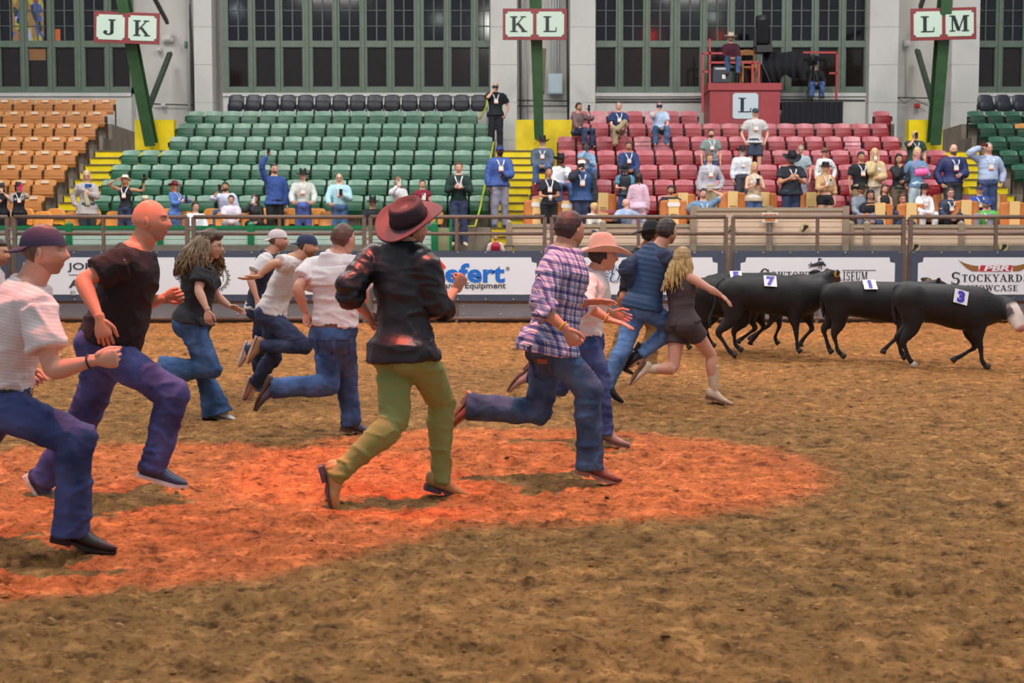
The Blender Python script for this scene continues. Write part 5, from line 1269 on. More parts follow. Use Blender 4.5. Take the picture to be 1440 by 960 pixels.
def finish_jobs():
    bpy.context.view_layer.update(); dg = bpy.context.evaluated_depsgraph_get(); done = []
    for o, kind, info in JOBS:
        me = bpy.data.meshes.new_from_object(o.evaluated_get(dg)); done.append((o, kind, info, me))
    for o, kind, info, me in done:
        o.modifiers.clear(); old = o.data; m_ = old.materials[0] if old.materials else None; nm = old.name
        n = len(me.vertices); V = np.empty(n * 3); me.vertices.foreach_get('co', V); V = V.reshape(-1, 3)
        E_ = np.empty(len(me.edges) * 2, dtype=np.int64); me.edges.foreach_get('vertices', E_); E_ = E_.reshape(-1, 2)
        deg = np.bincount(E_.ravel(), minlength=n).astype(float)[:, None]; deg[deg == 0] = 1
        def lap(V, k, lam):
            for _ in range(k):
                S = np.empty_like(V)
                for a in range(3): S[:, a] = np.bincount(E_[:, 0], V[E_[:, 1], a], n) + np.bincount(E_[:, 1], V[E_[:, 0], a], n)
                V = V + lam * (S / deg - V)
            return V
        V = lap(V, {'body': 4, 'cloth': 2, 'shoe': 2, 'beast': 6}[kind], .5)
        if kind == 'beast':
            w_ = sm(V[:, 2], .42, .62)[:, None]
            for _ in range(22): V = V + (lap(V, 1, .6) - V) * w_
        if kind == 'cloth':
            me.vertices.foreach_set('co', V.ravel()); me.update(); N = np.empty(n * 3); me.vertices.foreach_get('normal', N); N = N.reshape(-1, 3)
            O = np.array(info['ref']); W_ = V + O; sd = info['seed']; amp = info['amp']; q = (W_ - np.array(info['pel']))
            x, y, z = q.T
            hx = x * .8 + y * .6 + sd * 3.1
            n1 = vnoise(hx * 9 + z * 5, z * 11 - hx * 3 + sd, sd); n2 = vnoise(hx * 14 - z * 9 + 2 * n1, z * 17 + hx * 6, sd + 7); n3 = vnoise(hx * 4, z * 5, sd + 13)
            r1 = 1 - np.abs(2 * n1 - 1); r2 = 1 - np.abs(2 * n2 - 1)
            d = .0105 * (r1 ** 3 - .25) * (.35 + 1.1 * n3) + .0065 * (r2 ** 3 - .25) * (1.3 - n3)
            for c in info['joints']:
                r_ = W_ - np.array(c); dist = np.linalg.norm(r_, axis=1); g = np.exp(-(dist / .12) ** 2)
                n4 = vnoise(hx * 7 + 9, z * 34 + hx * 9 + 3 * n3, sd + 17); d = d + g * .0105 * ((1 - np.abs(2 * n4 - 1)) ** 2 - .35)
            d = np.maximum(d, -.004)
            if info.get('puff'):
                t = q @ np.array(info['axis']); ph = (t / .055) % 1.0; d = d * .35 + .010 * np.sqrt(np.clip(1 - (2 * ph - 1) ** 2, 0, 1)) - .006
            V = V + N * (d * amp)[:, None]
        me.vertices.foreach_set('co', V.ravel()); me.update()
        if kind == 'body' or kind == 'beast':
            F_ = [tuple(p.vertices) for p in me.polygons]; mb = MB(); mb.add(V, F_, info['col'] if np.ndim(info['col']) == 1 else info['col'])
            if kind == 'beast': mb.c[-1] = info['paint'](V + info['origin'], mb.c[-1])
            ex = info.get('extra')
            if ex and ex.n: mb.add(np.vstack(ex.v) - info['origin'], ex.f, np.vstack(ex.c))
            bpy.data.meshes.remove(me); me = mb.mesh(nm, smooth=True, color=True)
        me.materials.clear()
        if m_: me.materials.append(m_)
        me.polygons.foreach_set('use_smooth', [True] * len(me.polygons)); me.name = nm
        o.data = me; bpy.data.meshes.remove(old)
    JOBS.clear()

def yv(a): a = math.radians(a); return np.array([math.cos(a), math.sin(a), 0.0])
def rgt(f_): return np.array([f_[1], -f_[0], 0.0])
def head_axes(yaw, pitch=0, roll=0):
    f_ = yv(yaw); l = -rgt(f_); p = math.radians(pitch); F_ = f_ * math.cos(p) + np.array([0, 0, math.sin(p)]); U_ = np.cross(F_, l)
    r = math.radians(roll); L2 = l * math.cos(r) + U_ * math.sin(r); U2 = U_ * math.cos(r) - l * math.sin(r)
    return [F_, L2, U2]

def runner(d, H, R, style, label, vs=.011):
    s = H / 1.78; J = {}; q = d / FPX
    pt = lambda k, y0=None: P(R[k][0], R[k][1], (d if y0 is None else y0) + (R[k][2] if len(R[k]) > 2 else 0))
    fp, fc = yv(R.get('yp', 0)), yv(R.get('yc', R.get('yp', 0))); J['rp'], J['rc'] = rgt(fp), rgt(fc)
    J['pel'] = pt('pel'); J['neck'] = pt('neck'); J['head'] = pt('head'); J['hax'] = head_axes(*R['face'])
    u_ = nrm(J['neck'] - J['pel']); J['rc'] = orth(J['rc'], u_); J['rp'] = orth(J['rp'], u_)
    if 'lean' in R: a = math.radians(R['lean']); J['rc'] = nrm(J['rc'] * math.cos(a) + u_ * math.sin(a))
    sw = (.185 if not style.get('fem') else .158) * s * (.5 + .5 * style.get('bulk', 1.0)); shrug = R.get('shrug', .035)
    for S_, e in (('R', 1), ('L', -1)):
        J['sh' + S_] = J['neck'] + J['rc'] * e * sw - u_ * shrug * s
        if 'sh' + S_ in R: J['sh' + S_] = P(R['sh' + S_][0], R['sh' + S_][1], J['sh' + S_][1] + (R['sh' + S_][2] if len(R['sh' + S_]) > 2 else 0))
        J['hip' + S_] = J['pel'] + J['rp'] * e * .088 * s - u_ * .03 * s
        el = R['el' + S_]; J['el' + S_] = P(el[0], el[1], J['sh' + S_][1] + el[2]); wr = R['wr' + S_]; J['wr' + S_] = P(wr[0], wr[1], J['el' + S_][1] + wr[2])
        kn = R['kn' + S_]; J['kn' + S_] = P(kn[0], kn[1], J['hip' + S_][1] + kn[2]); an = R['an' + S_]; J['an' + S_] = P(an[0], an[1], J['kn' + S_][1] + an[2])
        to = R['toe' + S_]; J['toe' + S_] = P(to[0], to[1], J['an' + S_][1] + (to[2] if len(to) > 2 else 0))
        J['kf' + S_] = fp
        if 'hd' + S_ in R: h = R['hd' + S_]; J['hd' + S_] = P(h[0], h[1], J['wr' + S_][1] + h[2]) - J['wr' + S_]
        if 'hn' + S_ in R: J['hn' + S_] = np.array(R['hn' + S_], float)
        if 'ht' + S_ in R: J['ht' + S_] = np.array(R['ht' + S_], float)
    n_ = lambda a, b: np.linalg.norm(J[a] - J[b]) / s
    print('RUNNER %-28s' % label[:28], 'torso %.2f(.53) neck-head %.2f(.19)' % (n_('pel', 'neck'), n_('neck', 'head')), ' '.join('%s %.2f/%.2f|%.2f/%.2f' % (S_, n_('sh' + S_, 'el' + S_), n_('el' + S_, 'wr' + S_), n_('hip' + S_, 'kn' + S_), n_('kn' + S_, 'an' + S_)) for S_ in 'RL'), '(.32/.26|.44/.43)')
    lo = min(J['anR'][2], J['anL'][2])
    root = empty('person', (J['pel'][0], J['pel'][1], 0.0)); tag(root, label, 'person')
    bodyfig(root, J, s, style, True, vs)
    return root, J, s
# ================================================================ the runners
def pattern(name, fx, fz, stripes_x, stripes_z, base, sc=1.0):
    """woven stripes: lists of (start, end, colour) in one repeat"""
    m = bpy.data.materials.new(name); m.use_nodes = True; nt = m.node_tree; b = nt.nodes['Principled BSDF']; b.inputs['Roughness'].default_value = .8
    N, L = nt.nodes.new, nt.links.new; tc = N('ShaderNodeTexCoord'); sp = N('ShaderNodeSeparateXYZ'); L(tc.outputs['Object'], sp.inputs[0])
    def m2(op, a, bv):
        q = N('ShaderNodeMath'); q.operation = op
        for i, v in enumerate((a, bv)):
            if v is None: continue
            if isinstance(v, (int, float)): q.inputs[i].default_value = v
            else: L(v, q.inputs[i])
        return q.outputs[0]
    U_ = m2('ADD', m2('MULTIPLY', sp.outputs['X'], .85), m2('MULTIPLY', sp.outputs['Y'], .75)); V_ = m2('ADD', sp.outputs['Z'], m2('MULTIPLY', sp.outputs['X'], .22))
    def ramp(coord, fr, st_):
        if not st_: return None
        f_ = m2('FRACT', m2('MULTIPLY', coord, fr), None); r = N('ShaderNodeValToRGB'); r.color_ramp.interpolation = 'CONSTANT'
        e0 = r.color_ramp.elements[0]; e0.position = 0; e0.color = (1, 1, 1, 1); r.color_ramp.elements.remove(r.color_ramp.elements[1])
        for a, z, c in st_:
            e = r.color_ramp.elements.new(a); e.color = lin(c); e = r.color_ramp.elements.new(z); e.color = (1, 1, 1, 1)
        L(f_, r.inputs[0]); return r.outputs[0]
    cur = None
    for rr in (ramp(U_, fx, stripes_x), ramp(V_, fz, stripes_z)):
        if rr is None: continue
        mx = N('ShaderNodeMix'); mx.data_type = 'RGBA'; mx.blend_type = 'MULTIPLY'; mx.inputs['Factor'].default_value = 1
        if cur is None: mx.inputs['A'].default_value = lin(base)
        else: L(cur, mx.inputs['A'])
        L(rr, mx.inputs['B']); cur = mx.outputs['Result']
    L(cur, b.inputs['Base Color']); return m
PLAID = pattern('plaid_cotton', 11.5, 11.5, [(.04, .30, (128, 142, 190)), (.36, .40, (78, 90, 140)), (.58, .80, (178, 194, 222)), (.84, .87, (84, 90, 132))], [(.08, .34, (136, 144, 186)), (.42, .45, (90, 96, 140)), (.62, .82, (182, 192, 220)), (.90, .93, (100, 100, 140))], (232, 220, 236))  # pink tinge of the red light is mixed into the base colour
POLO = pattern('striped_pique', 1, 58, [], [(.0, .35, (238, 236, 240))], (224, 214, 212))
tan = (206, 150, 122); rosy = (214, 156, 132); ol = (176, 128, 100)
sneak = lambda c: dict(kind='sneaker', c=c, sole=(226, 216, 216), name='sneaker')
boot = lambda c, sole=(60, 38, 28): dict(kind='boot', c=c, sole=sole, name='boot')
# man at the far left edge, only a sliver of face in frame
runner(11.4, 1.78, dict(head=(-4, 357), face=(0, 0, 0), neck=(-16, 384), pel=(-26, 466), elR=(-34, 420, -.1), wrR=(-8, 436, -.05), elL=(-20, 425, .1), wrL=(6, 430, 0), knR=(10, 520, 0), anR=(-6, 578, 0), toeR=(22, 586), knL=(-50, 528, 0), anL=(-98, 560, 0), toeL=(-84, 590)),
    dict(skin=tan, top=dict(c=(214, 196, 198), sl='short', collar=True), bottom=dict(c=(52, 66, 104), denim=True), shoe=boot((70, 48, 40)), hair=(52, 38, 30), stubble=((70, 52, 44), .5), seed=11),
    'dark haired runner cut off by the left edge behind the cap wearer', .012)
rt1, J1, s1 = runner(6.15, 1.82, dict(head=(62, 354), face=(6, 0, 0), neck=(38, 408), pel=(0, 556), yp=6, yc=14, shR=(52, 434, -.02), elR=(74, 522, -.06), wrR=(136, 506, -.02), hdR=(158, 504, .0), elL=(0, 496, .1), wrL=(34, 520, .1),
    knR=(110, 618, -.03), anR=(100, 742, 0), toeR=(158, 756, .02), knL=(-52, 654, .1), anL=(-150, 690, .05), toeL=(-132, 750)),
    dict(skin=rosy, bulk=1.06, top=dict(c=(226, 210, 208), mat=POLO, sl='short', tuck=True, collar=True, amp=1.1), bottom=dict(c=(46, 60, 108), denim=True, cut='boot', over=.03), belt=(36, 28, 26), shoe=boot((44, 34, 34), (40, 26, 24)), hair=(92, 64, 46), hstyle='crop', stubble=((110, 74, 56), .55), handR='fist', handL='fist', seed=1,
         hat=dict(style='cap', c=(52, 46, 74), back=True, tilt=(-6, 0), name='cap', zoff=.028)), 'runner in striped pale polo and backwards navy cap at the left edge', .0085)
LATER = (rt1, J1)
rt1 = None
runner(7.5, 1.84, dict(head=(212, 312), face=(2, 2, 0), neck=(190, 358), pel=(152, 480), yp=4, yc=8, shR=(172, 370, -.02), elR=(115, 394, -.12), wrR=(141, 450, -.12), hdR=(148, 478, 0), hnR=(-.3, .95, .1), htR=(1, -.2, 0), elL=(200, 428, .1), wrL=(232, 418, 0), hdL=(258, 410, 0),
    knR=(246, 556, 0), anR=(216, 655, 0), toeR=(258, 667), knL=(114, 598, .05), anL=(60, 674, .02), toeL=(82, 708)),
    dict(skin=(210, 142, 112), bulk=1.14, belly=.055, top=dict(c=(30, 22, 28), sl='short', hem=-.02, flare=.012), bottom=dict(c=(58, 66, 120), denim=True, cut='straight', over=.02), shoe=sneak((56, 62, 92)), hstyle='bald', stubble=((150, 130, 124), .55), brow=(96, 70, 54), handR='relaxed', handL='loose', seed=2),
    'bald runner with grey stubble in a tight black T-shirt and purple lit jeans', .009)
rt, J, s = runner(11.2, 1.70, dict(head=(297, 347), face=(-4, -3, 0), neck=(283, 374), pel=(271, 452), yp=2, yc=-4, shR=(285, 381, -.02), elR=(279, 408, -.10), wrR=(292, 437, -.06), hdR=(293, 455, 0), elL=(304, 416, .1), wrL=(324, 431, 0), hdL=(344, 438, 0), hnL=(0, -.5, -.8),
    knR=(297, 517, 0), anR=(236, 522, 0), toeR=(226, 546), knL=(289, 524, .1), anL=(303, 574, 0), toeL=(330, 582)),
    dict(skin=(216, 166, 142), fem=1, bulk=1.24, belly=.03, top=dict(c=(40, 40, 46), sl='short', hem=-.02), bottom=dict(c=(52, 82, 124), denim=True, cut='flare', over=.06), shoe=dict(kind='shoe', c=(206, 204, 200), sole=(160, 150, 140), name='shoe'), hair=(84, 62, 46), hstyle='curly', glasses=True, handL='open', seed=3),
    'woman with a big curly brown mane, glasses, black top and flared jeans', .0105)
hr = [c for c in rt.children if c.name.startswith('hair')][0]
locks(hr, J['head'] - J['hax'][0] * .03, J['hax'], s * 1.12, (118, 94, 66), np.array(rt.location), 400, .27, .125, 4, .015, .03, .02, (66, 294), True, (-.12, 0, .02), (-.1, 1.45))
mb = MB(); c = J['wrL']; dd = nrm(J['wrL'] - J['elL']); mb.tube([c - dd * .03 + orth((0, 0, 1), dd) * .03 * math.cos(a) + np.cross(dd, orth((0, 0, 1), dd)) * .025 * math.sin(a) for a in np.linspace(0, 2 * PI, 14)], [.004] * 14, dd, n=6, smooth=False, cap=0)
obj('bracelet', mb, mat('silver_beads', (200, 200, 205), .3, .7), rt, origin=np.array(rt.location))
runner(13.8, 1.80, dict(head=(391, 338), face=(0, 0, 0), neck=(377, 361), pel=(368, 432), yp=0, yc=4, elR=(352, 392, -.12), wrR=(362, 422, -.05), elL=(385, 395, .1), wrL=(400, 405, 0), knR=(392, 482, 0), anR=(352, 492, 0), toeR=(342, 520), knL=(366, 492, .05), anL=(366, 546, 0), toeL=(388, 552)),
    dict(skin=rosy, top=dict(c=(222, 214, 214), sl='short', collar=True), vest=dict(c=(34, 42, 66), hem=-.04), bottom=dict(c=(40, 52, 82), denim=True, cut='slim'), shoe=dict(kind='sneaker', c=(190, 150, 140), sole=(232, 208, 204), name='sneaker'), hair=(96, 66, 48), hstyle='crop', stubble=((120, 84, 64), .6), handR='fist', seed=4, hat=dict(style='cap', c=(222, 204, 206), back=True, tilt=(-8, 0), name='cap', zoff=.028)),
    'runner in a dark vest and backwards white cap, mostly hidden behind others', .0115)
runner(12.9, 1.80, dict(head=(432, 346), face=(-2, -8, 0), neck=(411, 367), pel=(382, 440), yp=4, yc=4, shR=(408, 371, -.02), elR=(384, 370, -.18), wrR=(362, 389, -.02), hdR=(342, 393, 0), hnR=(0, .2, 1), htR=(0, -1, 0), elL=(424, 398, .1), wrL=(430, 405, -.1), hdL=(438, 405, 0),
    knR=(427, 486, 0), anR=(366, 486, 0), toeR=(353, 520), knL=(384, 504, .08), anL=(357, 542, 0), toeL=(350, 562)),
    dict(skin=(214, 158, 128), bulk=1.04, top=dict(c=(226, 216, 214), sl='short', hem=-.02, amp=1.2), bottom=dict(c=(48, 56, 86), denim=True, cut='slim', over=.0), shoe=dict(kind='sneaker', c=(166, 116, 84), sole=(232, 190, 168), name='sneaker'), hair=(58, 44, 38), hstyle='crop', stubble=((84, 60, 48), .7), handR='open', handL='fist', seed=5, hat=dict(style='cap', c=(44, 52, 86), back=True, tilt=(-6, 0), name='cap', zoff=.028)),
    'runner in a white T-shirt and backwards navy cap, arm thrown back, palm up', .011)
rt, J, s = runner(10.3, 1.85, dict(head=(483, 338), face=(48, -4, 0), neck=(472, 364), pel=(470, 468), yp=42, yc=52, shL=(442, 375), shR=(503, 373), elL=(418, 405, -.18), wrL=(430, 440, .08), hdL=(432, 456, 0), elR=(512, 418, .18), wrR=(500, 440, .16),
    knL=(461, 541, -.12), anL=(385, 545, -.06), toeL=(365, 586), knR=(488, 524, .25), anR=(494, 594, 0), toeR=(528, 600, .06)),
    dict(skin=rosy, bulk=1.16, belly=.03, top=dict(c=(232, 222, 224), sl='short', tuck=True, hem=.08, collar=True, amp=1.6), bottom=dict(c=(54, 80, 124), denim=True, cut='straight', over=.02), belt=(118, 66, 44), shoe=boot((76, 76, 88), (96, 72, 56)), hair=(96, 58, 46), hstyle='crop', handL='loose', seed=6),
    'heavy runner seen from behind in a creased white fishing shirt and brown belt', .0105)
R6 = rt; O = np.array(rt.location)   # vented cape yoke of the shirt
p, r, sd = torso_sections(J, s, 1.16, .03, 0, .03, .62, .93, .02); mb = MB(); mb.tube(p, r, sd, n=30, m=1, cap=0, smooth=False)
o = obj('back_yoke', mb, mat('cloth_232_222_224', (232, 222, 224)), rt, origin=O, smooth=True); voxel(o, .012); JOBS.append((o, 'cloth', dict(amp=1.0, joints=[], hd=J['head'], ref=O, seed=9, puff=0, axis=nrm(J['neck'] - J['pel']), pel=J['pel'])))
runner(7.45, 1.86, dict(head=(577, 319), face=(42, 6, 0), neck=(566, 350), pel=(571, 492), yp=48, yc=54, shL=(528, 360), shR=(597, 367), elL=(488, 408, -.16), wrL=(519, 444, .16), elR=(615, 438, .04), wrR=(640, 407, .16), hdR=(652, 388, .02),
    knL=(553, 598, -.16), anL=(472, 668, -.04), toeL=(486, 718, .0), knR=(622, 564, .28), anR=(619, 674, .02), toeR=(664, 686, .06)),
    dict(skin=tan, bulk=1.03, top=dict(c=(28, 30, 38), mat=mat('black_poplin', (28, 30, 38), .42, bump=(60, .1)), sl='rolled', roll=.30, hem=-.10, collar=True, amp=1.3, flare=.008), bottom=dict(c=(138, 152, 90), cut='skinny', over=.02, amp=1.1), shoe=boot((186, 152, 98), (92, 70, 80)), hair=(50, 36, 30), hstyle='crop', stubble=((120, 84, 66), .5), handR='fist', handL='fist', seed=7,
         hat=dict(style='telescope', c=(50, 42, 50), tilt=(26, 15), s=1.10, zoff=.038, brim=(78, 58, 66), band=(30, 26, 34))),
    'runner in slim olive green trousers, black shirt and dark western hat', .009)
rt, J, s = runner(8.1, 1.80, dict(head=(801, 325), face=(38, -6, 0), neck=(792, 358), pel=(777, 484), yp=12, yc=4, shR=(776, 374, -.02), elR=(760, 432, -.12), wrR=(797, 464, -.05), hdR=(814, 492, 0), hnR=(.3, .9, .1), htR=(1, -.3, .2), elL=(806, 430, .1), wrL=(826, 425, -.25), hdL=(850, 424, 0), hnL=(0, -.3, -.95),
    knR=(829, 550, .02), anR=(829, 652, .02), toeR=(872, 664), knL=(757, 578, .05), anL=(664, 572, .02), toeL=(640, 610)),
    dict(skin=tan, bulk=1.12, belly=.02, top=dict(c=(220, 200, 220), mat=PLAID, sl='rolled', roll=.28, hem=-.10, collar=True, amp=1.2, flare=.02), bottom=dict(c=(58, 82, 116), denim=True, cut='boot', over=.03), shoe=boot((130, 78, 64), (176, 132, 116)), hair=(54, 38, 34), hstyle='crop', stubble=((110, 80, 66), .5), handR='loose', handL='open', seed=8),
    'runner in an untucked pink and blue plaid shirt with a yellow wristband', .009)
R8 = rt
def wristband(rt, J, S_, name, color):
    c = J['wr' + S_]; dd = nrm(J['wr' + S_] - J['el' + S_]); a1 = orth((0, 0, 1), dd); a2 = np.cross(dd, a1); mb = MB()
    mb.tube([c - dd * .035 + a1 * .031 * math.cos(a) + a2 * .031 * math.sin(a) for a in np.linspace(0, 2 * PI, 16)], [(.004, .010)] * 16, np.cross(a1, a2), n=6, smooth=False, cap=0)
    obj(name, mb, mat('band_%d_%d_%d' % color, color, .5), rt, origin=np.array(rt.location))
wristband(rt, J, 'R', 'wristband', (214, 214, 40)); wristband(LATER[0], LATER[1], 'R', 'bracelet', (40, 34, 50))
rt, J, s = runner(9.8, 1.80, dict(head=(848, 361), face=(8, 2, 0), neck=(831, 388), pel=(825, 482), yp=4, yc=4, shR=(826, 398, -.02), elR=(821, 428, -.22), wrR=(858, 450, -.02), hdR=(884, 457, 0), hnR=(0, .1, -1), htR=(0, .8, 0), elL=(842, 432, .1), wrL=(862, 440, 0),
    knR=(844, 536, .02), anR=(848, 606, 0), toeR=(877, 614), knL=(786, 542, .08), anL=(748, 526, .02), toeL=(726, 552)),
    dict(skin=rosy, top=dict(c=(228, 220, 218), sl='rolled', roll=.02, tuck=True, collar=True, amp=1.1), bottom=dict(c=(44, 72, 124), denim=True, cut='straight', over=.03), belt=(60, 40, 34), shoe=boot((150, 140, 136), (110, 92, 86)), hair=(44, 32, 30), hstyle='short', handR='open', seed=9, hat=dict(style='cowboy', c=(202, 182, 166), tilt=(-3, 0), s=1.06, zoff=.036)),
    'runner in a white shirt and tan cowboy hat behind the plaid shirt', .010)
wristband(rt, J, 'R', 'wristband', (240, 200, 40))
runner(14.3, 1.82, dict(head=(917, 333), face=(6, 0, 0), neck=(904, 354), pel=(888, 418), yp=4, yc=8, elR=(884, 386, -.1), wrR=(878, 410, -.05), elL=(912, 385, .1), wrL=(925, 395, 0), knR=(880, 462, -.05), anR=(868, 505, 0), toeR=(884, 514), knL=(922, 458, .1), anL=(908, 506, 0), toeL=(926, 512)),
    dict(skin=(214, 130, 100), top=dict(c=(30, 30, 36), sl='long', hem=-.02), bottom=dict(c=(150, 112, 70), cut='flare', name='chaps', amp=1.6), shoe=boot((50, 40, 38)), hair=(40, 30, 28), hstyle='short', seed=10, hat=dict(style='cowboy', c=(42, 42, 48), tilt=(-4, 0), s=1.05, zoff=.036)),
    'runner in a black hat and tan chaps, hidden behind the quilted vest', .013)
runner(12.7, 1.86, dict(head=(938, 327), face=(34, -2, 0), neck=(922, 352), pel=(905, 430), yp=34, yc=40, shL=(903, 364), shR=(936, 364), elL=(880, 375, -.2), wrL=(888, 402, .05), elR=(950, 398, .1), wrR=(962, 384, .2), knL=(878, 488, -.1), anL=(854, 540, 0), toeL=(872, 553), knR=(950, 462, .1), anR=(902, 496, 0), toeR=(890, 516)),
    dict(skin=rosy, bulk=1.04, top=dict(c=(52, 56, 84), sl='long'), vest=dict(c=(44, 70, 108), puff=1, hem=-.06), bottom=dict(c=(82, 114, 164), denim=True, cut='slim', over=.02), shoe=boot((36, 38, 44), (30, 28, 30)), hair=(56, 42, 36), hstyle='short', stubble=((90, 66, 54), .5), seed=12),
    'runner in a blue quilted vest and light jeans beside the blonde woman', .011)
rt, J, s = runner(12.5, 1.66, dict(head=(960, 366), face=(42, -2, 0), neck=(955, 387), pel=(961, 454), yp=36, yc=38, shR=(973, 391), shL=(941, 391), elR=(998, 406, -.08), wrR=(1014, 415, 0), hdR=(1028, 427, 0), hnR=(0, .3, -1), elL=(950, 412, .2), wrL=(968, 404, .1), knR=(1001, 500, .12), anR=(1004, 553, 0), toeR=(1031, 561), knL=(947, 518, -.08), anL=(908, 519, -.04), toeL=(893, 545)),
    dict(skin=(222, 160, 138), fem=1, bulk=1.06, top=dict(c=(78, 66, 70), sl='none', hem=.0, amp=.5), bottom=dict(c=(74, 62, 66), cut='shorts', len=.42, name='shorts', amp=.5), belt=(120, 112, 114), shoe=dict(kind='cowboy', c=(216, 190, 166), sole=(120, 84, 66), name='boot'), hair=(176, 142, 92), hstyle='long', handR='open', seed=13),
    'blonde woman in a dark sleeveless playsuit and cream western boots', .0095)
hr = [c for c in rt.children if c.name.startswith('hair')][0]
locks(hr, J['head'], J['hax'], s * 1.05, (196, 160, 104), np.array(rt.location), 150, .33, .045, 6, .017, .035, .005, (62, 298), True, (-.22, -.05, .0))
# ================================================================ the calves
HIDE = mat('hide', (30, 28, 30), .55, attr='Col', bump=(70, .25), spec=.35)
def calf(label, Y, spine, neck, headp, legs, tail, sticker=None, eartag=None, white=None, lat=.255, ears=None, headdy=0.0):
    k = Y / FPX; mid = spine[len(spine) // 2]; O = P(mid[0], mid[1], Y); O = np.array([O[0], Y, 0.0])
    root = empty('calf', O); tag(root, label, 'calf')
    blk = np.array(lin((34, 31, 33))[:3])
    mb = MB(); mb.col = tuple(blk)
    pts = [P(p[0], p[1], Y) for p in spine]; n = len(pts); rad = []
    for i, p in enumerate(spine):
        w = lat * (p[3] if len(p) > 3 else 1.0); rad.append((w * min(1, p[2] * k / .26), p[2] * k))
    mb.tube(pts, rad, (0, 1, 0), n=24, m=5, cap=.8)
    p0, p1 = spine[1], spine[-2]   # hips, flank hollow, shoulder blades
    for e in (-1, 1):
        mb.ball(P(p0[0] + 8, p0[1] + 3, Y + e * lat * .42), (.24, .16, p0[2] * k * 1.0), None, 16, 12)
        mb.ball(P(p1[0] - 8, p1[1] + 4, Y + e * lat * .48), (.20, .15, p1[2] * k * .95), None, 16, 12)
        mb.ball(P(p0[0] + 6, spine[2][1] - spine[2][2] + 7, Y + e * .11), (.10, .05, .045), None, 12, 8)
    mb.ball(P(p1[0] - 6, p1[1] - p1[2] + 5, Y), (.20, .09, .07), None, 14, 10)
    np_ = [P(p[0], p[1], Y + (p[3] if len(p) > 3 else 0)) for p in neck]; mb.tube(np_, [(p[2] * k * .72, p[2] * k) for p in neck], (0, 1, 0), n=18, m=4, cap=.6)
    hp = [P(p[0], p[1], Y + (p[3] if len(p) > 3 else 0)) for p in headp]; mb.tube(hp, [(p[2] * k * .82, p[2] * k) for p in headp], (0, 1, 0), n=16, m=4, cap=.7)
    hdir = nrm(hp[-1] - hp[0]); ex = MB()
    for li, L in enumerate(legs):
        kind, sgn, J_ = L; hind = kind == 'h'; yo = Y + sgn * (lat * .50)
        q = [P(a, b, yo) for a, b in J_]; ll = 0
        if hind:   # hip, stifle, hock, fetlock, hoof
            rr = [(.10, .175), (.075, .125), (.034, .050), (.024, .028), (.030, .032)]
            # thicker gaskin between stifle and hock
            q2 = [q[0], q[1], q[1] * .45 + q[2] * .55, q[2], q[2] * .5 + q[3] * .5, q[3], q[4]]; r2 = [(.12, .20), (.088, .125), (.056, .088), (.037, .052), (.025, .032), (.030, .036), (.034, .040)]
        else:
            q2 = [q[0], q[1], q[1] * .5 + q[2] * .5, q[2], q[2] * .5 + q[3] * .5, q[3], q[4]]; r2 = [(.10, .19), (.075, .115), (.046, .060), (.036, .042), (.025, .030), (.030, .034), (.034, .040)]
        mb.tube(q2, r2, (0, 1, 0), n=14, m=4, cap=.6)
        hc = white.get('hoof', (70, 62, 56)) if white and li == white.get('leg', -1) else (58, 52, 50)
        hv = nrm(q[4] - q[3]) + np.array([.45, 0, 0]); ex.tube([q[4] - nrm(hv) * .01, q[4] + nrm(hv) * .05], [(.034, .036), (.040, .044)], (0, 1, 0), n=10, cap=.2, smooth=False, col=np.array(lin(hc)[:3]))
    b = obj('body', mb, HIDE, root, origin=O, smooth=True); voxel(b, .016)
    # muzzle, eyes
    hs = nrm(np.cross(hdir, (0, 0, 1))); hu = np.cross(hs, hdir)
    for e in (-1, 1):
        c = hp[1] * .6 + hp[0] * .4 + hs * e * headp[1][2] * k * .78 + hu * .03
        ex.ball(c, .020, nu=10, nv=7, col=(.012, .01, .01))
        nz = hp[-1] + hdir * headp[-1][2] * k * .35 + hs * e * .025; ex.ball(nz, .012, nu=8, nv=5, col=(.01, .008, .008))
    def paint(W_, C_):
        if white:
            t = (W_ - hp[0]) @ hdir / np.linalg.norm(hp[-1] - hp[0]); d_ = np.linalg.norm(np.cross(W_ - hp[0], hdir), axis=1)
            m = sm(t, white['from'], white['from'] + .22) * (d_ < .22) * (W_[:, 2] > hp[-1][2] - .15) * (W_[:, 0] > hp[0][0] - .02)
            eye = np.exp(-(((t - .42) / .16) ** 2)) * (np.abs((W_ - hp[0]) @ hs) > .055)
            m = m * (1 - .9 * np.clip(eye * 1.5, 0, 1)); C_ = C_ * (1 - m[:, None]) + c01((226, 204, 196)) * m[:, None]
            mz = sm(t, .95, 1.05) * m; C_ = C_ * (1 - mz[:, None]) + c01((196, 140, 130)) * mz[:, None]
        n_ = vnoise(W_[:, 0] * 9, W_[:, 2] * 9, 5)[:, None]; return C_ * (.75 + .5 * n_)
    JOBS.append((b, 'beast', dict(extra=ex, origin=O, col=blk, paint=paint)))
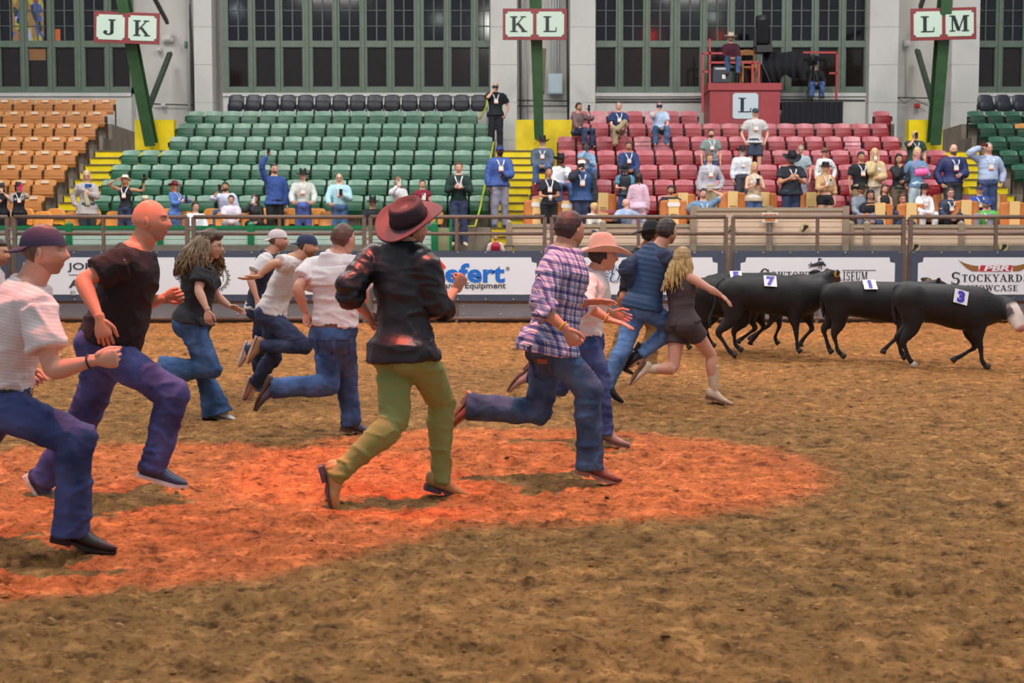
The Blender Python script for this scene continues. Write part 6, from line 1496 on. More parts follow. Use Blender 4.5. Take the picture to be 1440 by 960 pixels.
    for e in (-1, 1):   # ears
        c = hp[0] + hs * e * headp[0][2] * k * .85 + hu * .03; t_ = nrm(hs * e * .62 - hdir * .62 + hu * .05)
        mb = MB(); mb.tube([c, c + t_ * .05, c + t_ * .12, c + t_ * .18], [(.022, .014), (.052, .018), (.046, .015), (.014, .008)], hu, n=12, m=4, cap=.6)
        er = obj('ear', mb, mat('ear_black', (32, 29, 30), .7), root, origin=O, smooth=True)
        if eartag and e == eartag[0]:
            mb = MB(); cc = c + t_ * .075 + np.array([0, -.022, -.01]); mb.tube([cc, cc + np.array([0, -.008, 0])], [(.040, .046)] * 2, (1, 0, 0), n=14, cap=0, smooth=False)
            obj('ear_tag', mb, mat('eartag_orange', eartag[1], .4), er, origin=O)
    if tail:
        q = [P(p[0], p[1], Y + p[2]) for p in tail]; m = len(q); mb = MB(); mb.tube(q, [.030, .024] + [.017] * (m - 4) + [.030, .012] if m >= 4 else [.02] * m, (0, 1, 0), n=10, m=4, cap=.5)
        obj('tail', mb, mat('tail_hair', (30, 27, 28), .8, bump=(60, .6)), root, origin=O, smooth=True)
    if sticker:
        px, py, ch, rot = sticker; i = min(range(n), key=lambda a: abs(spine[a][0] - px)); cy = np.interp(px, [s_[0] for s_ in spine], [s_[1] for s_ in spine]); rv = np.interp(px, [s_[0] for s_ in spine], [s_[2] for s_ in spine])
        dz = (cy - py) / rv; dz = min(max(dz, 0), .93); yl = lat * math.sqrt(1 - dz * dz); nv_ = nrm(np.array([0, -yl / lat ** 2, dz * rv * k / (rv * k) ** 2]))
        c = P(px, py, Y - yl) + nv_ * .014; th = math.atan2(nv_[2], -nv_[1])   # lean back angle
        e = empty('number_patch', c - O); e.parent = root; e.rotation_euler = (-th, math.radians(rot), 0)
        mb = MB(); w, h = .092, .098
        mb.box((-w, -.004, -h), (w, .004, h)); o = obj('patch', mb, mat('patch_paper', (236, 228, 236), .6), e)
        bpy.data.objects.remove(o); o = obj('number_patch', mb, mat('patch_paper', (236, 228, 236), .6), root); o.location = tuple(c - O); o.rotation_euler = (-th, math.radians(rot), 0); bpy.data.objects.remove(e)
        text('digit', ch, .20, (0, -.007, -.068), mat('digit_violet', (66, 56, 176), .5), o, .004, None, .014)
    return root
calf('black calf wearing paper number 5, farthest back behind number 7', 20.4, [(986, 398, 9), (994, 405, 21), (1015, 410, 28), (1050, 412, 29), (1085, 411, 28), (1103, 408, 22)], [(1098, 404, 18), (1116, 402, 14), (1128, 402, 12)], [(1128, 401, 12), (1138, 408, 10), (1146, 416, 7)],
     [('h', -1, [(996, 418), (1004, 440), (992, 461), (998, 478), (1002, 484)]), ('h', 1, [(996, 418), (990, 440), (980, 458), (982, 474), (984, 480)]), ('f', -1, [(1090, 425), (1090, 441), (1080, 458), (1062, 470), (1056, 474)]), ('f', 1, [(1092, 425), (1094, 441), (1096, 458), (1090, 474), (1092, 480)])], [(988, 392, 0), (981, 400, 0), (978, 425, 0), (978, 444, 0), (977, 456, 0)], (1035, 388, '5', 0))
calf('unnumbered black calf between the blonde runner and number 7', 19.6, [(970, 402, 9), (978, 410, 22), (1000, 416, 28), (1030, 419, 29), (1056, 418, 27), (1072, 414, 21)], [(1066, 412, 18), (1084, 418, 14), (1096, 424, 12)], [(1096, 424, 12), (1106, 432, 10), (1112, 440, 7)],
     [('h', -1, [(984, 424), (990, 446), (978, 466), (984, 482), (988, 489)]), ('h', 1, [(984, 424), (976, 444), (964, 462), (966, 478), (968, 486)]), ('f', -1, [(1054, 428), (1056, 446), (1062, 462), (1046, 474), (1040, 478)]), ('f', 1, [(1058, 430), (1068, 446), (1074, 460), (1062, 474), (1056, 480)])], [(972, 396, 0), (964, 404, 0), (962, 430, 0), (963, 448, 0), (962, 460, 0)])
calf('black calf wearing paper number 7, head turned away with a yellow ear tag', 18.8, [(1015, 402, 10), (1022, 408, 21), (1040, 411, 24.5), (1070, 414, 26.5), (1105, 416, 29.5), (1132, 415, 29), (1150, 409, 22)], [(1140, 408, 24), (1154, 398, 17, .05), (1163, 390, 12, .14)], [(1164, 388, 11, .14), (1172, 389, 10, .34), (1178, 394, 7, .48)],
     [('h', -1, [(1031, 424), (1029, 446), (1010, 468), (1024, 491), (1031, 498)]), ('h', 1, [(1030, 424), (1046, 446), (1032, 466), (1034, 484), (1040, 490)]), ('f', -1, [(1122, 432), (1118, 448), (1120, 470), (1121, 485), (1123, 491)]), ('f', 1, [(1128, 430), (1136, 445), (1142, 462), (1130, 476), (1126, 482)])], [(1018, 393, 0), (1008, 402, -.05), (1006, 425, -.08), (1000, 442, -.1), (998, 450, -.1), (999, 461, -.1)], (1083, 396, '7', 4), (1, (244, 164, 20)))
calf('black calf wearing paper number 1 in the middle of the file', 18.2, [(1162, 405, 10), (1169, 413, 20), (1185, 419, 24), (1215, 421, 26.5), (1250, 425, 29.5), (1283, 424, 28), (1302, 417, 21)], [(1296, 414, 20), (1310, 407, 15, .05), (1317, 404, 12, .08)], [(1315, 401, 11, .08), (1330, 408, 10, .12), (1342, 416, 7, .14)],
     [('h', -1, [(1178, 428), (1180, 450), (1173, 471), (1178, 492), (1184, 499)]), ('h', 1, [(1176, 430), (1170, 448), (1158, 462), (1164, 484), (1167, 492)]), ('f', -1, [(1276, 436), (1270, 455), (1262, 474), (1248, 487), (1243, 492)]), ('f', 1, [(1280, 436), (1276, 455), (1272, 474), (1266, 490), (1268, 496)])], [(1164, 397, 0), (1157, 404, 0), (1155, 420, 0), (1157, 432, 0), (1158, 446, 0)], (1223, 401, '1', 0), (-1, (226, 110, 40)))
calf('black calf with a white face wearing paper number 3, leading at right', 17.0, [(1264, 410, 12), (1272, 417, 22), (1290, 424, 26.5), (1320, 427, 29), (1350, 432, 32), (1376, 434, 30), (1393, 435, 23)], [(1384, 434, 25), (1400, 434, 21), (1416, 432, 17)], [(1411, 430, 16, -.02), (1422, 438, 15, -.12), (1431, 452, 11.5, -.22), (1436, 461, 10, -.28)],
     [('h', -1, [(1283, 434), (1283, 457), (1270, 481), (1278, 503), (1283, 511)]), ('h', 1, [(1284, 438), (1280, 458), (1262, 474), (1267, 494), (1270, 500)]), ('f', -1, [(1372, 448), (1374, 468), (1379, 490), (1381, 507), (1386, 514)]), ('f', 1, [(1368, 448), (1366, 468), (1371, 488), (1352, 500), (1343, 504)])], [(1266, 402, 0), (1258, 406, 0), (1256, 424, 0), (1258, 440, 0), (1259, 456, 0)], (1351, 418, '3', 16), None, {'from': .12, 'leg': 0, 'hoof': (200, 190, 180)})
# ================================================================ spectators
PHONES = []
def phone(lab, c, n_, up, color=(30, 32, 38), wide=False):
    n_ = nrm(n_); u_ = orth(up, n_); r = np.cross(u_, n_)
    if wide: u_, r = r, u_
    from mathutils import Matrix
    M = Matrix(((r[0], n_[0], u_[0], c[0]), (r[1], n_[1], u_[1], c[1]), (r[2], n_[2], u_[2], c[2]), (0, 0, 0, 1)))
    mb = MB(); mb.box((-.040, -.005, -.08), (.040, .005, .08)); o = obj('phone', mb, mat('phone_%d_%d_%d' % color, color, .35)); o.matrix_world = M; tag(o, lab, 'phone')
    mb = MB(); mb.box((-.034, .005, .035), (.0, .009, .074)); mb.ball((-.010, .009, .064), .009, nu=8, nv=5); mb.ball((-.010, .009, .045), .009, nu=8, nv=5); obj('camera_bump', mb, mat('phone_lens', (16, 16, 20), .2), o)
def cup(lab, c, color=(236, 236, 236), bottle=False):
    e = empty('bottle' if bottle else 'cup', c); tag(e, lab, 'bottle' if bottle else 'cup')
    mb = MB(); mb.tube([(0, 0, -.08), (0, 0, .04), (0, 0, .07)] if bottle else [(0, 0, -.06), (0, 0, .06)], [.032, .032, .014] if bottle else [.032, .042], (1, 0, 0), n=12, cap=0, smooth=False); obj('body', mb, mat('cup_%d_%d_%d' % color, color, .35), e, smooth=True)
    mb = MB(); mb.tube([(0, 0, .07), (0, 0, .09)] if bottle else [(0, 0, .058), (0, 0, .070)], [.015, .015] if bottle else [.044, .042], (1, 0, 0), n=12, cap=0, smooth=False); obj('lid', mb, mat('lid_white', (226, 228, 232), .4), e)

def spec(px, py, k, pose, yaw, style, label, R='down', L='down', H=None, dY=0.0, pitch=0, lean=0.0, roll=0, face=None, tread=None, held=None):
    """px,py = head centre in the photograph; k = terrace row; pose stand/sit; yaw of the body (-90 faces the arena)"""
    fem = style.get('fem', 0); H = H or (1.66 if fem else 1.78); s = H / 1.78
    Y = DK(k) - (.30 if pose == 'stand' else .16) + dY; tz = TZ(k) if tread is None else tread
    hd = P(px, py, Y); f_ = yv(yaw); r_ = rgt(f_); up = np.array([0, 0, 1.0]); J = {'rp': r_, 'rc': r_}
    if pose == 'stand':
        want = hd[2] - tz; s2 = want / (.93 * 1.78)
        if .80 < s2 < 1.24: s = s2
        base = hd[2] - .93 * 1.78 * s if not (.80 < s2 < 1.24) else tz
        pel = np.array([hd[0], Y, base + .53 * 1.78 * s]) - f_ * lean * .5
    else:
        s2 = (hd[2] - tz - .43) / (.75); s = s2 if .88 < s2 < 1.1 else s
        base = hd[2] - (.43 + .75 * s); pel = np.array([hd[0], Y, base + .43 + .095 * s]) - f_ * (.03 + lean * .6) + np.array([0, 0, 0])
    J['pel'] = pel
    nk = hd - up * .19 * s - f_ * .025 * s; J['head'] = hd; J['neck'] = nk; J['hax'] = head_axes(face if face is not None else yaw, pitch, roll)
    u_ = nrm(nk - pel); sw = (.185 if not fem else .158) * s * (.5 + .5 * style.get('bulk', 1.0)); J['rc'] = orth(r_, u_)
    for S_, e in (('R', 1), ('L', -1)):
        sh = nk + J['rc'] * e * sw - u_ * .035 * s; J['sh' + S_] = sh; out = r_ * e; ps = R if S_ == 'R' else L
        l1, l2 = .315 * s, .255 * s; hdv = None; hn = None
        # target wrist in body terms: forward, outward, up from the shoulder
        T = {'down': (.05, .07, -.555), 'hip': (.02, .10, -.50), 'pocket': (.06, .06, -.50), 'lap': (.30, -.10, -.40), 'rail': (.34, .05, -.42), 'chest': (.27, -.11, -.20), 'belly': (.26, -.12, -.32), 'face': (.24, -.12, .10), 'phone': (.30, -.08, .10), 'chin': (.16, -.13, .02), 'high': (.18, .02, .50), 'brow': (.16, .03, .24), 'headtop': (.0, .02, .30), 'side': (.10, .36, .20), 'away': (-.20, .16, -.40), 'fwd': (.46, -.04, -.16), 'point': (.40, .0, .06)}[ps]
        wr = sh + f_ * T[0] * s + out * T[1] * s + up * T[2] * s
        hint = out * .7 - up * .8 - f_ * .3
        if ps in ('high', 'brow', 'headtop', 'side'): hint = out * 1.0 + f_ * .1 - up * .2
        el, wr = ik(sh, wr, l1, l2, hint); J['el' + S_], J['wr' + S_] = el, wr
        if ps in ('lap', 'rail', 'belly'): J['hd' + S_] = f_ * .5 - up * .35 - out * .5
        if ps in ('phone', 'face', 'chest', 'chin'): J['hd' + S_] = nrm(wr - el) + up * .5; J['hn' + S_] = -out * .6 + f_ * -.3
        style = dict(style); style['hand' + S_] = {'down': 'relaxed', 'phone': 'hold', 'face': 'hold', 'chest': 'hold', 'high': 'hold', 'brow': 'hold', 'fwd': 'loose'}.get(ps, 'loose')
        hp = pel + r_ * e * .088 * s - up * .02; J['hip' + S_] = hp
        if pose == 'stand': kn = hp + np.array([0, 0, -.42 * s]) + f_ * .03 + out * .02; an = np.array([kn[0], kn[1], base + .08 * s]) - f_ * .03 + out * .01
        else: kn = hp + f_ * .40 * s + out * .07 + up * .02; an = kn + np.array([0, 0, -.38 * s]) - f_ * .02
        if style.get('cross') and S_ == 'L': kn = hp + f_ * .33 + up * .22 + out * .02; an = kn - up * .22 * s + f_ * .05 - out * .22
        J['kn' + S_], J['an' + S_] = kn, an; J['toe' + S_] = an + f_ * .2 + out * .05 - up * .03; J['kf' + S_] = f_
    root = empty('person', (pel[0], pel[1], base)); tag(root, label, 'person')
    bodyfig(root, J, s, style, False, .024)
    if held:
        kind, S_, *rest = held; wr = J['wr' + S_]; d = nrm(J.get('hd' + S_, wr - J['el' + S_])); c = wr + d * .10
        who = rest[0]
        if kind == 'phone': phone('phone held up by ' + who, c + f_ * .045, f_, up, rest[1] if len(rest) > 1 else (30, 32, 38), wide=len(rest) > 2)
        elif kind == 'cup': cup('cup held by ' + who, c + f_ * .04, rest[1] if len(rest) > 1 else (236, 236, 236))
        elif kind == 'bottle': cup('bottle held by ' + who, c + f_ * .04, (190, 206, 216), True)
        elif kind == 'hat':
            pass
    return root, J, s
fairs, tanS, asian, brownS = (226, 176, 152), (202, 148, 118), (198, 148, 116), (120, 82, 64)
ch = lambda c, **k: dict(style='cowboy', c=c, **k); cap = lambda c, **k: dict(style='cap', c=c, zoff=.028, name='cap', **k); fed = lambda c, **k: dict(style='fedora', c=c, **k)
JN, DJ, KH, BLKP, GRYP = dict(c=(66, 92, 136), denim=True), dict(c=(38, 50, 80), denim=True), dict(c=(168, 152, 118)), dict(c=(28, 30, 38)), dict(c=(140, 142, 158))
T = lambda c, sl='short', **k: dict(c=c, sl=sl, **k)
PRN = pattern('speckled_print', 26, 31, [(.1, .3, (90, 80, 84)), (.6, .7, (150, 120, 124))], [(.2, .4, (120, 110, 112)), (.7, .8, (170, 150, 150))], (230, 224, 222))
bk_, gy, wh = (30, 30, 36), (120, 128, 136), (234, 234, 236)
shoeS = dict(kind='shoe', c=(60, 48, 42), sole=(40, 34, 30)); A = -90
# --- left boxes and seats
spec(2, 264, -1, 'stand', A + 10, dict(skin=fairs, fem=1, top=T(bk_, 'none', hem=-.1), bottom=BLKP, hair=(60, 44, 36), hstyle='long', hat=fed((54, 56, 64)), seed=21), 'woman in black with a dark grey hat at the left edge of the stands', R='chest', L='phone')
spec(26, 263, -1, 'stand', A + 25, dict(skin=tanS, fem=1, top=T((210, 200, 206), 'short', mat=PRN), vest=T(bk_, 'none', hem=-.12, collar=False), bottom=BLKP, hair=(48, 34, 30), hstyle='bob', hat=fed((34, 36, 44)), lanyard=1, seed=22), 'woman in a wide black hat and pink scarf filming at far left', R='down', L='phone', held=('phone', 'L', 'the woman in the wide black hat at far left', (210, 40, 110)))
rt, J, s = spec(122, 248, -1, 'stand', A + 15, dict(skin=fairs, fem=1, bulk=1.2, top=T((224, 220, 218), 'long', mat=PRN, hem=-.42, flare=.04), bottom=dict(c=(54, 66, 74)), hair=(206, 180, 138), hstyle='bob', glasses=1, shoe=shoeS, seed=23), 'short haired blonde woman in a long speckled cardigan and pale scarf', R='hip', L='chest')
mb = MB(); f_ = yv(-75); n0 = J['neck']; mb.tube([n0 + np.array([-.07, .0, .02]), n0 + f_ * .13 + np.array([-.04, 0, -.08]), n0 + f_ * .20 + np.array([0, 0, -.35]), n0 + f_ * .20 + np.array([.03, 0, -.52])], [(.04, .02), (.05, .02), (.05, .02), (.06, .015)], (1, 0, 0), n=10, m=4, cap=0); obj('scarf', mb, mat('pale_yellow_scarf', (206, 208, 170), .9), rt, origin=np.array(rt.location), smooth=True)
phone('blue phone held to the chin by the woman in the long cardigan', P(124, 261, 31.0), (0, -1, 0), (0, 0, 1), (30, 96, 168), wide=True)
spec(176, 254, -1, 'stand', A, dict(skin=tanS, fem=1, top=T(bk_, 'none', hem=.0), bottom=DJ, hair=(206, 176, 120), hstyle='long', hat=fed((222, 212, 190), tilt=(16, 0)), lanyard=1, seed=24), 'blonde woman in a black tank top with both arms raised filming', R='brow', L='side', held=('phone', 'L', 'the woman in the black tank top with raised arms'))
spec(204, 283, -1, 'sit', A, dict(skin=fairs, top=T((150, 160, 176)), bottom=JN, hair=(170, 150, 120), hat=fed((232, 222, 190)), seed=25), 'person in a cream straw hat just above the bald runner', H=1.7)
spec(246, 262, -1, 'stand', A + 70, dict(skin=fairs, fem=1, top=T((84, 124, 190), 'long', hem=-.25), bottom=JN, hair=(190, 110, 64), hstyle='long', hlen=.42, hat=ch((116, 32, 48), s=.95), lanyard=1, seed=26), 'ginger woman in a maroon hat and blue cardigan turned right', R='chest', L='fwd', held=('phone', 'R', 'the woman in the maroon hat'))
spec(275, 291, -1, 'sit', A + 35, dict(skin=fairs, bulk=1.1, top=T((242, 244, 248), 'long', collar=True), bottom=JN, hair=(60, 46, 40), seed=27, glasses=0), 'dark haired seated man in a plain white shirt looking right', R='lap', L='lap')
spec(317, 263, 0, 'sit', A, dict(skin=tanS, bulk=1.15, top=T((206, 214, 236), 'rolled', roll=.2), bottom=JN, hair=(56, 42, 36), beard=(70, 52, 44), seed=28), 'man in a pale blue shirt filming from behind a smiling man in white', R='phone', L='down', held=('phone', 'R', 'the man in pale blue behind the smiling man'), dY=-.2)
spec(325, 281, -1, 'sit', A + 10, dict(skin=fairs, top=T((232, 222, 238), 'short', collar=True), bottom=GRYP, hair=(70, 54, 46), seed=29), 'smiling man with brown hair in a pale lilac shirt', R='lap', L='lap')
spec(358, 280, -1, 'sit', A + 10, dict(skin=fairs, fem=1, top=T((52, 56, 60), 'long'), bottom=BLKP, hair=(104, 66, 48), hstyle='long', seed=30), 'brown haired woman filming from a low seat left of the goateed man', R='phone', L='lap', held=('phone', 'R', 'the brown haired woman in the low seat', (220, 222, 224)))
spec(386, 238, -1, 'stand', A + 25, dict(skin=fairs, bulk=1.1, belly=.03, top=T((56, 86, 156), 'long', hem=-.12, collar=True), bottom=BLKP, hstyle='crop', hair=(70, 56, 50), stubble=((60, 44, 38), .8), lanyard=0, seed=31), 'goateed man in a long blue shirt raising his phone overhead', R='high', L='down', held=('phone', 'R', 'the goateed man in the long blue shirt'))
rt, J, s = spec(426, 247, -1, 'stand', A + 8, dict(skin=fairs, bulk=1.1, top=T((204, 208, 204), 'long', tuck=True, collar=True), bottom=dict(c=(66, 84, 146), denim=True), hair=(60, 46, 40), hat=ch((26, 28, 34)), lanyard=1, seed=32), 'man in a black cowboy hat and pale grey shirt leaning on the chairs', R='rail', L='rail')
spec(477, 251, -1, 'stand', A + 8, dict(skin=fairs, bulk=1.18, belly=.04, top=T((170, 214, 228), 'long', tuck=True, collar=True), bottom=JN, hstyle='bald', glasses=1, lanyard=1, seed=33), 'bald man with glasses in a sky blue shirt holding a dark phone', R='rail', L='chest', held=('phone', 'L', 'the bald man in the sky blue shirt'))
spec(524, 285, -1, 'sit', A + 5, dict(skin=tanS, bulk=1.1, top=T((36, 40, 44), 'long', collar=True), bottom=BLKP, hair=(40, 32, 30), hat=ch((30, 32, 36), band=(180, 180, 184)), seed=34), 'seated man in a black shirt and black cowboy hat left of the green trousers runner', R='lap', L='lap')
spec(560, 256, -1, 'stand', A + 15, dict(skin=fairs, fem=1, top=T((212, 216, 222), 'long'), bottom=BLKP, hair=(150, 92, 66), hstyle='long', seed=35), 'auburn haired woman in a white sleeved top filming', R='phone', L='chest', H=1.6, held=('phone', 'R', 'the auburn haired woman in white sleeves', (214, 224, 222)))
spec(594, 259, -1, 'stand', A + 10, dict(skin=fairs, fem=1, bulk=1.1, top=T((128, 26, 52), 'cap', hem=-.3), bottom=JN, hair=(58, 40, 34), hstyle='bun', seed=36), 'dark haired woman in a maroon dress with a white phone', R='chest', L='down', H=1.6, held=('phone', 'R', 'the woman in the maroon dress', (236, 236, 236)))
rt, J, s = spec(645, 236, -1, 'stand', A + 3, dict(skin=fairs, top=T((26, 52, 50), 'long', hem=-.02), bottom=DJ, hair=(80, 56, 44), lanyard=1, shoe=dict(kind='shoe', c=(206, 182, 150), sole=(150, 130, 110)), seed=37), 'man in a dark green sweater and jeans filming by the gate', R='chest', L='chest', held=('phone', 'L', 'the man in the dark green sweater', (210, 212, 216)))
spec(697, 122, 5, 'stand', A + 5, dict(skin=fairs, bulk=1.12, top=T((28, 34, 42), 'short', hem=-.1, collar=True), bottom=BLKP, hstyle='bald', glasses=1, lanyard=1, stubble=((150, 130, 120), .5), shoe=dict(kind='sneaker', c=(236, 40, 110), sole=(240, 80, 140), name='sneaker'), seed=38), 'bald man in black with pink shoes filming at the stair head', R='face', L='pocket', dY=-.2, held=('phone', 'R', 'the bald man in black at the stair head', (30, 32, 38), 1))
spec(703, 212, 0, 'stand', A + 10, dict(skin=brownS, top=T((40, 40, 46), 'short'), vest=T((62, 92, 166), 'long', hem=-.12, collar=True), bottom=dict(c=(142, 142, 162)), hair=(30, 26, 26), beard=(30, 26, 26), hat=cap((40, 70, 150)), lanyard=1, shoe=dict(kind='shoe', c=(56, 60, 84), sole=(40, 40, 50)), seed=39), 'bearded man in a blue jacket and blue cap coming down the stairs', R='down', L='belly', dY=-.1, held=('phone', 'L', 'the bearded man on the stairs'))
spec(763, 200, 1, 'sit', A - 3, dict(skin=fairs, bulk=1.28, belly=.06, top=T((88, 100, 116), 'long', collar=True), bottom=JN, hair=(200, 196, 190), stubble=((220, 216, 212), .8), hat=ch((24, 26, 32)), lanyard=1, seed=40), 'big man in a slate shirt and black cowboy hat at the aisle end', R='lap', L='lap')
spec(697, 334, -1, 'sit', A, dict(skin=fairs, top=T((226, 206, 206), 'long'), vest=T((186, 30, 56), 'none'), bottom=DJ, hair=(120, 84, 56), hstyle='crop', seed=41), 'child in a red vest sitting low at the foot of the central stairs', H=1.25, dY=-.8, tread=1.0)
spec(789, 225, 0, 'sit', A + 15, dict(skin=brownS, top=T((232, 234, 240), 'long', collar=True), bottom=JN, hair=(30, 28, 28), hat=ch((26, 26, 30)), beard=(40, 36, 34), seed=42), 'man in a black hat and white shirt behind the bearded man in the quilted vest', R='lap', L='chin')
spec(772, 243, -1, 'stand', A + 8, dict(skin=tanS, fem=1, top=T((34, 38, 50), 'short'), bottom=BLKP, hair=(30, 26, 28), hstyle='bun', lanyard=1, seed=43), 'dark haired woman in a black top looking up beside the man in a white cap', R='belly', L='belly', pitch=14, H=1.6, held=('cup', 'L', 'the dark haired woman looking up'))
spec(818, 231, -1, 'stand', A + 3, dict(skin=fairs, bulk=1.15, top=T((44, 50, 62), 'long'), vest=T((36, 74, 128), 'none', puff=1, hem=-.1), bottom=DJ, hair=(150, 84, 50), beard=(170, 92, 52), hat=cap((244, 244, 248)), lanyard=1, seed=44), 'red bearded man in a white cap and blue quilted vest', R='face', L='down', H=1.86, held=('phone', 'R', 'the red bearded man in the quilted vest', (30, 32, 38), 1))
spec(824, 207, 1, 'sit', A + 5, dict(skin=brownS, fem=1, bulk=1.1, top=T((142, 176, 206), 'long', hem=-.1), bottom=JN, hair=(36, 28, 28), hstyle='bob', seed=45), 'woman in a light denim jacket photographing above the white cap', R='face', L='chest', held=('phone', 'R', 'the woman in the light denim jacket', (60, 64, 80), 1))
spec(884, 206, 1, 'sit', A + 3, dict(skin=tanS, top=T((44, 68, 118), 'long', collar=True), bottom=DJ, hair=(56, 44, 38), stubble=((80, 60, 50), .5), lanyard=1, seed=46), 'young man in a dark blue shirt seated above the man in a black vest', R='lap', L='lap')
spec(814, 151, 4, 'sit', A + 45, dict(skin=tanS, top=T((120, 98, 98), 'rolled', roll=.2), bottom=DJ, hair=(50, 38, 34), stubble=((60, 46, 40), .6), cross=0, seed=47), 'dark haired man in a checked shirt reclining at the top of the aisle', R='lap', L='phone', held=('phone', 'L', 'the reclining man in the checked shirt'))
spec(870, 150, 4, 'sit', A + 6, dict(skin=fairs, top=T((36, 62, 110), 'short', collar=True), bottom=KH, hair=(120, 110, 104), hstyle='receding', lanyard=1, cross=1, shoe=dict(kind='shoe', c=(120, 84, 64), sole=(60, 44, 36)), seed=48), 'grey haired man in a navy polo and khaki trousers with crossed leg', R='lap', L='lap')
spec(927, 149, 4, 'sit', A + 3, dict(skin=fairs, bulk=1.12, top=T((190, 212, 240), 'short', collar=True), bottom=dict(c=(60, 88, 122), denim=True), hair=(90, 70, 60), hstyle='crop', glasses=1, seed=49), 'man in a light blue polo and jeans filming from the upper red seats', R='face', L='lap', held=('phone', 'R', 'the man in the light blue polo', (34, 38, 70), 1))
spec(1000, 188, 2, 'stand', A + 5, dict(skin=fairs, top=T((132, 148, 148), 'short', hem=-.08, collar=True), bottom=JN, hair=(64, 46, 38), beard=(84, 58, 46), lanyard=1, seed=50), 'bearded man standing in a grey green short sleeved shirt', R='down', L='down')
spec(998, 223, 0, 'stand', A + 5, dict(skin=fairs, fem=1, bulk=1.1, top=T((188, 186, 198), 'long', collar=True), bottom=KH, hair=(128, 86, 60), hstyle='bob', lanyard=1, seed=51), 'short haired woman in a grey patterned blouse below the bearded man', R='down', L='hip')
spec(1044, 213, 1, 'stand', A + 3, dict(skin=fairs, bulk=1.08, top=T((230, 236, 244), 'long', tuck=True, collar=True), bottom=dict(c=(66, 68, 78)), hair=(220, 216, 210), beard=(230, 226, 222), hat=ch((32, 34, 36)), lanyard=1, seed=52), 'white bearded man in a white shirt and black cowboy hat', R='down', L='down')
spec(1062, 159, 3, 'stand', A, dict(skin=fairs, bulk=1.06, top=T((208, 206, 204), 'short', hem=-.1), bottom=dict(c=(62, 72, 92), cut='shorts', len=.8, name='shorts'), hstyle='crop', hair=(150, 140, 130), stubble=((190, 180, 170), .6), hat=cap((38, 74, 70)), lanyard=1, seed=53), 'man in a pale T-shirt, navy shorts and green cap below the L panel', R='pocket', L='pocket')
spec(1061, 236, -1, 'stand', A + 3, dict(skin=fairs, fem=1, top=T((238, 238, 236), 'none'), vest=T((204, 184, 156), 'none', hem=-.22, collar=False), bottom=JN, hair=(204, 166, 112), hstyle='long', lanyard=1, seed=54), 'blonde woman in a long beige vest and white top with her phone', R='chest', L='chest', tread=2.05, held=('phone', 'R', 'the blonde woman in the beige vest', (60, 50, 46)))
spec(989, 273, -1, 'sit', A + 5, dict(skin=fairs, bulk=1.15, top=T((112, 146, 178), 'short'), bottom=JN, hair=(64, 54, 50), lanyard=1, stubble=((80, 64, 56), .5), seed=55), 'man in a dusty blue T-shirt resting one hand on his head', R='away', L='headtop', roll=-8)
spec(943, 268, -1, 'sit', A + 5, dict(skin=tanS, bulk=1.15, top=T((40, 46, 54), 'short'), bottom=DJ, hair=(36, 30, 30), stubble=((44, 34, 32), .7), seed=56), 'stocky dark haired man in a black T-shirt behind a white carded chair', R='lap', L='lap', dY=.4)
spec(879, 238, 0, 'stand', A - 10, dict(skin=fairs, top=T((88, 150, 180), 'short', collar=True), vest=T((34, 44, 50), 'none', hem=-.12), bottom=dict(c=(36, 62, 104), denim=True), hair=(60, 46, 40), stubble=((90, 66, 56), .7), hat=ch((32, 34, 44)), seed=57), 'man in a black hat and black vest looking down beside a dark haired woman', R='belly', L='down', pitch=-30, dY=-.3)
spec(898, 250, -1, 'stand', A + 160, dict(skin=fairs, fem=1, top=T((224, 192, 214), 'long', hem=-.08), bottom=dict(c=(224, 192, 214)), hair=(50, 36, 38), hstyle='long', hlen=.26, seed=58), 'dark haired woman in a pink blouse seen from behind', R='down', L='down', face=A + 170)
spec(880, 286, -1, 'stand', A - 25, dict(skin=fairs, bulk=1.12, top=T((182, 204, 238), 'long', collar=True), bottom=KH, hstyle='bald', seed=59), 'bald man in a pale blue shirt stooping towards the crouching blonde', R='fwd', L='away', H=1.5, lean=.5, face=A - 75, pitch=-10, roll=10, tread=1.35)
spec(835, 292, -1, 'sit', A + 40, dict(skin=fairs, fem=1, top=T((226, 218, 206), 'long'), bottom=DJ, hair=(216, 182, 124), hstyle='bun', seed=60), 'laughing blonde woman with a bun bending over in a cream top', R='lap', L='lap', pitch=-22, lean=.3, face=A + 60, roll=-8, dY=-.3)
spec(1113, 224, -1, 'stand', A + 3, dict(skin=tanS, bulk=1.28, belly=.04, top=T((42, 48, 58), 'short', hem=-.1, collar=True), bottom=DJ, hair=(34, 28, 28), beard=(34, 28, 28), hat=ch((22, 26, 38), s=1.1), lanyard=1, seed=61), 'big bearded man in a dark polo and black hat looking at his watch', R='chest', L='chest', pitch=-28, H=1.9, tread=2.05)
spec(1126, 211, 1, 'stand', A - 15, dict(skin=fairs, top=T((164, 182, 190), 'short', collar=True), bottom=GRYP, hair=(160, 154, 146), glasses=1, seed=62), 'grey haired man in a grey shirt behind the big bearded man', R='down', L='down')
spec(1160, 215, 1, 'stand', A, dict(skin=fairs, fem=1, top=T((232, 234, 238), 'long', flare=.05), bottom=KH, hair=(140, 96, 70), hstyle='short', hat=fed((128, 96, 82)), seed=63), 'woman in a brown hat and loose white blouse', R='down', L='hip')
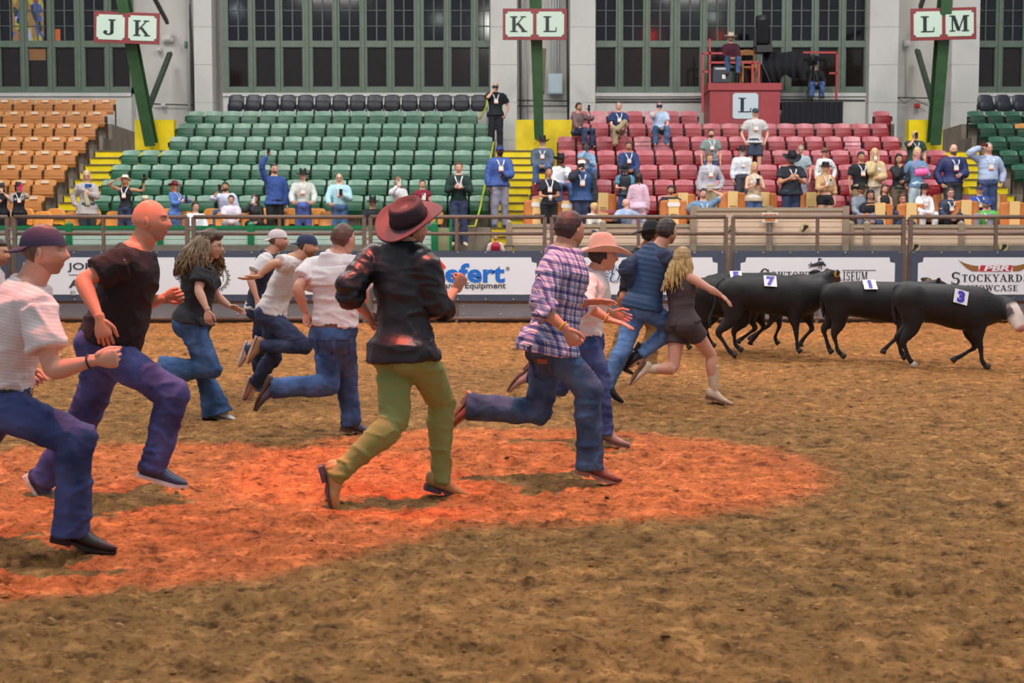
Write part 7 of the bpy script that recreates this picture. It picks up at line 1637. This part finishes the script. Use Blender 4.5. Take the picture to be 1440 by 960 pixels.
spec(1161, 236, -1, 'stand', A + 8, dict(skin=fairs, fem=1, top=T((206, 168, 124), 'rolled', roll=.0, hem=.30), bottom=dict(c=(30, 30, 36), cut='shorts', len=.35, name='shorts'), hair=(222, 196, 140), hstyle='long', hat=fed((28, 28, 38)), lanyard=1, seed=64), 'blonde woman in a tan crop top, dark shorts and black round hat', R='chest', L='down', tread=2.0, held=('phone', 'R', 'the blonde woman in the tan crop top', (170, 180, 160)))
spec(1211, 221, 0, 'stand', A + 5, dict(skin=tanS, bulk=1.1, top=T((30, 34, 42), 'short', hem=-.08, collar=True), bottom=KH, hair=(34, 28, 30), lanyard=1, seed=65), 'dark haired man in a black polo with a broad white lanyard', R='down', L='down')
spec(1230, 217, 0, 'stand', A - 5, dict(skin=fairs, fem=1, top=T((236, 236, 240), 'short'), vest=T((208, 184, 140), 'long', hem=-.1, collar=False), bottom=dict(c=(206, 196, 182)), hair=(224, 192, 134), hstyle='long', hlen=.4, seed=66), 'tall long haired blonde woman in a camel jacket drinking', R='chin', L='belly', H=1.74, held=('cup', 'R', 'the blonde woman in the camel jacket'))
spec(1264, 224, 0, 'stand', A + 5, dict(skin=tanS, fem=1, top=T((40, 42, 48), 'long'), bottom=dict(c=(110, 104, 84)), hair=(28, 24, 28), hstyle='long', seed=67), 'black haired woman in a black shirt covering her mouth', R='chin', L='belly')
spec(1287, 190, 2, 'stand', A, dict(skin=fairs, bulk=1.25, belly=.03, top=T((54, 74, 62), 'short', hem=-.1), bottom=DJ, hstyle='bald', beard=(150, 130, 116), glasses=1, lanyard=1, seed=68), 'bald bearded man in a dark green T-shirt filming near the right stairs', R='face', L='down', held=('phone', 'R', 'the bald bearded man in dark green'))
spec(1290, 216, 0, 'stand', A + 5, dict(skin=fairs, fem=1, top=T((110, 146, 182), 'rolled', roll=.2, hem=-.1), bottom=dict(c=(170, 190, 214), denim=True), hair=(222, 190, 136), hstyle='long', hlen=.24, seed=69), 'blonde woman in a denim jacket with a pink bag', R='hip', L='chest', dY=-.05, held=('cup', 'L', 'the blonde woman in the denim jacket', (200, 60, 80)))
e = empty('shoulder_bag', P(1296, 243, 31.55)); tag(e, 'bright pink shoulder bag on the blonde woman in the denim jacket', 'bag'); mb = MB(); mb.tube([(-.14, 0, 0), (.14, 0, .02)], [(.06, .09)] * 2, (0, 1, 0), n=12, cap=.5, smooth=False); obj('body', mb, mat('bag_pink', (246, 110, 176), .5), e, smooth=True); mb = MB(); mb.tube([(-.12, .02, .05), (-.16, .02, .3), (-.02, .08, .42)], [.012] * 3, (0, 1, 0), n=6, cap=0); obj('strap', mb, mat('bag_pink', (246, 110, 176), .5), e)
spec(1341, 211, 0, 'stand', A + 3, dict(skin=fairs, bulk=1.14, top=T((38, 48, 92), 'short', collar=True, tuck=True), vest=T((40, 50, 100), 'long', hem=-.02, collar=True), bottom=dict(c=(58, 66, 70)), hstyle='bald', beard=(110, 84, 70), lanyard=1, seed=70), 'bald bearded man in a navy jacket holding a dark cap', R='pocket', L='belly')
spec(1390, 209, 0, 'stand', A + 3, dict(skin=fairs, bulk=1.2, belly=.05, top=T((178, 196, 228), 'long', tuck=True, collar=True), bottom=dict(c=(52, 70, 108), denim=True), hair=(160, 150, 144), hstyle='receding', lanyard=1, seed=71), 'grey haired man in a light blue shirt shading his eyes with a phone', R='brow', L='hip', held=('phone', 'R', 'the grey haired man in the light blue shirt', (90, 40, 40), 1))
spec(1212, 267, -1, 'sit', A + 5, dict(skin=fairs, top=T((146, 158, 174), 'long', collar=True), bottom=GRYP, hair=(60, 44, 38), stubble=((110, 74, 56), .8), hat=ch((26, 26, 30)), seed=72), 'moustached man in a grey jacket and black hat seated behind others', R='lap', L='lap', dY=.3)
spec(1224, 275, -1, 'sit', A - 5, dict(skin=asian, fem=1, bulk=1.15, top=T((32, 32, 38), 'short'), bottom=DJ, hair=(26, 24, 28), hstyle='bob', seed=73), 'smiling black haired person in a black T-shirt in the front box', R='lap', L='lap', dY=.08)
spec(1244, 266, -1, 'sit', A + 5, dict(skin=fairs, fem=1, top=T((40, 34, 42), 'none'), bottom=DJ, hair=(84, 52, 44), hstyle='long', seed=74), 'brown haired woman in a dark strappy top seated beside the moustached man', R='lap', L='lap', dY=.35)
spec(1269, 280, -1, 'sit', A, dict(skin=fairs, fem=1, top=T((34, 30, 36), 'long'), bottom=DJ, hair=(110, 58, 44), hstyle='bob', glasses=1, seed=75), 'laughing woman with reddish hair and glasses in black', R='lap', L='lap', dY=.1)
spec(1300, 267, -1, 'sit', A + 3, dict(skin=fairs, fem=1, top=T((236, 232, 236), 'long'), bottom=dict(c=(200, 200, 210), denim=True), hair=(70, 48, 42), hstyle='long', hlen=.46, lanyard=1, hat=fed((22, 22, 28), s=1.12), seed=76), 'long haired woman in a wide black hat and white top, front box', R='lap', L='lap', dY=.1)
spec(1337, 272, -1, 'sit', A - 5, dict(skin=fairs, top=T((226, 226, 232), 'short', collar=True), vest=T((38, 50, 74), 'long', collar=True), bottom=BLKP, hair=(96, 72, 58), glasses=1, lanyard=1, seed=77), 'man with glasses in a navy blazer seated in the front box', R='lap', L='lap', dY=.1)
spec(1378, 267, -1, 'sit', A - 5, dict(skin=fairs, top=T((52, 82, 170), 'short', collar=True), bottom=GRYP, hair=(70, 52, 44), hat=cap((44, 58, 100)), lanyard=1, seed=78), 'man in a blue polo and navy cap behind the green shirt', R='lap', L='lap', dY=.3)
spec(1387, 287, -1, 'sit', A - 3, dict(skin=fairs, bulk=1.2, top=T((96, 190, 88), 'short'), bottom=KH, hair=(90, 74, 64), beard=(120, 104, 92), hat=cap((40, 84, 150)), lanyard=1, seed=79), 'bearded man in a bright green T-shirt and blue cap', R='lap', L='lap', dY=.08)
spec(1028, 54, 7, 'sit', A, dict(skin=tanS, top=T((74, 26, 46), 'long', collar=True), bottom=dict(c=(52, 78, 116), denim=True), hair=(50, 40, 36), stubble=((50, 36, 32), .7), hat=ch((214, 196, 180), s=1.05), shoe=dict(kind='boot', c=(110, 60, 40), sole=(50, 34, 28), name='boot'), seed=80), 'rider in a maroon shirt and pale hat seated on the red platform', R='lap', L='lap', tread=Zat(117, 38.3), dY=.25)
spec(1146, 92, 7, 'sit', A, dict(skin=tanS, bulk=1.15, top=T((26, 28, 34), 'long'), bottom=dict(c=(60, 92, 146), denim=True), hair=(30, 28, 28), hat=cap((24, 26, 30)), shoe=shoeS, seed=81), 'camera operator in black and jeans seated behind the tripod', R='lap', L='rail', tread=Zat(143, 38.3), dY=.5)
# stools for the two platform sitters
for lab, px, y0, yy in (('black stool under the platform rider', 1028, 117, 38.5), ('black folding stool under the camera operator', 1146, 143, 38.75)):
    c = P(px, y0, yy); e = empty('stool', c); tag(e, lab, 'stool'); mb = MB(); mb.box((-.2, -.12, .38), (.2, .2, .43)); obj('seat', mb, BK, e)
    for sx in (-.17, .17):
        for sy in (-.1, .17): mb = MB(); mb.box((sx - .015, sy - .015, 0), (sx + .015, sy + .015, .38)); obj('leg', mb, BK, e)
finish_jobs()

# back pockets, leather label and cap embroidery laid onto the finished cloth
bpy.context.view_layer.update()
def lay_patch(parent, target, name, outline, Y, m, off=.005, th=.004, nx=7, ny=7):
    """outline: function (u,v) in 0..1 -> pixel; each point is dropped onto the cloth in +Y"""
    Mi = target.matrix_world.inverted(); Mw = target.matrix_world; O = np.array(root_of(target).location); v, ok = [], True
    d = (Mi.to_3x3() @ Vector((0, 1, 0))).normalized()
    for j in range(ny):
        for i in range(nx):
            p = P(*outline(i / (nx - 1), j / (ny - 1)), Y); o_ = Mi @ Vector((p[0], p[1] - 1.0, p[2]))
            hit, loc, nn, _ = target.ray_cast(o_, d)
            if not hit: return
            q = Mw @ loc; n2 = (Mw.to_3x3() @ nn).normalized(); v.append(np.array(q) + np.array(n2) * off - O)
    v = np.array(v); n = nx * ny; vv = np.vstack([v, v + np.array([0, th + off, 0])]); f = []
    for j in range(ny - 1):
        for i in range(nx - 1): a = j * nx + i; f.append((a, a + 1, a + nx + 1, a + nx)); f.append((n + a, n + a + nx, n + a + nx + 1, n + a + 1))
    ring = [i for i in range(nx)] + [j * nx + nx - 1 for j in range(1, ny)] + [(ny - 1) * nx + i for i in range(nx - 2, -1, -1)] + [j * nx for j in range(ny - 2, 0, -1)]
    for a, b_ in zip(ring, ring[1:] + ring[:1]): f.append((a, b_, n + b_, n + a))
    mb = MB(); mb.add(vv, f); return obj(name, mb, m, parent, smooth=True)
def root_of(o):
    while o.parent: o = o.parent
    return o
def kid(rt, nm): return [c for c in rt.children if c.name.split('.')[0] == nm][0]
def pk(cx, cy, w, h, sl=0): return lambda u, v: (cx + (u - .5) * w * (1 - .12 * v) + sl * v, cy + (v - .5) * h + (.22 * h * (1 - abs(2 * u - 1)) - .0) * (v ** 3))
t6, t8 = kid(R6, 'trousers'), kid(R8, 'trousers')
lay_patch(R6, t6, 'back_pocket', pk(459, 487, 24, 22), 10.3, denim((46, 68, 108))); lay_patch(R6, t6, 'back_pocket', pk(486, 486, 17, 21), 10.3, denim((46, 68, 108)))
lay_patch(R8, t8, 'back_pocket', pk(762, 515, 29, 30, 2), 8.1, denim((50, 70, 100))); lay_patch(R8, t8, 'leather_label', lambda u, v: (755 + u * 14, 500 + v * 7), 8.1, mat('leather_label', (150, 92, 66), .6), .011, nx=4, ny=3)
cp1 = kid(LATER[0], 'cap')
lay_patch(cp1, cp1, 'cap_emblem', lambda u, v: (33 + u * 7, 331 + v * 9), 6.15, mat('emblem_white', (206, 196, 210), .7), .003, .002, 4, 4) if False else None
